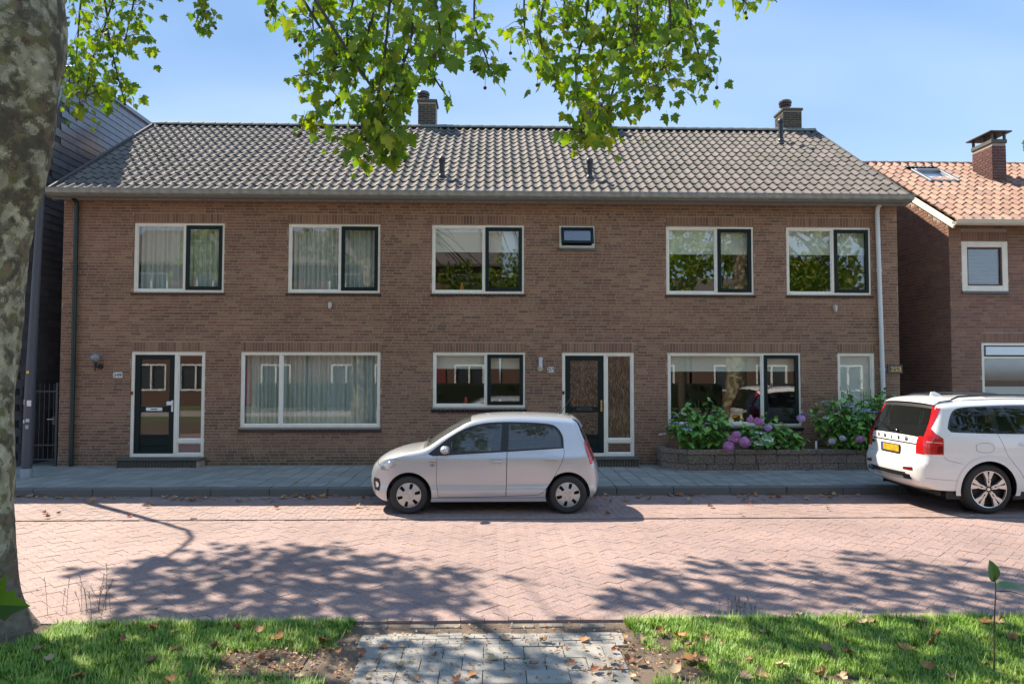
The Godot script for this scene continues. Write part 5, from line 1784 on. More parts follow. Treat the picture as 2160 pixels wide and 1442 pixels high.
	both(car, "sill_line", sh, PackedVector2Array([Vector2(0.95, 0.244), Vector2(2.64, 0.244), Vector2(2.66, 0.256), Vector2(0.93, 0.256)]), [], mats.dark_trim, 0.2, -0.008)
	# mirrors, wipers, aerial, badge
	for s in [1.0, -1.0]:
		var b := MB.new()
		var p := sh.side(1.13, 0.945, s)
		b.xf = Transform3D(Basis(Vector3.UP, -0.15 * s), p + Vector3(0.0, 0.03, 0.10 * s))
		b.ball(Vector3(0.0, 0, 0), Vector3(0.07, 0.062, 0.105), 12, 8)
		b.cbox(Vector3(0.0, -0.045, -0.085), Vector3(0.06, 0.045, 0.085), 0.02)
		b.tube([Vector3(0.02, -0.03, 0.0), Vector3(0.03, -0.045, -0.1 * s)], [0.022, 0.026], 8)
		part(car, "wing_mirror", b.done(mats.silver_paint))
	var wp := MB.new()
	for e in [[-0.55, 0.1], [0.05, 0.62]]:
		var a := sh.across(t_ws0 + 0.03, e[0] + 0.05); var c := sh.across(t_ws0 + 0.10, e[1])
		wp.tube([a + Vector3(-0.02, 0.02, 0), (a + c) / 2 + Vector3(-0.02, 0.035, 0), c + Vector3(-0.02, 0.03, 0)], [0.013, 0.011, 0.008], 6)
	part(car, "wiper", wp.done(mats.dark_trim))
	wp = MB.new()
	var rp := sh.across(T.call(2.93, 1.39), 0.0)
	wp.tube([rp + Vector3(-0.03, 0, 0), rp + Vector3(0.02, 0.04, 0), rp + Vector3(0.20, 0.30, 0)], [0.018, 0.006, 0.003], 6)
	part(car, "aerial", wp.done(mats.dark_trim))
	wp = MB.new()
	patch(wp, closed([Vector2(0.90, 0.742), Vector2(0.925, 0.766), Vector2(0.96, 0.766), Vector2(0.985, 0.742), Vector2(0.96, 0.72), Vector2(0.925, 0.72)], 0.02), [closed([Vector2(0.908, 0.742), Vector2(0.925, 0.759), Vector2(0.96, 0.759), Vector2(0.977, 0.742), Vector2(0.96, 0.727), Vector2(0.925, 0.727)], 0.02)], 0.022, func(u, v): return sh.side(u, v, 1.0), 0.003)
	patch(wp, closed([Vector2(0.925, 0.742), Vector2(0.94, 0.753), Vector2(0.953, 0.742), Vector2(0.94, 0.731)], 0.02), [], 0.1, func(u, v): return sh.side(u, v, 1.0), 0.003)
	patch(wp, PackedVector2Array([Vector2(0.885, 0.786), Vector2(0.995, 0.786), Vector2(0.995, 0.792), Vector2(0.885, 0.792)]), [], 0.1, func(u, v): return sh.side(u, v, 1.0), 0.003)
	part(car, "badge", wp.done(mat("badge_dark", L(0.05, 0.04, 0.035), 0.4)))
	# cabin, floor, wells
	seat(car, 1.55, 0.34, 0.46, 0.48, 0.35); seat(car, 1.55, -0.34, 0.46, 0.48, 0.35); seat(car, 2.5, 0.0, 1.15, 0.5, 0.3)
	var cb := MB.new()
	cb.cbox(Vector3(0.85, 0.55, -0.7), Vector3(1.17, 0.9, 0.7), 0.05)
	part(car, "dashboard", cb.done(mats.seat_cloth))
	cb = MB.new()
	cb.xf = Transform3D(Basis(Vector3(0, 0, 1), -1.1), Vector3(1.27, 0.93, 0.34))
	var ring := []
	var rad := []
	for i in 21: ring.append(Vector3(cos(TAU * i / 20.0), 0, sin(TAU * i / 20.0)) * 0.18); rad.append(0.015)
	cb.tube(ring, rad, 6, false)
	cb.tube([Vector3(-0.17, 0, 0), Vector3(0.17, 0, 0)], [0.02, 0.02], 6)
	part(car, "steering_wheel", cb.done(mats.dark_trim))
	underbody(car, sh, 0.25, 3.35, [wf, wr], 0.345, 0.822)
	for s in [1.0, -1.0]:
		wheel(car, Vector3(wf.x, 0.287, 0.785 * s), s, 0.287, 0.175, 0); wheel(car, Vector3(wr.x, 0.287, 0.785 * s), s, 0.287, 0.175, 0)


func underbody(car: Node3D, sh: Shell, x0: float, x1: float, wells: Array, r: float, half: float) -> void:
	var b := MB.new()
	b.box(Vector3(x0, 0.24, -half + 0.22), Vector3(x1, 0.36, half - 0.22))
	var a := PackedVector2Array([Vector2(x0, 0.22), Vector2(x1, 0.22), Vector2(x1, 0.55), Vector2(x0, 0.55)])
	for s in [1.0, -1.0]:
		var cuts := []
		for w in wells: cuts.append(circle(w, r, 28))
		patch(b, a, cuts, 0.4, func(u, v): return Vector3(u, v, (sh.hw(u, v) - 0.03) * s), 0.0, s < 0)
		for w in wells:
			for i in 20:
				var t0 := PI * 1.15 * i / 20.0 - 0.23; var t1 := PI * 1.15 * (i + 1) / 20.0 - 0.23
				var p0: Vector2 = w + Vector2(cos(t0), sin(t0)) * r; var p1: Vector2 = w + Vector2(cos(t1), sin(t1)) * r
				var z0: float = (sh.hw(p0.x, p0.y) - 0.012) * s; var z1: float = (sh.hw(p1.x, p1.y) - 0.012) * s
				var zi: float = (half - 0.3) * s
				b.quad(Vector3(p0.x, p0.y, z0), Vector3(p1.x, p1.y, z1), Vector3(p1.x, p1.y, zi), Vector3(p0.x, p0.y, zi))
			b.xf = Transform3D(Basis(), Vector3(w.x, w.y, (half - 0.3) * s))
			for i in 20: b.tri(Vector3.ZERO, Vector3(cos(TAU * i / 20), sin(TAU * i / 20), 0) * r, Vector3(cos(TAU * (i + 1) / 20), sin(TAU * (i + 1) / 20), 0) * r)
			b.xf = Transform3D()
	part(car, "underbody", b.done(mats.dark_trim))


func make_suv() -> void:
	# lx 0 at the rear bumper; the car faces right
	var car := thing("suv_car", "large white estate SUV parked at the right, its rear lights in view", "car", Vector3(6.06, 0, 3.70))
	var sh := Shell.new()
	sh.host = self
	sh.half = 0.985
	sh.sgn = -1.0
	sh.soft = 0.09
	sh.line = smooth_line([Vector2(4.6, 0.28), Vector2(4.86, 0.36), Vector2(4.94, 0.55), Vector2(4.93, 0.8), Vector2(4.84, 0.98), Vector2(4.5, 1.08), Vector2(3.72, 1.16), Vector2(3.35, 1.34), Vector2(2.95, 1.56), Vector2(2.65, 1.66), Vector2(2.2, 1.715), Vector2(1.6, 1.73), Vector2(1.0, 1.71), Vector2(0.60, 1.675), Vector3(0.48, 1.645, 1), Vector2(0.43, 1.5), Vector2(0.34, 1.3), Vector2(0.255, 1.13), Vector2(0.225, 1.03), Vector2(0.22, 0.9), Vector2(0.20, 0.80), Vector2(0.14, 0.74), Vector2(0.12, 0.64), Vector2(0.14, 0.53), Vector2(0.2, 0.42), Vector2(0.36, 0.355)], 0.05)
	sh.wide = [Vector2(0.1, 0.74), Vector2(0.16, 0.82), Vector2(0.25, 0.89), Vector2(0.4, 0.95), Vector2(0.6, 0.98), Vector2(1.1, 1.0), Vector2(3.8, 1.0), Vector2(4.5, 0.95), Vector2(4.8, 0.86), Vector2(4.94, 0.7)]
	sh.high = [Vector2(0.28, 0.955), Vector2(0.45, 0.985), Vector2(0.7, 1.0), Vector2(1.0, 0.995), Vector2(1.15, 0.98), Vector2(1.24, 0.95), Vector2(1.4, 0.885), Vector2(1.6, 0.80), Vector2(1.7, 0.74), Vector2(1.78, 0.7)]
	sh.setup()
	var T := func(x, y): return sh.t_of(x, y)
	var t_end := sh.length()
	var t_h0: float = T.call(4.84, 0.98); var t_w0: float = T.call(3.72, 1.16); var t_w1: float = T.call(2.75, 1.63); var t_sp: float = T.call(0.48, 1.645); var t_r1: float = T.call(0.265, 1.15); var t_gate: float = T.call(0.205, 0.81)
	sh.crown = [Vector2(0, 0.1), Vector2(t_h0, 0.1), Vector2(t_w0 - 0.2, 0.05), Vector2(t_w0 + 0.2, 0.09), Vector2(t_w1, 0.05), Vector2(t_sp - 0.4, 0.05), Vector2(t_sp, 0.05), Vector2(t_sp + 0.3, 0.06), Vector2(t_r1, 0.06), Vector2(t_gate, 0.06), Vector2(t_end, 0.05)]
	var side := sh.line.duplicate()
	side.append(Vector2(0.55, 0.35)); side.append(Vector2(4.4, 0.32))
	var wr := Vector2(1.12, 0.378); var wf := Vector2(4.10, 0.378)
	var arch_r := circle(wr, 0.43, 44); var arch_f := circle(wf, 0.43, 44)
	var dlo := closed([Vector3(0.545, 1.29, 1), Vector2(0.60, 1.42), Vector2(0.69, 1.55), Vector2(0.85, 1.605), Vector2(1.3, 1.635), Vector2(2.0, 1.645), Vector2(2.6, 1.595), Vector2(3.1, 1.39), Vector3(3.45, 1.19, 1), Vector3(2.2, 1.20, 1), Vector3(1.0, 1.22, 1), Vector2(0.58, 1.238)], 0.05)
	var q_gl := closed([Vector3(0.575, 1.285, 1), Vector2(0.64, 1.43), Vector2(0.73, 1.545), Vector2(0.87, 1.585), Vector3(1.235, 1.61, 1), Vector3(1.235, 1.235, 1), Vector2(0.9, 1.243), Vector2(0.62, 1.252)], 0.05)
	var r_gl := closed([Vector3(1.33, 1.235, 1), Vector3(1.33, 1.615, 1), Vector3(1.44, 1.62, 1), Vector3(1.58, 1.233, 1)], 0.1)
	var r2_gl := closed([Vector3(1.62, 1.232, 1), Vector3(1.49, 1.62, 1), Vector2(2.0, 1.622), Vector3(2.2, 1.61, 1), Vector3(2.2, 1.22, 1)], 0.1)
	var f_gl := closed([Vector3(2.28, 1.22, 1), Vector3(2.28, 1.605, 1), Vector2(2.6, 1.565), Vector2(3.05, 1.385), Vector3(3.35, 1.21, 1)], 0.1)
	var light := closed([Vector3(0.475, 1.60, 1), Vector3(0.525, 1.59, 1), Vector3(0.335, 1.285, 1), Vector3(0.365, 1.21, 1), Vector3(0.455, 1.14, 1), Vector3(0.445, 0.895, 1), Vector3(0.20, 0.895, 1), Vector3(0.23, 1.10, 1), Vector3(0.28, 1.24, 1)], 0.1)
	var door_r := closed([Vector3(1.285, 1.215, 1), Vector3(2.235, 1.205, 1), Vector3(2.24, 0.40, 1), Vector3(1.72, 0.40, 1), Vector2(1.62, 0.62), Vector2(1.48, 0.80), Vector3(1.42, 0.88, 1)], 0.08)
	var door_f := closed([Vector3(2.247, 1.205, 1), Vector3(3.42, 1.195, 1), Vector2(3.5, 0.9), Vector3(3.45, 0.40, 1), Vector3(2.252, 0.40, 1)], 0.08)
	var grow := func(p: PackedVector2Array) -> PackedVector2Array: return Geometry2D.offset_polygon(p, 0.006)[0]
	var seam := PackedVector2Array([Vector2(0.44, 0.872), Vector2(0.49, 0.815), Vector2(0.72, 0.76), Vector2(0.72, 0.764), Vector2(0.492, 0.82), Vector2(0.442, 0.878)])
	var seam2 := PackedVector2Array([Vector2(0.22, 0.53), Vector2(0.72, 0.50), Vector2(0.72, 0.504), Vector2(0.22, 0.535)])
	both(car, "body_side", sh, side, [arch_f, arch_r, dlo, light, grow.call(door_f), grow.call(door_r), seam, seam2], mats.white_car, 0.04)
	for e in [[door_r, 1.72], [door_f, 2.75]]:
		var ds := both(car, "door", sh, e[0], [], mats.white_car, 0.09)
		for i in 2:
			var s := 1.0 if i == 0 else -1.0
			var b := MB.new()
			b.xf = Transform3D(Basis(), sh.side(e[1], 1.055, s))
			b.tube([Vector3(-0.12, 0.0, 0.01 * s), Vector3(-0.09, 0.002, 0.03 * s), Vector3(0.09, 0.002, 0.03 * s), Vector3(0.12, 0.0, 0.01 * s)], [0.014, 0.018, 0.018, 0.014], 8)
			part(ds[i], "handle", b.done(mats.white_car))
			b = MB.new()
			patch(b, closed([Vector2(e[1] - 0.07, 1.055), Vector2(e[1], 1.09), Vector2(e[1] + 0.07, 1.055), Vector2(e[1], 1.02)], 0.03), [], 0.08, func(u, v): return sh.side(u, v, s), 0.002, s < 0)
			part(ds[i], "handle_cup", b.done(mats.silver_plastic))
	both(car, "window_surround", sh, dlo, [q_gl, r_gl, r2_gl, f_gl], mats.gloss_black, 0.08, 0.001)
	for g in [q_gl, r_gl, r2_gl]: glazed(car, sh, g, mats.privacy_glass)
	glazed(car, sh, f_gl, mats.car_glass)
	both(car, "tail_light", sh, light, [], mats.tail_red, 0.03, 0.004)
	both(car, "tail_light_core", sh, closed([Vector3(0.35, 0.92, 1), Vector3(0.43, 0.915, 1), Vector3(0.435, 1.03, 1), Vector3(0.38, 1.02, 1)], 0.1), [], mats.tail_dark, 0.06, 0.006)
	both(car, "tail_light_line", sh, PackedVector2Array([Vector2(0.25, 1.075), Vector2(0.44, 1.065), Vector2(0.44, 1.08), Vector2(0.25, 1.09)]), [], mat("tail_line", L(0.7, 0.35, 0.33), 0.2), 0.06, 0.006)
	both(car, "fuel_flap", sh, closed([Vector2(0.93, 1.045), Vector2(1.0, 1.075), Vector2(1.14, 1.075), Vector2(1.2, 1.04), Vector2(1.2, 0.97), Vector2(1.14, 0.935), Vector2(1.0, 0.935), Vector2(0.93, 0.97)], 0.03), [closed([Vector2(0.935, 1.043), Vector2(1.0, 1.071), Vector2(1.14, 1.071), Vector2(1.196, 1.038), Vector2(1.196, 0.972), Vector2(1.14, 0.939), Vector2(1.0, 0.939), Vector2(0.935, 0.972)], 0.03)], mats.dark_trim, 0.03, 0.0015)
	# wheel arch lips
	for w in [wr, wf]:
		var lip := Geometry2D.clip_polygons(circle(w, 0.495, 48), circle(w, 0.43, 48))
		var top := PackedVector2Array([w + Vector2(-0.6, -0.1), w + Vector2(0.6, -0.1), w + Vector2(0.6, 0.6), w + Vector2(-0.6, 0.6)])
		var rim := circle(w, 0.497, 48)
		both(car, "arch_lip", sh, Geometry2D.intersect_polygons(rim, top)[0], [circle(w, 0.428, 48)], mats.white_car, 0.06, 0.008)
	# across
	over(car, "front_bumper", sh, strip(0, t_h0, -1, 1), [], mats.white_car, 0.2)
	over(car, "bonnet", sh, strip(t_h0, t_w0, -1, 1), [], mats.white_car, 0.2)
	over(car, "windscreen", sh, strip(t_w0, t_w1, -1, 1), [], mats.screen_glass, 0.15)
	over(car, "roof", sh, strip(t_w1, t_sp + 0.02, -1, 1), [strip(t_w1 + 0.25, t_sp - 0.95, -0.75, 0.75)], mats.white_car, 0.12)
	over(car, "sunroof", sh, strip(t_w1 + 0.25, t_sp - 0.95, -0.75, 0.75), [], mats.gloss_black, 0.15)
	over(car, "spoiler", sh, strip(t_sp - 0.28, t_sp + 0.015, -0.99, 0.99), [], mats.white_car, 0.1, 0.03)
	over(car, "spoiler_edge", sh, strip(t_sp + 0.012, t_sp + 0.07, -0.92, 0.92), [], mats.dark_trim, 0.1, 0.004)
	over(car, "rear_window", sh, strip(t_sp + 0.07, t_r1, -0.90, 0.90), [], mats.privacy_glass, 0.1, 0.002)
	for s in [[-1.0, -0.86], [0.86, 1.0]]:
		over(car, "tail_light", sh, strip(t_sp + 0.02, t_r1 - 0.02, s[0] if s[0] < 0 else 0.92, -0.92 if s[0] < 0 else s[1]), [], mats.tail_red, 0.08, 0.004)
		over(car, "tail_light", sh, strip(t_r1 - 0.02, t_r1 + 0.25, s[0] if s[0] < 0 else 0.80, -0.80 if s[0] < 0 else s[1]), [], mats.tail_red, 0.08, 0.004)
	over(car, "tailgate", sh, strip(t_r1, t_gate, -1, 1), [strip(t_r1 + 0.10, t_r1 + 0.118, -0.8, 0.8)], mats.white_car, 0.1)
	over(car, "tailgate_crease", sh, strip(t_r1 + 0.10, t_r1 + 0.118, -0.8, 0.8), [], mats.dark_trim, 0.1, -0.012)
	over(car, "rear_bumper", sh, strip(t_gate + 0.004, t_end, -1, 1), [], mats.white_car, 0.1)
	var t_low: float = T.call(0.13, 0.57)
	over(car, "diffuser", sh, strip(t_low, t_low + 0.08, -0.72, 0.72), [], mats.dark_trim, 0.1, 0.004)
	over(car, "skid_plate", sh, strip(t_low + 0.06, t_low + 0.10, -0.62, 0.62), [], mats.bright_alloy, 0.1, 0.01)
	for s in [[-0.95, -0.66], [0.66, 0.95]]:
		over(car, "bumper_reflector", sh, closed([Vector3(t_gate + 0.17, s[0], 1), Vector3(t_gate + 0.15, s[1], 1), Vector3(t_gate + 0.20, s[1], 1), Vector3(t_gate + 0.20, s[0], 1)], 0.2), [], mats.tail_dark, 0.1, 0.004)
		over(car, "exhaust_trim", sh, closed([Vector3(t_low + 0.02, s[0] * 0.95, 1), Vector3(t_low + 0.02, s[1] * 0.9, 1), Vector3(t_low + 0.10, s[1] * 0.9, 1), Vector3(t_low + 0.10, s[0] * 0.95, 1)], 0.2), [], mats.chrome, 0.1, 0.012)
		over(car, "exhaust_outlet", sh, closed([Vector3(t_low + 0.032, s[0] * 0.93, 1), Vector3(t_low + 0.032, s[1] * 0.885, 1), Vector3(t_low + 0.088, s[1] * 0.885, 1), Vector3(t_low + 0.088, s[0] * 0.93, 1)], 0.2), [], mats.gloss_black, 0.1, 0.015)
	# number plate (blank), badge lettering, wiper
	var np := sh.across(t_r1 + 0.22, 0.0)
	var plate := group_of(car, "number_plate", np + Vector3(-0.012, 0, 0))
	plate.rotation = Vector3(0, -PI / 2, 0)
	var b := MB.new()
	b.cbox(Vector3(-0.26, -0.055, -0.01), Vector3(0.26, 0.055, 0.006), 0.003)
	part(plate, "plate", b.done(mats.plate_yellow))
	b = MB.new()
	b.box(Vector3(-0.26, -0.055, 0.0065), Vector3(-0.215, 0.055, 0.0075))
	part(plate, "country_band", b.done(mats.plate_blue))
	b = MB.new()
	bars(b, -0.272, 0.272, -0.075, 0.066, 0.012, -0.012, 0.01, 0.003)
	b.box(Vector3(-0.27, -0.075, -0.012), Vector3(0.27, -0.055, 0.008))
	part(plate, "holder", b.done(mats.dark_trim))
	for i in 5:
		var p := sh.across(t_r1 + 0.055, -0.50 + 0.25 * i)
		var q := sh.across(t_r1 + 0.055, -0.48 + 0.25 * i)
		var o := part(car, "badge_letter", lettering(["V", "O", "L", "V", "O"][i], 0.062, 0.008, mats.dark_trim), p + Vector3(-0.008, 0, 0))
		o.rotation = Vector3(0.0, -PI / 2 + atan2(q.x - p.x, q.z - p.z), 0.0)
	var o9 := part(car, "badge_letter", lettering("XC90", 0.05, 0.006, mats.dark_trim), sh.across(t_r1 + 0.165, -0.72) + Vector3(-0.01, 0, 0))
	o9.rotation = Vector3(0, -PI / 2 - 0.25, 0)
	b = MB.new()
	var w0 := sh.across(t_r1 - 0.05, 0.12); var w1 := sh.across(t_r1 - 0.05, -0.55)
	b.ball(w0 + Vector3(-0.02, 0, 0), Vector3(0.03, 0.03, 0.05), 8, 6)
	b.tube([w0 + Vector3(-0.03, 0.01, 0), (w0 + w1) / 2 + Vector3(-0.045, 0.06, 0), w1 + Vector3(-0.02, 0.11, 0)], [0.014, 0.012, 0.008], 6)
	part(car, "wiper", b.done(mats.gloss_black))
	# roof rails, fin
	for s in [1.0, -1.0]:
		b = MB.new()
		var pts := []; var rad := []
		for i in 13:
			var t := lerpf(t_sp - 0.25, t_w1 + 0.05, i / 12.0)
			var p := sh.across(t, 0.93 * s)
			pts.append(p + Vector3(0, 0.055 if i > 0 and i < 12 else 0.0, 0)); rad.append(0.017 if i > 0 and i < 12 else 0.012)
		b.tube(pts, rad, 8)
		part(car, "roof_rail", b.done(mats.gloss_black))
	b = MB.new()
	var fp := sh.across(t_sp - 0.45, 0.0)
	var fin := [Vector2(-0.10, -0.01), Vector2(0.12, -0.01), Vector2(0.06, 0.035), Vector2(-0.02, 0.075), Vector2(-0.07, 0.07)]
	for i in fin.size():
		var a: Vector2 = fin[i]; var e: Vector2 = fin[(i + 1) % fin.size()]
		for s in [1.0, -1.0]:
			b.tri(fp + Vector3(0, 0.02, 0.03 * s), fp + Vector3(a.x, a.y, 0.01 * s), fp + Vector3(e.x, e.y, 0.01 * s))
		b.quad(fp + Vector3(a.x, a.y, -0.01), fp + Vector3(e.x, e.y, -0.01), fp + Vector3(e.x, e.y, 0.01), fp + Vector3(a.x, a.y, 0.01))
	part(car, "aerial_fin", b.done(mats.white_car))
	for x in [1.9, 2.95]:
		seat(car, x, 0.42, 0.5, 0.55, 0.3); seat(car, x, -0.42, 0.5, 0.55, 0.3)
	for s in [1.0, -1.0]:
		b = MB.new()
		b.ball(sh.side(3.25, 1.2, s) + Vector3(0, 0.02, 0.12 * s), Vector3(0.08, 0.08, 0.13), 12, 8)
		part(car, "wing_mirror", b.done(mats.white_car))
		b = MB.new()
		b.cbox(Vector3(1.6, 0.27, 0.86 * s - 0.05), Vector3(3.6, 0.34, 0.86 * s + 0.05), 0.02)
		part(car, "side_step", b.done(mats.bright_alloy))
	underbody(car, sh, 0.5, 4.6, [wf, wr], 0.43, 0.985)
	for s in [1.0, -1.0]:
		wheel(car, Vector3(wf.x, 0.378, 0.955 * s), s, 0.378, 0.26, 1); wheel(car, Vector3(wr.x, 0.378, 0.955 * s), s, 0.378, 0.26, 1)


# ---- trees, shrubs, grass, fallen leaves -----------------------------------

func leaf_mesh(m: Material, fold: float, droop: float, tint := Color.WHITE, kind := 0, curl := 0.0) -> Mesh:
	# stalk at the origin, tip along +y, face along +z; length 1
	var half := [Vector2(0.0, 0.05), Vector2(0.17, -0.03), Vector2(0.40, 0.02), Vector2(0.33, 0.15), Vector2(0.50, 0.19), Vector2(0.46, 0.33), Vector2(0.62, 0.50), Vector2(0.42, 0.49), Vector2(0.25, 0.52), Vector2(0.31, 0.67), Vector2(0.18, 0.73), Vector2(0.0, 1.0)]
	if kind == 1: half = [Vector2(0.0, 0.0), Vector2(0.16, 0.08), Vector2(0.31, 0.28), Vector2(0.34, 0.45), Vector2(0.27, 0.68), Vector2(0.13, 0.87), Vector2(0.0, 1.0)]
	var ring := []
	for p in half: ring.append(p)
	for i in range(half.size() - 2, 0, -1): ring.append(Vector2(-half[i].x, half[i].y))
	var lift := func(p: Vector2) -> Vector3:
		var z := absf(p.x) * fold - p.y * p.y * droop
		var q := Vector3(p.x, p.y, z)
		if curl > 0.0:
			var a := p.x * curl * 2.2
			var c := (p.y - 0.4) * curl * 1.4
			q = Vector3(sin(a) / (curl * 2.2), 0.4 + sin(c) / (curl * 1.4), z + (1.0 - cos(a)) / (curl * 2.2) + (1.0 - cos(c)) / (curl * 1.4) * 0.6)
		return q
	var b := MB.new()
	b.col = tint
	var mid: Vector3 = lift.call(Vector2(0, 0.36))
	var ids := []
	var nm := func(p: Vector2) -> Vector3:
		var e := 0.02
		var s := signf(p.x) * 0.03
		var q := Vector2(p.x + s, p.y)
		return (lift.call(q + Vector2(e, 0)) - lift.call(q - Vector2(e, 0))).cross(lift.call(q + Vector2(0, e)) - lift.call(q - Vector2(0, e))).normalized()
	for side in 2:
		var sg := 1.0 if side == 0 else -1.0
		var c := b.vert(mid, nm.call(Vector2(0.05 * sg, 0.36)))
		var prev := -1
		for i in half.size():
			var p := Vector2(half[i].x * sg, half[i].y)
			var v := b.vert(lift.call(p), nm.call(p if absf(p.x) > 0.01 else Vector2(0.02 * sg, p.y)))
			if prev >= 0:
				if side == 0: b.face(c, prev, v)
				else: b.face(c, v, prev)
			prev = v
	if kind == 0:      # stalk
		b.tube([Vector3(0, -0.28, 0.05), Vector3(0, 0.06, 0)], [0.012, 0.014], 3, false)
	return b.done(m)


func leaf_pose(r: RandomNumberGenerator, at: Vector3, size: float, tip: Vector3, face: Vector3) -> Transform3D:
	var y := tip.normalized()
	var z := (face - y * face.dot(y)).normalized()
	if z.length() < 0.5: z = y.cross(Vector3.RIGHT).normalized()
	return Transform3D(Basis(y.cross(z), y, z).scaled(Vector3.ONE * size), at)


func bark_texture() -> Texture2D:
	var w := 640; var h := 1280
	var im := Image.create(w, h, false, Image.FORMAT_RGB8)
	var hm := Image.create(w, h, false, Image.FORMAT_RGB8)
	var a := FastNoiseLite.new(); a.seed = 3; a.frequency = 0.024; a.fractal_octaves = 2; a.domain_warp_enabled = true; a.domain_warp_amplitude = 22.0; a.domain_warp_frequency = 0.05
	var c := FastNoiseLite.new(); c.seed = 9; c.frequency = 0.05; c.fractal_octaves = 4
	var e := FastNoiseLite.new(); e.seed = 14; e.frequency = 0.03; e.fractal_octaves = 2; e.domain_warp_enabled = true; e.domain_warp_amplitude = 18.0; e.domain_warp_frequency = 0.04
	for j in h:
		for i in w:
			var u := TAU * i / w
			var x := cos(u) * 82.0; var z := sin(u) * 82.0; var y := j * 1.08
			var n := a.get_noise_3d(x, y, z); var f := c.get_noise_3d(x, y, z); var q := e.get_noise_3d(x + 300, y * 0.8, z)
			var up := 7.0 * j / h
			n += 0.16 * smoothstep(0.6, 1.4, up) * (1.0 - smoothstep(3.0, 4.0, up))
			var rough := 1.0 - smoothstep(0.2, 0.9, up)       # the flaking plates of old bark at the foot
			var k := Color(0.42, 0.395, 0.305)
			if n > 0.12: k = Color(0.60, 0.575, 0.475)
			if n > 0.12 and q > 0.2: k = Color(0.68, 0.65, 0.54)
			if n < -0.14: k = Color(0.33, 0.30, 0.235)
			if q < -0.3: k = Color(0.44, 0.42, 0.28)
			if q < -0.12 and n < -0.24: k = Color(0.47, 0.39, 0.31)
			if rough > 0.0 and f + rough * 0.5 > 0.15: k = k.lerp(Color(0.40, 0.37, 0.32), 0.85)
			k = k * (0.95 + 0.2 * f)
			im.set_pixel(i, h - 1 - j, k)
			var g := clampf(0.5 + (0.3 if n < -0.14 else 0.0) - (0.25 if n > 0.12 else 0.0) - (0.15 if n > 0.12 and q > 0.2 else 0.0) + f * (0.12 + 0.5 * rough), 0.0, 1.0)
			hm.set_pixel(i, h - 1 - j, Color(g, g, g))
	tex.bark_height = ImageTexture.create_from_image(hm)
	return ImageTexture.create_from_image(im)


func trunk_mesh(path: Array, m: Material, sides := 40) -> Mesh:
	# path: [centre, radius]; a lumpy, gently ribbed stem
	var b := MB.new()
	var f := FastNoiseLite.new(); f.seed = 6; f.frequency = 0.9; f.fractal_octaves = 4
	var rows := 90
	var pts := []
	for i in path.size() - 1:
		for j in rows / (path.size() - 1) + 1:
			var t := float(j) / (rows / (path.size() - 1) + 1)
			var p0: Vector3 = path[maxi(i - 1, 0)][0]; var p3: Vector3 = path[mini(i + 2, path.size() - 1)][0]
			pts.append([path[i][0].cubic_interpolate(path[i + 1][0], p0, p3, t), lerpf(path[i][1], path[i + 1][1], smoothstep(0.0, 1.0, t))])
	pts.append(path[path.size() - 1])
	var pos := []
	for i in pts.size():
		var row := []
		for k in sides + 1:
			var a := TAU * k / sides
			var d := Vector3(cos(a), 0, -sin(a))
			var y: float = pts[i][0].y
			var flare := exp(-maxf(y, 0.0) * 4.5) * 0.12 * (0.5 + 0.5 * sin(a * 5.0 + 0.6))
			var r: float = pts[i][1] * (1.0 + f.get_noise_3d(d.x * 0.9, y * 0.7, d.z * 0.9) * 0.16) + flare + f.get_noise_3d(d.x * 4.0, y * 5.0, d.z * 4.0) * 0.012
			row.append(pts[i][0] + d * r)
		pos.append(row)
	for i in pts.size():
		for k in sides + 1:
			var up: Vector3 = pos[mini(i + 1, pts.size() - 1)][k] - pos[maxi(i - 1, 0)][k]
			var ac: Vector3 = pos[i][(k + 1) % sides] - pos[i][(k - 1 + sides) % sides]
			b.vert(pos[i][k], ac.cross(up), Vector2(float(k) / sides, 1.0 - pos[i][k].y / 7.0))
	for i in pts.size() - 1:
		for k in sides:
			var q := i * (sides + 1) + k
			b.face(q, q + 1, q + sides + 2); b.face(q, q + sides + 2, q + sides + 1)
	return b.done(m)


func twig(b: MB, pts: Array, r0: float, r1: float) -> Array:
	var out := []
	for i in pts.size() - 1:
		for j in 4:
			out.append(pts[i].cubic_interpolate(pts[i + 1], pts[maxi(i - 1, 0)], pts[mini(i + 2, pts.size() - 1)], j / 4.0))
	out.append(pts[pts.size() - 1])
	var rad := []
	for i in out.size(): rad.append(lerpf(r0, r1, float(i) / (out.size() - 1)))
	b.tube(out, rad, 6, false)
	return out


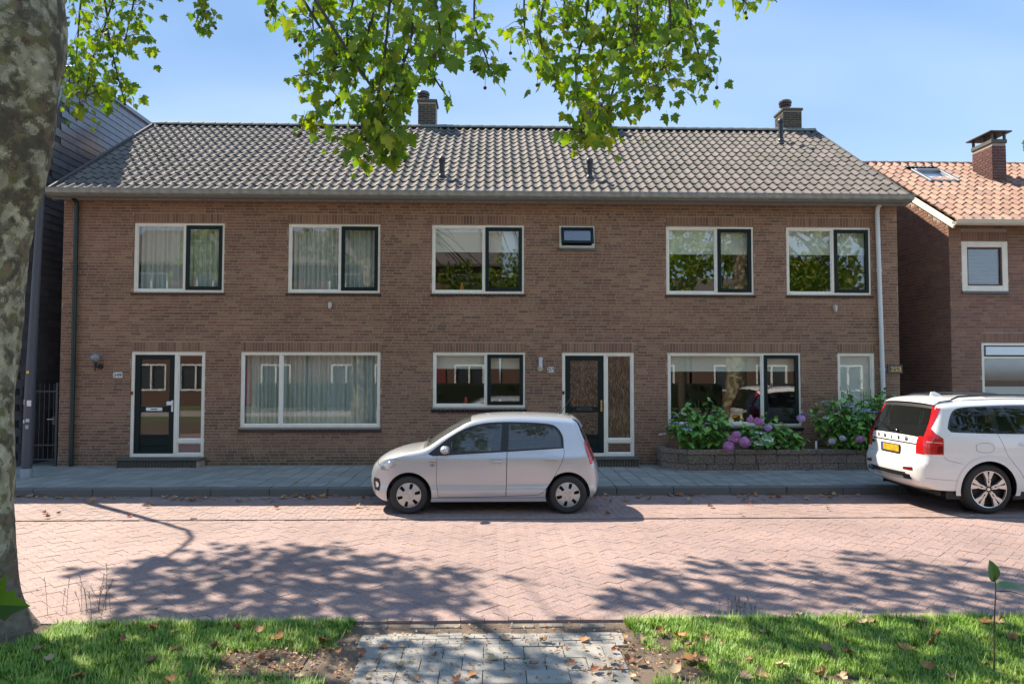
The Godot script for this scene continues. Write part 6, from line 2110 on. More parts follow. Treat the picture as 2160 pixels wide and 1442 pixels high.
func make_trees() -> void:
	var r := RandomNumberGenerator.new()
	r.seed = 505
	var leafy := mat("plane_leaf", Color.WHITE, 0.6, {"vc": true, "spec": 0.3, "back": Color(0.90, 1.0, 0.20)})
	var bark := bark_texture()
	mat("bark", Color.WHITE, 0.9, {"tex": bark, "bump": tex.bark_height, "relief": 1.2})
	mats.bark.uv1_scale = Vector3(1, 1, 1)
	var wood := mat("twig_bark", L(0.10, 0.085, 0.06), 0.9, {"tex": tex.grain, "scale": 3.0})
	var tones := [Color(0.21, 0.31, 0.055), Color(0.155, 0.255, 0.05), Color(0.25, 0.345, 0.06), Color(0.18, 0.285, 0.07), Color(0.30, 0.37, 0.06), Color(0.40, 0.42, 0.065)]
	var kinds := []
	for k in 3: kinds.append([[0.28, 0.16], [0.1, 0.3], [0.45, 0.05]][k])
	var plain := leaf_mesh(leafy, 0.25, 0.18)
	var tree := thing("plane_tree", "old plane tree with mottled flaking trunk and overhanging branches at left", "tree", Vector3.ZERO, "street trees")
	var edge := [[-0.15, -4.22, 0.44], [0.12, -4.33, 0.42], [0.5, -4.38, 0.40], [1.2, -4.42, 0.39], [2.5, -4.42, 0.39], [3.3, -4.345, 0.395], [4.0, -4.21, 0.41], [4.6, -4.11, 0.44], [5.0, -4.07, 0.45], [5.6, -4.15, 0.41], [6.4, -4.35, 0.36]]
	var path := []
	for e in edge: path.append([Vector3(e[1] - e[2] * 1.02, e[0], 9.3), e[2]])
	part(tree, "trunk", trunk_mesh(path, mats.bark))
	var top := Vector3(-4.62, 6.3, 9.3)
	var limbs := []
	for e in [[Vector3(-3.4, 8.0, 8.6), Vector3(-1.2, 9.4, 7.6), Vector3(1.4, 10.4, 6.6)], [Vector3(-5.0, 8.6, 7.6), Vector3(-6.2, 10.2, 5.2), Vector3(-7.8, 11.6, 2.8)], [Vector3(-4.2, 8.8, 7.8), Vector3(-3.4, 10.6, 5.4), Vector3(-2.8, 12.0, 3.0)], [Vector3(-5.6, 8.0, 9.8), Vector3(-7.2, 9.6, 10.0), Vector3(-9.2, 11.0, 9.4)], [Vector3(-4.0, 9.0, 10.2), Vector3(-2.6, 11.0, 11.6), Vector3(-0.6, 12.4, 13.0)], [Vector3(-4.7, 9.6, 9.2), Vector3(-4.8, 12.6, 8.8), Vector3(-4.6, 15.0, 8.4)], [Vector3(-6.0, 8.2, 8.4), Vector3(-8.0, 9.9, 6.4), Vector3(-10.5, 11.2, 4.4)]]:
		var b := MB.new()
		limbs.append(twig(b, [top + Vector3(0, -0.6, 0)] + e, 0.24, 0.05))
		part(tree, "branch", b.done(mats.bark))
	# clumps of leaves: [centre, radius, count]
	var clumps := []
	var shade := [[-3.9, 7.5, 0.5], [-3.3, 6.9, 0.55], [-2.6, 7.0, 0.6], [-3.2, 7.7, 0.5], [-2.3, 7.6, 0.55], [-1.6, 7.5, 0.55], [-3.7, 8.3, 0.5], [-2.9, 8.4, 0.55], [-2.0, 8.3, 0.6], [-1.2, 8.1, 0.6], [-0.9, 8.5, 0.4], [-1.6, 8.9, 0.6], [-2.4, 9.1, 0.55], [-0.95, 9.0, 0.4], [-3.3, 9.1, 0.5], [-0.75, 7.75, 0.3], [-0.05, 7.95, 0.14], [-4.75, 7.6, 0.14],
		[1.0, 8.65, 0.33], [1.4, 7.75, 0.33], [1.6, 8.4, 0.55], [2.3, 7.6, 0.4], [2.4, 8.5, 0.6], [3.2, 8.0, 0.5], [3.3, 8.7, 0.55], [4.1, 7.5, 0.45], [4.2, 8.3, 0.55], [5.0, 7.9, 0.5], [5.1, 8.7, 0.6], [2.0, 9.1, 0.45], [4.3, 9.2, 0.5],
		[-4.4, 10.0, 0.5], [-3.4, 10.2, 0.55], [-2.6, 10.4, 0.5], [-1.7, 10.6, 0.45], [-0.7, 9.9, 0.3], [0.1, 10.3, 0.35], [0.5, 9.5, 0.25], [-2.9, 9.6, 0.4], [2.6, 9.9, 0.5], [3.4, 9.9, 0.55], [4.2, 10.2, 0.5], [1.5, 10.7, 0.4], [3.0, 10.6, 0.5], [2.0, 9.9, 0.3], [-0.9, 10.8, 0.4]]
	for e in shade:
		var h: float = (2.175 + 0.515 * (15.5 - e[1])) / 0.719 + e[2] * 0.7 + 0.35 + r.randf() * 1.4
		clumps.append([Vector3(e[0] - 0.63 * h, h, e[1] - 0.545 * h), e[2], int(270 * e[2] * e[2]) + 8])
	for i in 46:      # the rest of the crown, over and behind the viewer
		var p := Vector3(r.randf_range(-11.0, 1.0), r.randf_range(10.5, 15.5), r.randf_range(7.0, 16.0))
		clumps.append([p, r.randf_range(0.6, 0.9), 70])
	var where := []; var tint := []
	var rods := MB.new()
	for c in clumps:
		var best: Vector3 = top
		var bd := 1e9
		for l in limbs:
			for p in l:
				var d: float = (p as Vector3).distance_to(c[0]) + (2.0 if p.y > c[0].y + 0.5 else 0.0)
				if d < bd: bd = d; best = p
		var mid: Vector3 = (best + c[0]) / 2 + Vector3(0, 0.25, 0)
		twig(rods, [best, mid, c[0]], 0.028, 0.008)
		for i in c[2]:
			var o: Vector3 = Vector3(r.randfn(0, 0.5), r.randfn(0, 0.4), r.randfn(0, 0.5)) * c[1]
			if o.length() > c[1] * 1.25: o *= 0.6
			var p: Vector3 = c[0] + o
			where.append(leaf_pose(r, p, r.randf_range(0.13, 0.21), Vector3(o.x + r.randfn(0, 0.3), -0.5 + r.randfn(0, 0.3), o.z + r.randfn(0, 0.3)), Vector3(r.randfn(0, 0.45), 1.0, r.randfn(0, 0.45))))
			tint.append(tones[r.randi() % tones.size()])
	part(tree, "twigs", rods.done(wood)).set_meta("kind", "stuff")
	# sprays that hang into the picture: pixel paths with a distance, leaf spread and number of leaves
	var sprays := [
		[[800, -90, 6.3], [785, 40, 6.3], [745, 120, 6.3], [690, 150, 6.4], [620, 160, 6.5], 0.26, 60], [[830, -90, 6.0], [815, 80, 6.0], [800, 190, 6.1], [765, 270, 6.2], [745, 325, 6.3], 0.27, 75], [[870, -90, 5.8], [870, 60, 5.8], [845, 150, 5.9], [805, 240, 6.0], [795, 300, 6.1], 0.22, 80], [[900, -90, 5.2], [925, 40, 5.2], [930, 120, 5.2], 0.22, 34], [[690, -70, 6.6], [660, 20, 6.6], [665, 100, 6.6], 0.24, 36], [[760, -70, 6.5], [735, 50, 6.5], [730, 130, 6.5], 0.26, 44], [[830, -80, 6.7], [850, 60, 6.7], [845, 160, 6.7], [800, 230, 6.8], 0.28, 60], [[880, 100, 6.4], [920, 170, 6.4], [945, 205, 6.4], 0.1, 8], [[735, 190, 6.5], [690, 230, 6.5], [650, 265, 6.5], 0.16, 22], [[790, 230, 6.2], [810, 290, 6.2], [835, 325, 6.2], 0.12, 22], [[1220, -90, 7.0], [1190, 10, 7.0], [1195, 60, 7.0], 0.28, 40], [[1460, -90, 6.9], [1440, 10, 6.9], [1450, 70, 6.9], 0.26, 40], [[1340, -90, 6.6], [1330, 30, 6.6], [1320, 90, 6.6], 0.3, 46], [[960, -90, 6.0], [945, 10, 6.0], [935, 60, 6.0], 0.18, 20],
		[[1250, -90, 6.8], [1235, 50, 6.8], [1215, 150, 6.8], [1225, 235, 6.8], [1245, 295, 6.8], 0.26, 66], [[1330, -90, 6.4], [1345, 50, 6.4], [1310, 140, 6.4], [1285, 220, 6.5], [1290, 280, 6.6], 0.26, 66], [[1400, -90, 6.2], [1415, 50, 6.2], [1400, 140, 6.2], [1385, 190, 6.2], 0.28, 60], [[1430, -90, 6.6], [1460, 60, 6.6], [1480, 130, 6.6], [1500, 168, 6.6], 0.2, 40], [[1180, -90, 6.6], [1140, 40, 6.6], [1150, 130, 6.6], [1170, 165, 6.6], 0.2, 36], [[1110, -90, 7.0], [1105, 40, 7.0], [1115, 95, 7.0], 0.2, 26], [[1290, -90, 6.9], [1280, 40, 6.9], [1270, 110, 6.9], 0.3, 50], [[1370, -90, 7.0], [1375, 30, 7.0], [1350, 100, 7.0], 0.3, 50],
		[[1010, -90, 6.6], [1000, 40, 6.6], [1025, 120, 6.6], [1035, 155, 6.6], 0.15, 30], [[440, -90, 7.6], [432, 0, 7.6], [428, 45, 7.6], 0.17, 24], [[575, -90, 7.0], [575, -10, 7.0], [580, 35, 7.0], 0.13, 18],
		[[270, -110, 9.0], [225, 40, 9.0], [190, 140, 9.1], [180, 215, 9.2], 0.36, 100], [[300, -110, 8.6], [280, 10, 8.6], [262, 90, 8.6], 0.28, 50], [[180, -110, 9.6], [165, 60, 9.6], [160, 150, 9.6], [170, 230, 9.6], 0.3, 80], [[225, 60, 8.8], [245, 150, 8.8], [260, 205, 8.8], 0.2, 34],
		[[1500, -90, 7.2], [1545, -20, 7.2], [1580, 10, 7.2], 0.16, 22], [[1560, -80, 7.4], [1610, -30, 7.4], [1640, 5, 7.4], 0.1, 10]]
	var near := []
	var hang := MB.new()
	var balls := []
	for s in sprays:
		var pts := []
		for i in s.size() - 2: pts.append(at_pixel(s[i][0], s[i][1], s[i][2]))
		var anchor: Vector3 = top
		var bd := 1e9
		for l in limbs:
			for p in l:
				if p.y < pts[0].y + 0.3 or pixel_of(p).y > -260.0: continue
				var d: float = (p as Vector3).distance_to(pts[0])
				if d < bd: bd = d; anchor = p
		twig(hang, [anchor, (anchor + pts[0]) / 2 + Vector3(0, 0.9, 0), pts[0] + Vector3(0, 0.15, 0)], 0.03, 0.012)
		var line := twig(hang, pts, 0.014, 0.004)
		var n: int = int(s[s.size() - 1] * 2.4)
		var w: float = s[s.size() - 2] * 0.85
		for i in n:
			var t := pow(r.randf(), 0.8)
			var p: Vector3 = line[int(t * (line.size() - 1))]
			var o := Vector3(r.randfn(0, 0.55), r.randfn(-0.1, 0.45), r.randfn(0, 0.55)) * w
			var q := p + o
			var pq := pixel_of(q)
			if pq.x > 868 and pq.x < 930 and pq.y > 172 and pq.y < 275: continue
			if i % 3 == 0: hang.tube([p, (p + q) / 2 + Vector3(0, 0.02, 0), q], [0.004, 0.003, 0.002], 4, false)
			near.append([leaf_pose(r, q, r.randf_range(0.05, 0.10) + (0.06 if r.randf() < 0.1 else 0.0), Vector3(o.x / w * 0.4 + r.randfn(0, 0.3), -0.9, o.z / w * 0.4 + r.randfn(0, 0.3)), Vector3(r.randfn(0, 0.5), 0.45 + r.randfn(0, 0.4), 0.6 + r.randfn(0, 0.5))), r.randi() % tones.size(), r.randi() % 3])
		if n > 40:
			for i in 2: balls.append(line[r.randi_range(6, line.size() - 1)] + Vector3(r.randf_range(-0.15, 0.15), -0.12, r.randf_range(-0.15, 0.15)))
	part(tree, "twigs", hang.done(wood)).set_meta("kind", "stuff")
	near.sort_custom(func(a, c): return pixel_of(a[0].origin).z / a[0].basis.x.length() < pixel_of(c[0].origin).z / c[0].basis.x.length())
	var shared := {}
	var cnt := 0
	for e in near:
		var q := pixel_of(e[0].origin)
		if cnt < 300 and q.x > 0 and q.x < 2160 and q.y > 0:
			var key := str(e[1]) + "/" + str(e[2])
			if not shared.has(key): shared[key] = leaf_mesh(leafy, kinds[e[2]][0], kinds[e[2]][1], tones[e[1]])
			part(tree, "leaf", shared[key]).transform = e[0]
			cnt += 1
		else:
			where.append(e[0]); tint.append(tones[e[1]])
	multi(tree, "crown", plain, where, tint)
	var bm := MB.new()
	bm.ball(Vector3.ZERO, Vector3.ONE * 0.017, 10, 7)
	bm.tube([Vector3(0, 0.015, 0), Vector3(0.005, 0.13, 0)], [0.002, 0.002], 4, false)
	var bmm := bm.done(mat("seed_ball", L(0.10, 0.06, 0.035), 0.95))
	for p in balls: part(tree, "seed_ball", bmm, p)
	# a second plane tree beyond the right edge; one spray of it shows
	var t2 := thing("plane_tree", "second plane tree beyond the right edge, only a leaf spray in view", "tree", Vector3.ZERO, "street trees")
	var p2 := []
	for e in [[-0.15, 0.5], [0.4, 0.4], [2.0, 0.36], [4.5, 0.32], [6.5, 0.27]]: p2.append([Vector3(8.2 + e[0] * 0.05, e[0], 9.8), e[1]])
	part(t2, "trunk", trunk_mesh(p2, mats.bark, 24))
	where = []; tint = []
	rods = MB.new()
	for i in 76:
		var c := Vector3(r.randf_range(5.6, 13.0), r.randf_range(8.6, 14.0), r.randf_range(6.5, 14.5))
		if i > 40: c = Vector3(r.randf_range(6.6, 15.0), r.randf_range(4.6, 8.6), r.randf_range(9.0, 14.0))
		if pixel_of(c).x < 2600: c.x += 2.5
		twig(rods, [Vector3(8.5, 6.4, 9.8), (Vector3(8.5, 8.0, 9.8) + c) / 2 + Vector3(0, 0.5, 0), c], 0.06, 0.01)
		for k in 60:
			var o := Vector3(r.randfn(0, 0.5), r.randfn(0, 0.4), r.randfn(0, 0.5)) * 0.8
			where.append(leaf_pose(r, c + o, r.randf_range(0.15, 0.24), Vector3(o.x, -0.5 + r.randfn(0, 0.3), o.z), Vector3(r.randfn(0, 0.45), 1.0, r.randfn(0, 0.45))))
			tint.append(tones[r.randi() % tones.size()])
	var g0 := at_pixel(2320, 240, 7.0); var g1 := at_pixel(2165, 300, 7.0)
	twig(rods, [Vector3(8.5, 6.4, 9.8), (Vector3(8.5, 6.6, 9.8) + g0) / 2, g0, g1], 0.03, 0.004)
	for k in 26:
		var q := g1.lerp(g0, r.randf() * 0.8) + Vector3(r.randfn(0.05, 0.07), r.randfn(0, 0.06), r.randfn(0, 0.07))
		where.append(leaf_pose(r, q, r.randf_range(0.1, 0.16), Vector3(r.randfn(-0.4, 0.3), -0.9, r.randfn(0, 0.3)), Vector3(r.randfn(0, 0.5), 0.5, 0.7)))
		tint.append(tones[r.randi() % tones.size()])
	part(t2, "twigs", rods.done(wood)).set_meta("kind", "stuff")
	multi(t2, "crown", plain, where, tint)
	# trees further along the far side, seen in the panes
	for e in [[-13.0, 20.5, 9.0], [1.5, 24.0, 8.0], [9.0, 20.0, 9.5], [16.0, 23.0, 9.0]]:
		var t3 := thing("street_tree", "leafy tree across the street mirrored in the panes, %s" % ["leftmost one", "one left of the middle", "one right of the middle", "rightmost one"][[-13.0, 1.5, 9.0, 16.0].find(e[0])], "tree", Vector3.ZERO, "trees across the street")
		var b := MB.new()
		b.tube([Vector3(e[0], -0.1, e[1]), Vector3(e[0] + 0.1, 3.0, e[1]), Vector3(e[0], 6.0, e[1])], [0.22, 0.18, 0.1], 10, false)
		part(t3, "trunk", b.done(wood))
		var wh := []; var ti := []
		for i in 24:
			var a := r.randf() * TAU
			var c := Vector3(e[0] + cos(a) * r.randf() * 2.6, r.randf_range(3.6, e[2]), e[1] + sin(a) * r.randf() * 2.6)
			for k in 46:
				var o := Vector3(r.randfn(0, 0.45), r.randfn(0, 0.4), r.randfn(0, 0.45))
				wh.append(leaf_pose(r, c + o, r.randf_range(0.22, 0.34), Vector3(o.x, -0.5 + r.randfn(0, 0.3), o.z), Vector3(r.randfn(0, 0.5), 1.0, r.randfn(0, 0.5))))
				ti.append(tones[r.randi() % tones.size()])
		multi(t3, "crown", plain, wh, ti)


func flower(kind: int, tone: Color, m: Material, sd: int) -> Mesh:
	# a hydrangea head about 1 across: 0 = round mophead, 1 = flat lacecap
	var r := RandomNumberGenerator.new()
	r.seed = sd
	var b := MB.new()
	var n := 70 if kind == 0 else 26
	for i in n:
		var c: Vector3; var up: Vector3
		if kind == 0:
			var y := 1.0 - 2.0 * (i + 0.5) / n
			var a := i * 2.39996
			up = Vector3(cos(a) * sqrt(1 - y * y), y, sin(a) * sqrt(1 - y * y))
			c = up * 0.42 * Vector3(1.05, 0.85, 1.05)
		else:
			var a := i * 2.39996
			var q := sqrt((i + 0.5) / n)
			c = Vector3(cos(a) * q * 0.5, 0.12 - q * q * 0.16 + r.randf_range(-0.03, 0.03), sin(a) * q * 0.5)
			up = Vector3(c.x * 0.8, 1, c.z * 0.8).normalized()
		up = (up + Vector3(r.randfn(0, 0.2), r.randfn(0, 0.2), r.randfn(0, 0.2))).normalized()
		var s := up.cross(Vector3(0.3, 0.9, 0.2)).normalized(); var f := up.cross(s)
		var tw := r.randf() * TAU
		var sz := 0.12 if kind == 0 else (0.12 if i > 12 else 0.05)
		b.col = tone.lerp(Color(0.75, 0.6, 0.75), r.randf() * 0.3) * (1.0 if kind == 0 or i > 12 else 0.7)
		for k in 4:
			var d0 := tw + k * PI / 2 - 0.62; var d1 := tw + k * PI / 2; var d2 := tw + k * PI / 2 + 0.62
			var e := func(d: float, l: float, h: float) -> Vector3: return c + (s * cos(d) + f * sin(d)) * sz * l + up * h
			b.quad(c, e.call(d0, 0.75, 0.02), e.call(d1, 1.1, 0.0), e.call(d2, 0.75, 0.02))
	return b.done(m)


func hydrangea(label: String, lo: Vector3, hi: Vector3, n: int, heads: Array, sd: int) -> void:
	# lo, hi: the bush's box; heads: [pixel x, pixel y, depth, size, kind, colour]
	var r := RandomNumberGenerator.new()
	r.seed = sd
	var mid := Vector3((lo.x + hi.x) / 2, lo.y, (lo.z + hi.z) / 2)
	var h := thing("hydrangea", label, "shrub", mid, "hydrangeas in the stone planter")
	var lm := mat("hydrangea_leaf", Color.WHITE, 0.4, {"vc": true, "back": Color(0.4, 0.5, 0.12)})
	var tones := [Color(0.16, 0.37, 0.075), Color(0.125, 0.31, 0.065), Color(0.21, 0.43, 0.085), Color(0.15, 0.34, 0.085), Color(0.28, 0.45, 0.075)]
	var rods := MB.new()
	var tips := []
	var size := hi - lo
	for i in int(n / 9.0):
		var a := r.randf() * TAU
		var q := sqrt(r.randf())
		var e := Vector3(cos(a) * q * size.x * 0.48, size.y * (0.55 + 0.45 * r.randf()) * (1.0 - 0.35 * q * q), sin(a) * q * size.z * 0.5 + 0.04)
		twig(rods, [Vector3(e.x * 0.4, -0.05, e.z * 0.4), Vector3(e.x * 0.75, e.y * 0.55, e.z * 0.75), e], 0.007, 0.004)
		tips.append(e)
	part(h, "stems", rods.done(mat("green_stem", L(0.09, 0.13, 0.04), 0.7))).set_meta("kind", "stuff")
	var shared := []
	for t in tones: shared.append(leaf_mesh(lm, 0.3, 0.35, t, 1))
	var plain := leaf_mesh(lm, 0.3, 0.35, Color.WHITE, 1)
	var poses := []
	for i in n:
		var tip: Vector3 = tips[r.randi() % tips.size()]
		var d := r.randf()
		var at := Vector3(tip.x * (0.55 + 0.45 * d), tip.y * (0.12 + 0.88 * d), tip.z * (0.55 + 0.45 * d))
		var a := r.randf() * TAU
		var out := Vector3(cos(a), r.randf_range(-0.55, 0.25), sin(a))
		poses.append([leaf_pose(r, at, r.randf_range(0.12, 0.19) * (1.0 - 0.25 * float(d > 0.9)), out, Vector3(out.x * 0.5 + r.randfn(0, 0.2), 1.0, out.z * 0.5 + 0.25)), r.randi() % tones.size()])
	poses.sort_custom(func(a, c): return a[0].origin.z > c[0].origin.z)
	var where := []; var tint := []
	for i in poses.size():
		if i < mini(120, int(n * 0.5)): part(h, "leaf", shared[poses[i][1]]).transform = poses[i][0]
		else:
			where.append(poses[i][0]); tint.append(tones[poses[i][1]])
	multi(h, "foliage", plain, where, tint)
	for i in heads.size():
		var e: Array = heads[i]
		var o := part(h, "flower_head", flower(e[4], e[5], mat("petal", Color.WHITE, 0.7, {"vc": true, "back": Color(0.3, 0.3, 0.3)}), sd * 50 + i))
		var p := at_pixel(e[0], e[1], e[2] - 0.12)
		o.transform = Transform3D(Basis.from_euler(Vector3(r.randf_range(0.1, 0.5), r.randf() * TAU, 0)).scaled(Vector3.ONE * float(e[3]) * 1.15), p - mid)


func make_shrubs() -> void:
	var pink := Color(0.52, 0.16, 0.42); var blue := Color(0.30, 0.27, 0.68); var lilac := Color(0.48, 0.30, 0.62); var white := Color(0.75, 0.74, 0.72); var purple := Color(0.24, 0.16, 0.52)
	hydrangea("leafy hydrangea with a few lilac lacecaps at the left end of the planter", Vector3(3.2, 0.5, 0.2), Vector3(4.8, 1.72, 0.95), 520, [[1422, 893, 14.4, 0.17, 1, lilac], [1449, 905, 14.35, 0.18, 1, blue], [1427, 876, 14.5, 0.13, 1, blue], [1397, 915, 14.5, 0.12, 1, white], [1443, 872, 14.5, 0.1, 1, white], [1490, 893, 14.4, 0.1, 1, blue]], 601)
	hydrangea("hydrangea with round pink heads in the middle of the planter", Vector3(4.7, 0.5, 0.25), Vector3(5.85, 1.38, 0.95), 260, [[1537, 941, 14.25, 0.21, 0, pink], [1552, 926, 14.3, 0.15, 0, pink], [1545, 925, 14.35, 0.17, 0, pink], [1553, 917, 14.3, 0.16, 0, pink], [1571, 932, 14.25, 0.22, 0, pink], [1600, 889, 14.4, 0.18, 0, Color(0.5, 0.12, 0.38)], [1583, 885, 14.45, 0.14, 0, pink], [1620, 902, 14.4, 0.15, 0, lilac]], 602)
	hydrangea("low hydrangea with white lacecaps beside the pink one", Vector3(5.5, 0.48, 0.4), Vector3(6.2, 1.05, 0.95), 90, [[1606, 913, 14.3, 0.19, 1, white], [1620, 925, 14.3, 0.19, 1, white], [1592, 922, 14.3, 0.16, 1, white], [1612, 901, 14.35, 0.14, 1, white], [1600, 934, 14.28, 0.13, 1, white]], 603)
	hydrangea("largest hydrangea bush with blue lacecaps by the white downpipe", Vector3(6.1, 0.45, 0.15), Vector3(8.6, 1.98, 1.05), 1150, [[1697, 872, 14.4, 0.17, 1, lilac], [1690, 882, 14.4, 0.16, 0, lilac], [1789, 857, 14.4, 0.15, 1, blue], [1826, 865, 14.4, 0.17, 1, blue], [1838, 868, 14.4, 0.14, 1, lilac], [1859, 870, 14.4, 0.2, 1, purple], [1876, 873, 14.4, 0.22, 1, purple], [1893, 855, 14.4, 0.22, 1, purple], [1850, 878, 14.35, 0.15, 1, lilac], [1755, 931, 14.25, 0.13, 0, Color(0.5, 0.4, 0.5)], [1778, 924, 14.25, 0.12, 0, Color(0.5, 0.45, 0.5)], [1815, 926, 14.25, 0.15, 0, pink], [1742, 846, 14.45, 0.13, 1, white], [1733, 868, 14.4, 0.1, 1, white], [1765, 872, 14.4, 0.09, 1, white], [1806, 861, 14.4, 0.1, 1, white], [1743, 880, 14.35, 0.09, 1, white], [1746, 852, 14.45, 0.11, 1, blue]], 604)


func make_verge() -> void:
	var r := RandomNumberGenerator.new()
	r.seed = 777
	var f := FastNoiseLite.new(); f.seed = 4; f.frequency = 1.3
	var soil := mat("verge_soil", L(0.29, 0.205, 0.14), 0.95, {"tex": noise_tex("crumb", 0.2, 0.35, 1.0, 4), "scale": 2.2, "bump": noise_tex("crumb", 0.2, 0.35, 1.0, 4), "relief": 1.4})
	for e in [[-34.0, -1.75], [0.95, 34.0]]:
		struct("verge", sheet(e[0], e[1], 9.168, 14.69, 0.0, 0.1).done(soil))
	var gm := mat("grass_blade", Color.WHITE, 0.55, {"vc": true, "back": Color(0.45, 0.55, 0.12)})
	var clump := func(n: int, tall: float, wide: float, sd: int) -> Mesh:
		var q := RandomNumberGenerator.new()
		q.seed = sd
		var b := MB.new()
		for i in n:
			var a := q.randf() * TAU
			var base := Vector3(cos(a), 0, sin(a)) * q.randf() * wide
			var d := Vector3(cos(a + q.randfn(0, 0.8)), 0, sin(a + q.randfn(0, 0.8)))
			var s := d.cross(Vector3.UP)
			var h := tall * q.randf_range(0.55, 1.1); var ln := h * q.randf_range(0.15, 0.75); var w := q.randf_range(0.0016, 0.0028)
			var m := base + d * ln * 0.35 + Vector3.UP * h * 0.62; var t := base + d * ln + Vector3.UP * h
			var nn := (d * -0.6 + Vector3.UP).normalized()
			var i0 := b.vert(base - s * w, nn); b.vert(base + s * w, nn); b.vert(m + s * w * 0.8, nn); b.vert(m - s * w * 0.8, nn); b.vert(t, nn)
			b.face(i0, i0 + 1, i0 + 2); b.face(i0, i0 + 2, i0 + 3); b.face(i0 + 3, i0 + 2, i0 + 4)
		return b.done(gm)
	var kinds := [clump.call(14, 0.045, 0.022, 1), clump.call(12, 0.06, 0.025, 2), clump.call(8, 0.085, 0.02, 3)]
	var where := [[], [], []]; var tint := [[], [], []]
	var bare := func(x: float, z: float) -> float:
		var n := f.get_noise_2d(x * 1.6, z * 1.6)
		var k := 0.0
		k = maxf(k, 1.25 - Vector2((x + 1.85) / 0.75, (z - 10.05) / 0.36).length())
		k = maxf(k, 1.15 - Vector2((x - 0.98) / 0.30, (z - 10.05) / 0.7).length())
		k = maxf(k, 1.0 - Vector2((x - 2.15) / 0.4, (z - 10.42) / 0.16).length())
		k = maxf(k, 1.1 - Vector2((x + 1.45) / 0.22, (z - 9.5) / 0.4).length())
		return k + n * 0.5
	for i in 74000:
		var x := r.randf_range(-6.8, 6.8); var z := 9.2 + pow(r.randf(), 1.15) * 2.4
		var pathw := f.get_noise_2d(z * 3.0, x) * 0.12
		if x > -1.55 + pathw and x < 0.82 + pathw * 0.8: continue
		if Vector2(x + 4.5, z - 9.3).length() < 0.5: continue
		var bz: float = bare.call(x, z)
		if bz > 0.55 and r.randf() < 0.96: continue
		if bz > 0.2 and r.randf() < 0.6: continue
		var k := 0 if r.randf() < 0.5 else (1 if r.randf() < 0.8 else 2)
		var s := r.randf_range(0.7, 1.25) * (1.0 - 0.35 * clampf(bz, 0.0, 1.0))
		if z < 9.35: s *= 1.15
		where[k].append(Transform3D(Basis(Vector3.UP, r.randf() * TAU).scaled(Vector3(s, s, s)), Vector3(x, -0.002, z)))
		var g := Color(0.145, 0.29, 0.042).lerp(Color(0.30, 0.43, 0.06), clampf(0.5 + f.get_noise_2d(x * 2.0 + 40, z * 2.0) + r.randfn(0, 0.25), 0.0, 1.0))
		if r.randf() < 0.05: g = Color(0.32, 0.27, 0.12)
		tint[k].append(g)
	var lawn := Node3D.new()
	lawn.name = "grass"
	add_child(lawn)
	tag(lawn, "short green lawn grass growing on both verges", "grass", "", "stuff")
	for k in 3: multi(lawn, "blades", kinds[k], where[k], tint[k])
	# weeds in the pavement and path joints
	var wh := []; var ti := []
	for i in 900:
		var p := Vector3.ZERO
		var u := r.randf()
		if u < 0.4: p = Vector3(-1.35 + 0.31 * r.randi_range(0, 6) + 0.155 * float(r.randi() % 2), 0.0, r.randf_range(9.74, 10.6))
		elif u < 0.55: p = Vector3(r.randf_range(-1.4, 0.7), -0.002, 9.735 + 0.225 * r.randi_range(0, 4))
		elif u < 0.75: p = Vector3(-12.0 + 0.3 * r.randi_range(8, 60), 0.138, r.randf_range(0.3, 2.7))
		elif u < 0.9: p = Vector3(r.randf_range(2.6, 6.2), 0.138, 2.76)
		else: p = Vector3(r.randf_range(-9, 7), -0.02, 4.98)
		if u >= 0.75 and u < 0.9 and f.get_noise_2d(p.x * 0.8, 3.0) < 0.0: continue
		var s := r.randf_range(0.12, 0.34)
		wh.append(Transform3D(Basis(Vector3.UP, r.randf() * TAU).scaled(Vector3(s * 1.6, s, s * 1.6)), p + Vector3(r.randfn(0, 0.012), 0, r.randfn(0, 0.012))))
		ti.append(Color(0.11, 0.16, 0.035).lerp(Color(0.2, 0.2, 0.07), r.randf()))
	var weed := Node3D.new()
	weed.name = "joint_weeds"
	add_child(weed)
	tag(weed, "tiny weeds and moss in the joints of the paving", "weeds", "", "stuff")
	multi(weed, "tufts", kinds[0], wh, ti)
	# dry stalks
	var straw := mat("straw", L(0.14, 0.115, 0.06), 0.8)
	for e in [[190, 1312, 16, 0.36, "clump of tall dry grass stalks beside the plane tree trunk"], [1550, 1300, 11, 0.15, "small tuft of grass stalks at the right road edge"]]:
		var d := 6.45 if e[0] < 500 else 6.42
		var base := at_pixel(e[0], e[1], d)
		base.y = 0.0
		var t := thing("grass_stalks", e[4], "grass tuft", base)
		for i in e[2]:
			var b := MB.new()
			var o := Vector3(r.randfn(0, 0.13), 0, r.randfn(0, 0.06)); var h: float = e[3] * r.randf_range(0.45, 1.2)
			var lean := Vector3(r.randfn(0, 0.12), 1.0, r.randfn(0, 0.1))
			b.tube([o, o + lean * h * 0.6, o + Vector3(lean.x * 1.6, 1.0, lean.z) * h], [0.0022, 0.0018, 0.001], 4, false)
			for k in 5:
				var p := o + Vector3(lean.x * 1.4, 1.0, lean.z) * h * (0.72 + k * 0.055)
				b.tube([p, p + Vector3(r.randfn(0, 0.012), 0.02, r.randfn(0, 0.01))], [0.0028, 0.001], 3, false)
			part(t, "stalk", b.done(straw))
	# sapling at the right and a shoot before the trunk
	var sp := at_pixel(2098, 1425, 5.15)
	sp.y = 0.0
	var sap := thing("sapling", "young sapling with broad green leaves in the right verge", "sapling", sp)
	var sm := MB.new()
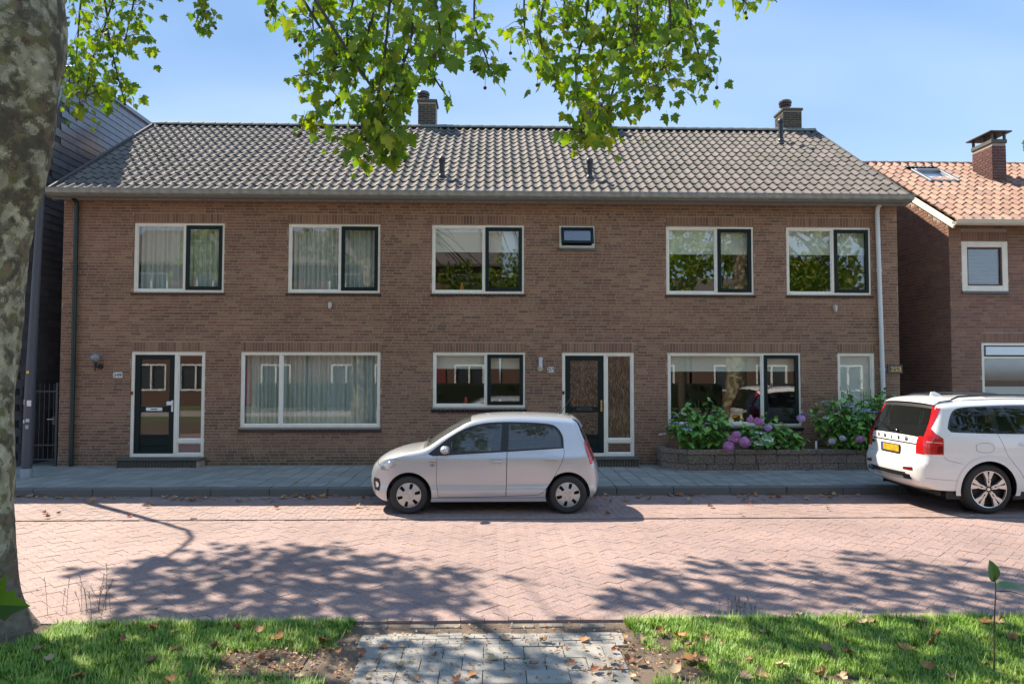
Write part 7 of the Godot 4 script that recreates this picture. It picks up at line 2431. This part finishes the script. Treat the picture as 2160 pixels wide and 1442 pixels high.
	sm.tube([Vector3(0, -0.02, 0), Vector3(0.005, 0.3, 0.0), Vector3(0.02, 0.62, 0.01), Vector3(0.02, 0.75, 0.0)], [0.006, 0.005, 0.004, 0.003], 6, false)
	sm.tube([Vector3(0.02, 0.6, 0.01), Vector3(0.12, 0.6, 0.02), Vector3(0.26, 0.56, 0.03)], [0.004, 0.003, 0.002], 5, false)
	part(sap, "stem", sm.done(mat("sap_stem", L(0.12, 0.07, 0.045), 0.8)))
	var lm: Material = mats.hydrangea_leaf
	var big := leaf_mesh(lm, 0.2, 0.2, Color(0.10, 0.19, 0.04), 1)
	for e in [[Vector3(0.015, 0.66, 0.0), Vector3(-0.15, 1.0, 0.2), 0.16], [Vector3(0.03, 0.63, 0.0), Vector3(1.0, 0.12, 0.2), 0.2], [Vector3(0.26, 0.56, 0.03), Vector3(1.0, -0.1, 0.1), 0.2], [Vector3(0.2, 0.58, 0.03), Vector3(0.6, -0.5, 0.6), 0.2]]:
		part(sap, "leaf", big).transform = leaf_pose(r, e[0], e[2], e[1], Vector3(0.1, 0.6, 0.9) if e[1].y > 0.5 else Vector3(0.05, 1.0, 0.12))
	var shoot := thing("tree_shoot", "broad green leaves of a low shoot in front of the trunk foot", "shoot", at_pixel(-10, 1275, 2.9) * Vector3(1, 0, 1))
	sm = MB.new()
	var hy := at_pixel(-10, 1275, 2.9).y
	sm.tube([Vector3(-0.45, -0.02, -0.15), Vector3(-0.3, hy * 0.5, 0.0), Vector3(-0.1, hy, 0.0)], [0.012, 0.009, 0.004], 6, false)
	part(shoot, "stem", sm.done(mats.sap_stem))
	var lf := leaf_mesh(mats.plane_leaf, 0.2, 0.25, Color(0.05, 0.10, 0.03), 0)
	for e in [[0.0, Vector3(0.95, 0.05, 0.2), 0.19], [0.03, Vector3(-0.5, 0.3, 0.5), 0.2], [-0.04, Vector3(0.2, -0.6, 0.6), 0.16], [0.02, Vector3(0.1, 0.9, 0.3), 0.15]]:
		part(shoot, "leaf", lf).transform = leaf_pose(r, Vector3(-0.06, hy + e[0], 0.0), e[2], e[1], Vector3(0.1, 0.35, 0.9))


func fallen_leaves() -> void:
	var r := RandomNumberGenerator.new()
	r.seed = 909
	var dm := mat("dry_leaf", Color.WHITE, 0.75, {"vc": true, "back": Color(0.35, 0.25, 0.12)})
	var tones := [Color(0.36, 0.20, 0.10), Color(0.42, 0.29, 0.17), Color(0.30, 0.12, 0.055), Color(0.46, 0.34, 0.21), Color(0.25, 0.15, 0.09), Color(0.44, 0.19, 0.07)]
	var shapes := []
	for t in tones:
		for c in [0.5, 0.85, 1.15]: shapes.append(leaf_mesh(dm, 0.1, -0.1, t, 0, c))
	var put := func(at: Vector3, size: float, label: String, group: String) -> void:
		var k := r.randi() % shapes.size()
		var look: String = ["brown", "tan", "dark russet", "pale beige", "dark brown", "orange"][k / 3] + [" flat", " half curled", " tightly curled"][k % 3]
		var o := one("fallen_leaf", shapes[k], look + " " + label, "leaf", Vector3.ZERO, group)
		o.transform = leaf_pose(r, at, size, Vector3(r.randfn(0, 1), r.randfn(0, 0.12), r.randfn(0, 1)), Vector3(r.randfn(0, 0.35), 1.0, r.randfn(0, 0.35)))
	var ground := func(px: float, py: float, y: float) -> Vector3:
		var d := (at_pixel(px, py, 1.0) - cam.position)
		return cam.position + d * ((y - cam.position.y) / d.y)
	var spots := [[105, 1393], [75, 1372], [330, 1390], [360, 1335], [375, 1363], [490, 1324], [595, 1345], [690, 1352], [715, 1370], [395, 1425], [365, 1438], [330, 1326], [275, 1315], [470, 1395], [630, 1420], [560, 1388], [250, 1350], [150, 1430], [545, 1335], [440, 1365],
		[1678, 1296], [1783, 1320], [1813, 1314], [1846, 1308], [1932, 1307], [2070, 1312], [2093, 1308], [2123, 1308], [1600, 1332], [1742, 1372], [1798, 1377], [1908, 1370], [1960, 1357], [1977, 1337], [1637, 1402], [1615, 1417], [1742, 1417], [1770, 1422], [1963, 1414], [2087, 1397], [1447, 1362], [1460, 1392], [1493, 1397], [1587, 1387], [1425, 1340], [1480, 1345], [1400, 1330], [1560, 1425], [1690, 1437], [2010, 1430], [2140, 1350], [1430, 1420]]
	for s in spots:
		var l: bool = s[0] < 900
		put.call(ground.call(s[0], s[1], 0.04), r.randf_range(0.07, 0.125), "plane leaf lying in the %s verge grass" % ("left" if l else "right"), "dry leaves on the %s verge" % ("left" if l else "right"))
	for s in [[1140, 1350], [1165, 1352], [1230, 1352], [860, 1416], [836, 1402], [1005, 1421], [1250, 1416], [1275, 1414], [880, 1432], [960, 1438], [803, 1362], [850, 1361], [1070, 1343], [985, 1343], [1320, 1345], [1305, 1365], [1330, 1385], [1345, 1375], [1300, 1395], [1352, 1352], [1310, 1412], [1335, 1420], [1290, 1430], [790, 1395], [770, 1425], [1120, 1400], [1045, 1385], [920, 1375], [755, 1380], [1365, 1400], [1345, 1398], [1325, 1358], [1290, 1372], [1235, 1370], [1215, 1398]]:
		put.call(ground.call(s[0], s[1], 0.018), r.randf_range(0.045, 0.095), "plane leaf lying on the grey footpath slabs", "dry leaves on the footpath")
	for i in 160:
		var x := r.randf_range(-8.8, 6.0)
		if x > -2.3 and x < 1.4 and r.randf() < 0.6: continue
		var z := 2.93 + absf(r.randfn(0, 0.24)) if r.randf() < 0.85 else r.randf_range(3.0, 4.9)
		put.call(Vector3(x, 0.016, z), r.randf_range(0.05, 0.125), "leaf lying in the gutter along the kerb", "dry leaves along the kerb")
	for i in 14: put.call(Vector3(r.randf_range(-8.5, 6.5), 0.158, r.randf_range(0.6, 2.6)), r.randf_range(0.04, 0.07), "leaf lying on the pavement tiles", "dry leaves on the pavement")
	# crumbs too small to count
	var crumb := leaf_mesh(dm, 0.1, -0.1, Color.WHITE, 1, 0.9)
	var wh := []; var ti := []
	for i in 2600:
		var u := r.randf()
		var p := Vector3(r.randf_range(-9.0, 6.5), 0.006, 2.91 + absf(r.randfn(0, 0.3)))
		if u < 0.45: p = Vector3(r.randf_range(-2.6, 1.5), 0.012, r.randf_range(9.25, 10.7))
		elif u < 0.6: p = Vector3(r.randfn(-1.9, 0.4), 0.012, r.randfn(10.05, 0.22))
		elif u < 0.68: p = Vector3(r.randf_range(-7.0, 7.0), 0.008, r.randf_range(4.9, 9.0))
		wh.append(leaf_pose(r, p, r.randf_range(0.012, 0.035), Vector3(r.randfn(0, 1), 0.05, r.randfn(0, 1)), Vector3(r.randfn(0, 0.3), 1, r.randfn(0, 0.3))))
		ti.append(tones[r.randi() % tones.size()])
	var n := Node3D.new()
	n.name = "leaf_litter"
	add_child(n)
	tag(n, "brown leaf crumbs scattered over the path, gutter and bare soil", "litter", "", "stuff")
	multi(n, "crumbs", crumb, wh, ti)


func _ready() -> void:
	rng.seed = 20240
	make_light()
	make_ground()
	make_house()
	make_neighbour()
	make_clad_building()
	make_street()
	make_far_side()
	car_materials()
	make_small_car()
	make_suv()
	make_trees()
	make_shrubs()
	make_verge()
	fallen_leaves()
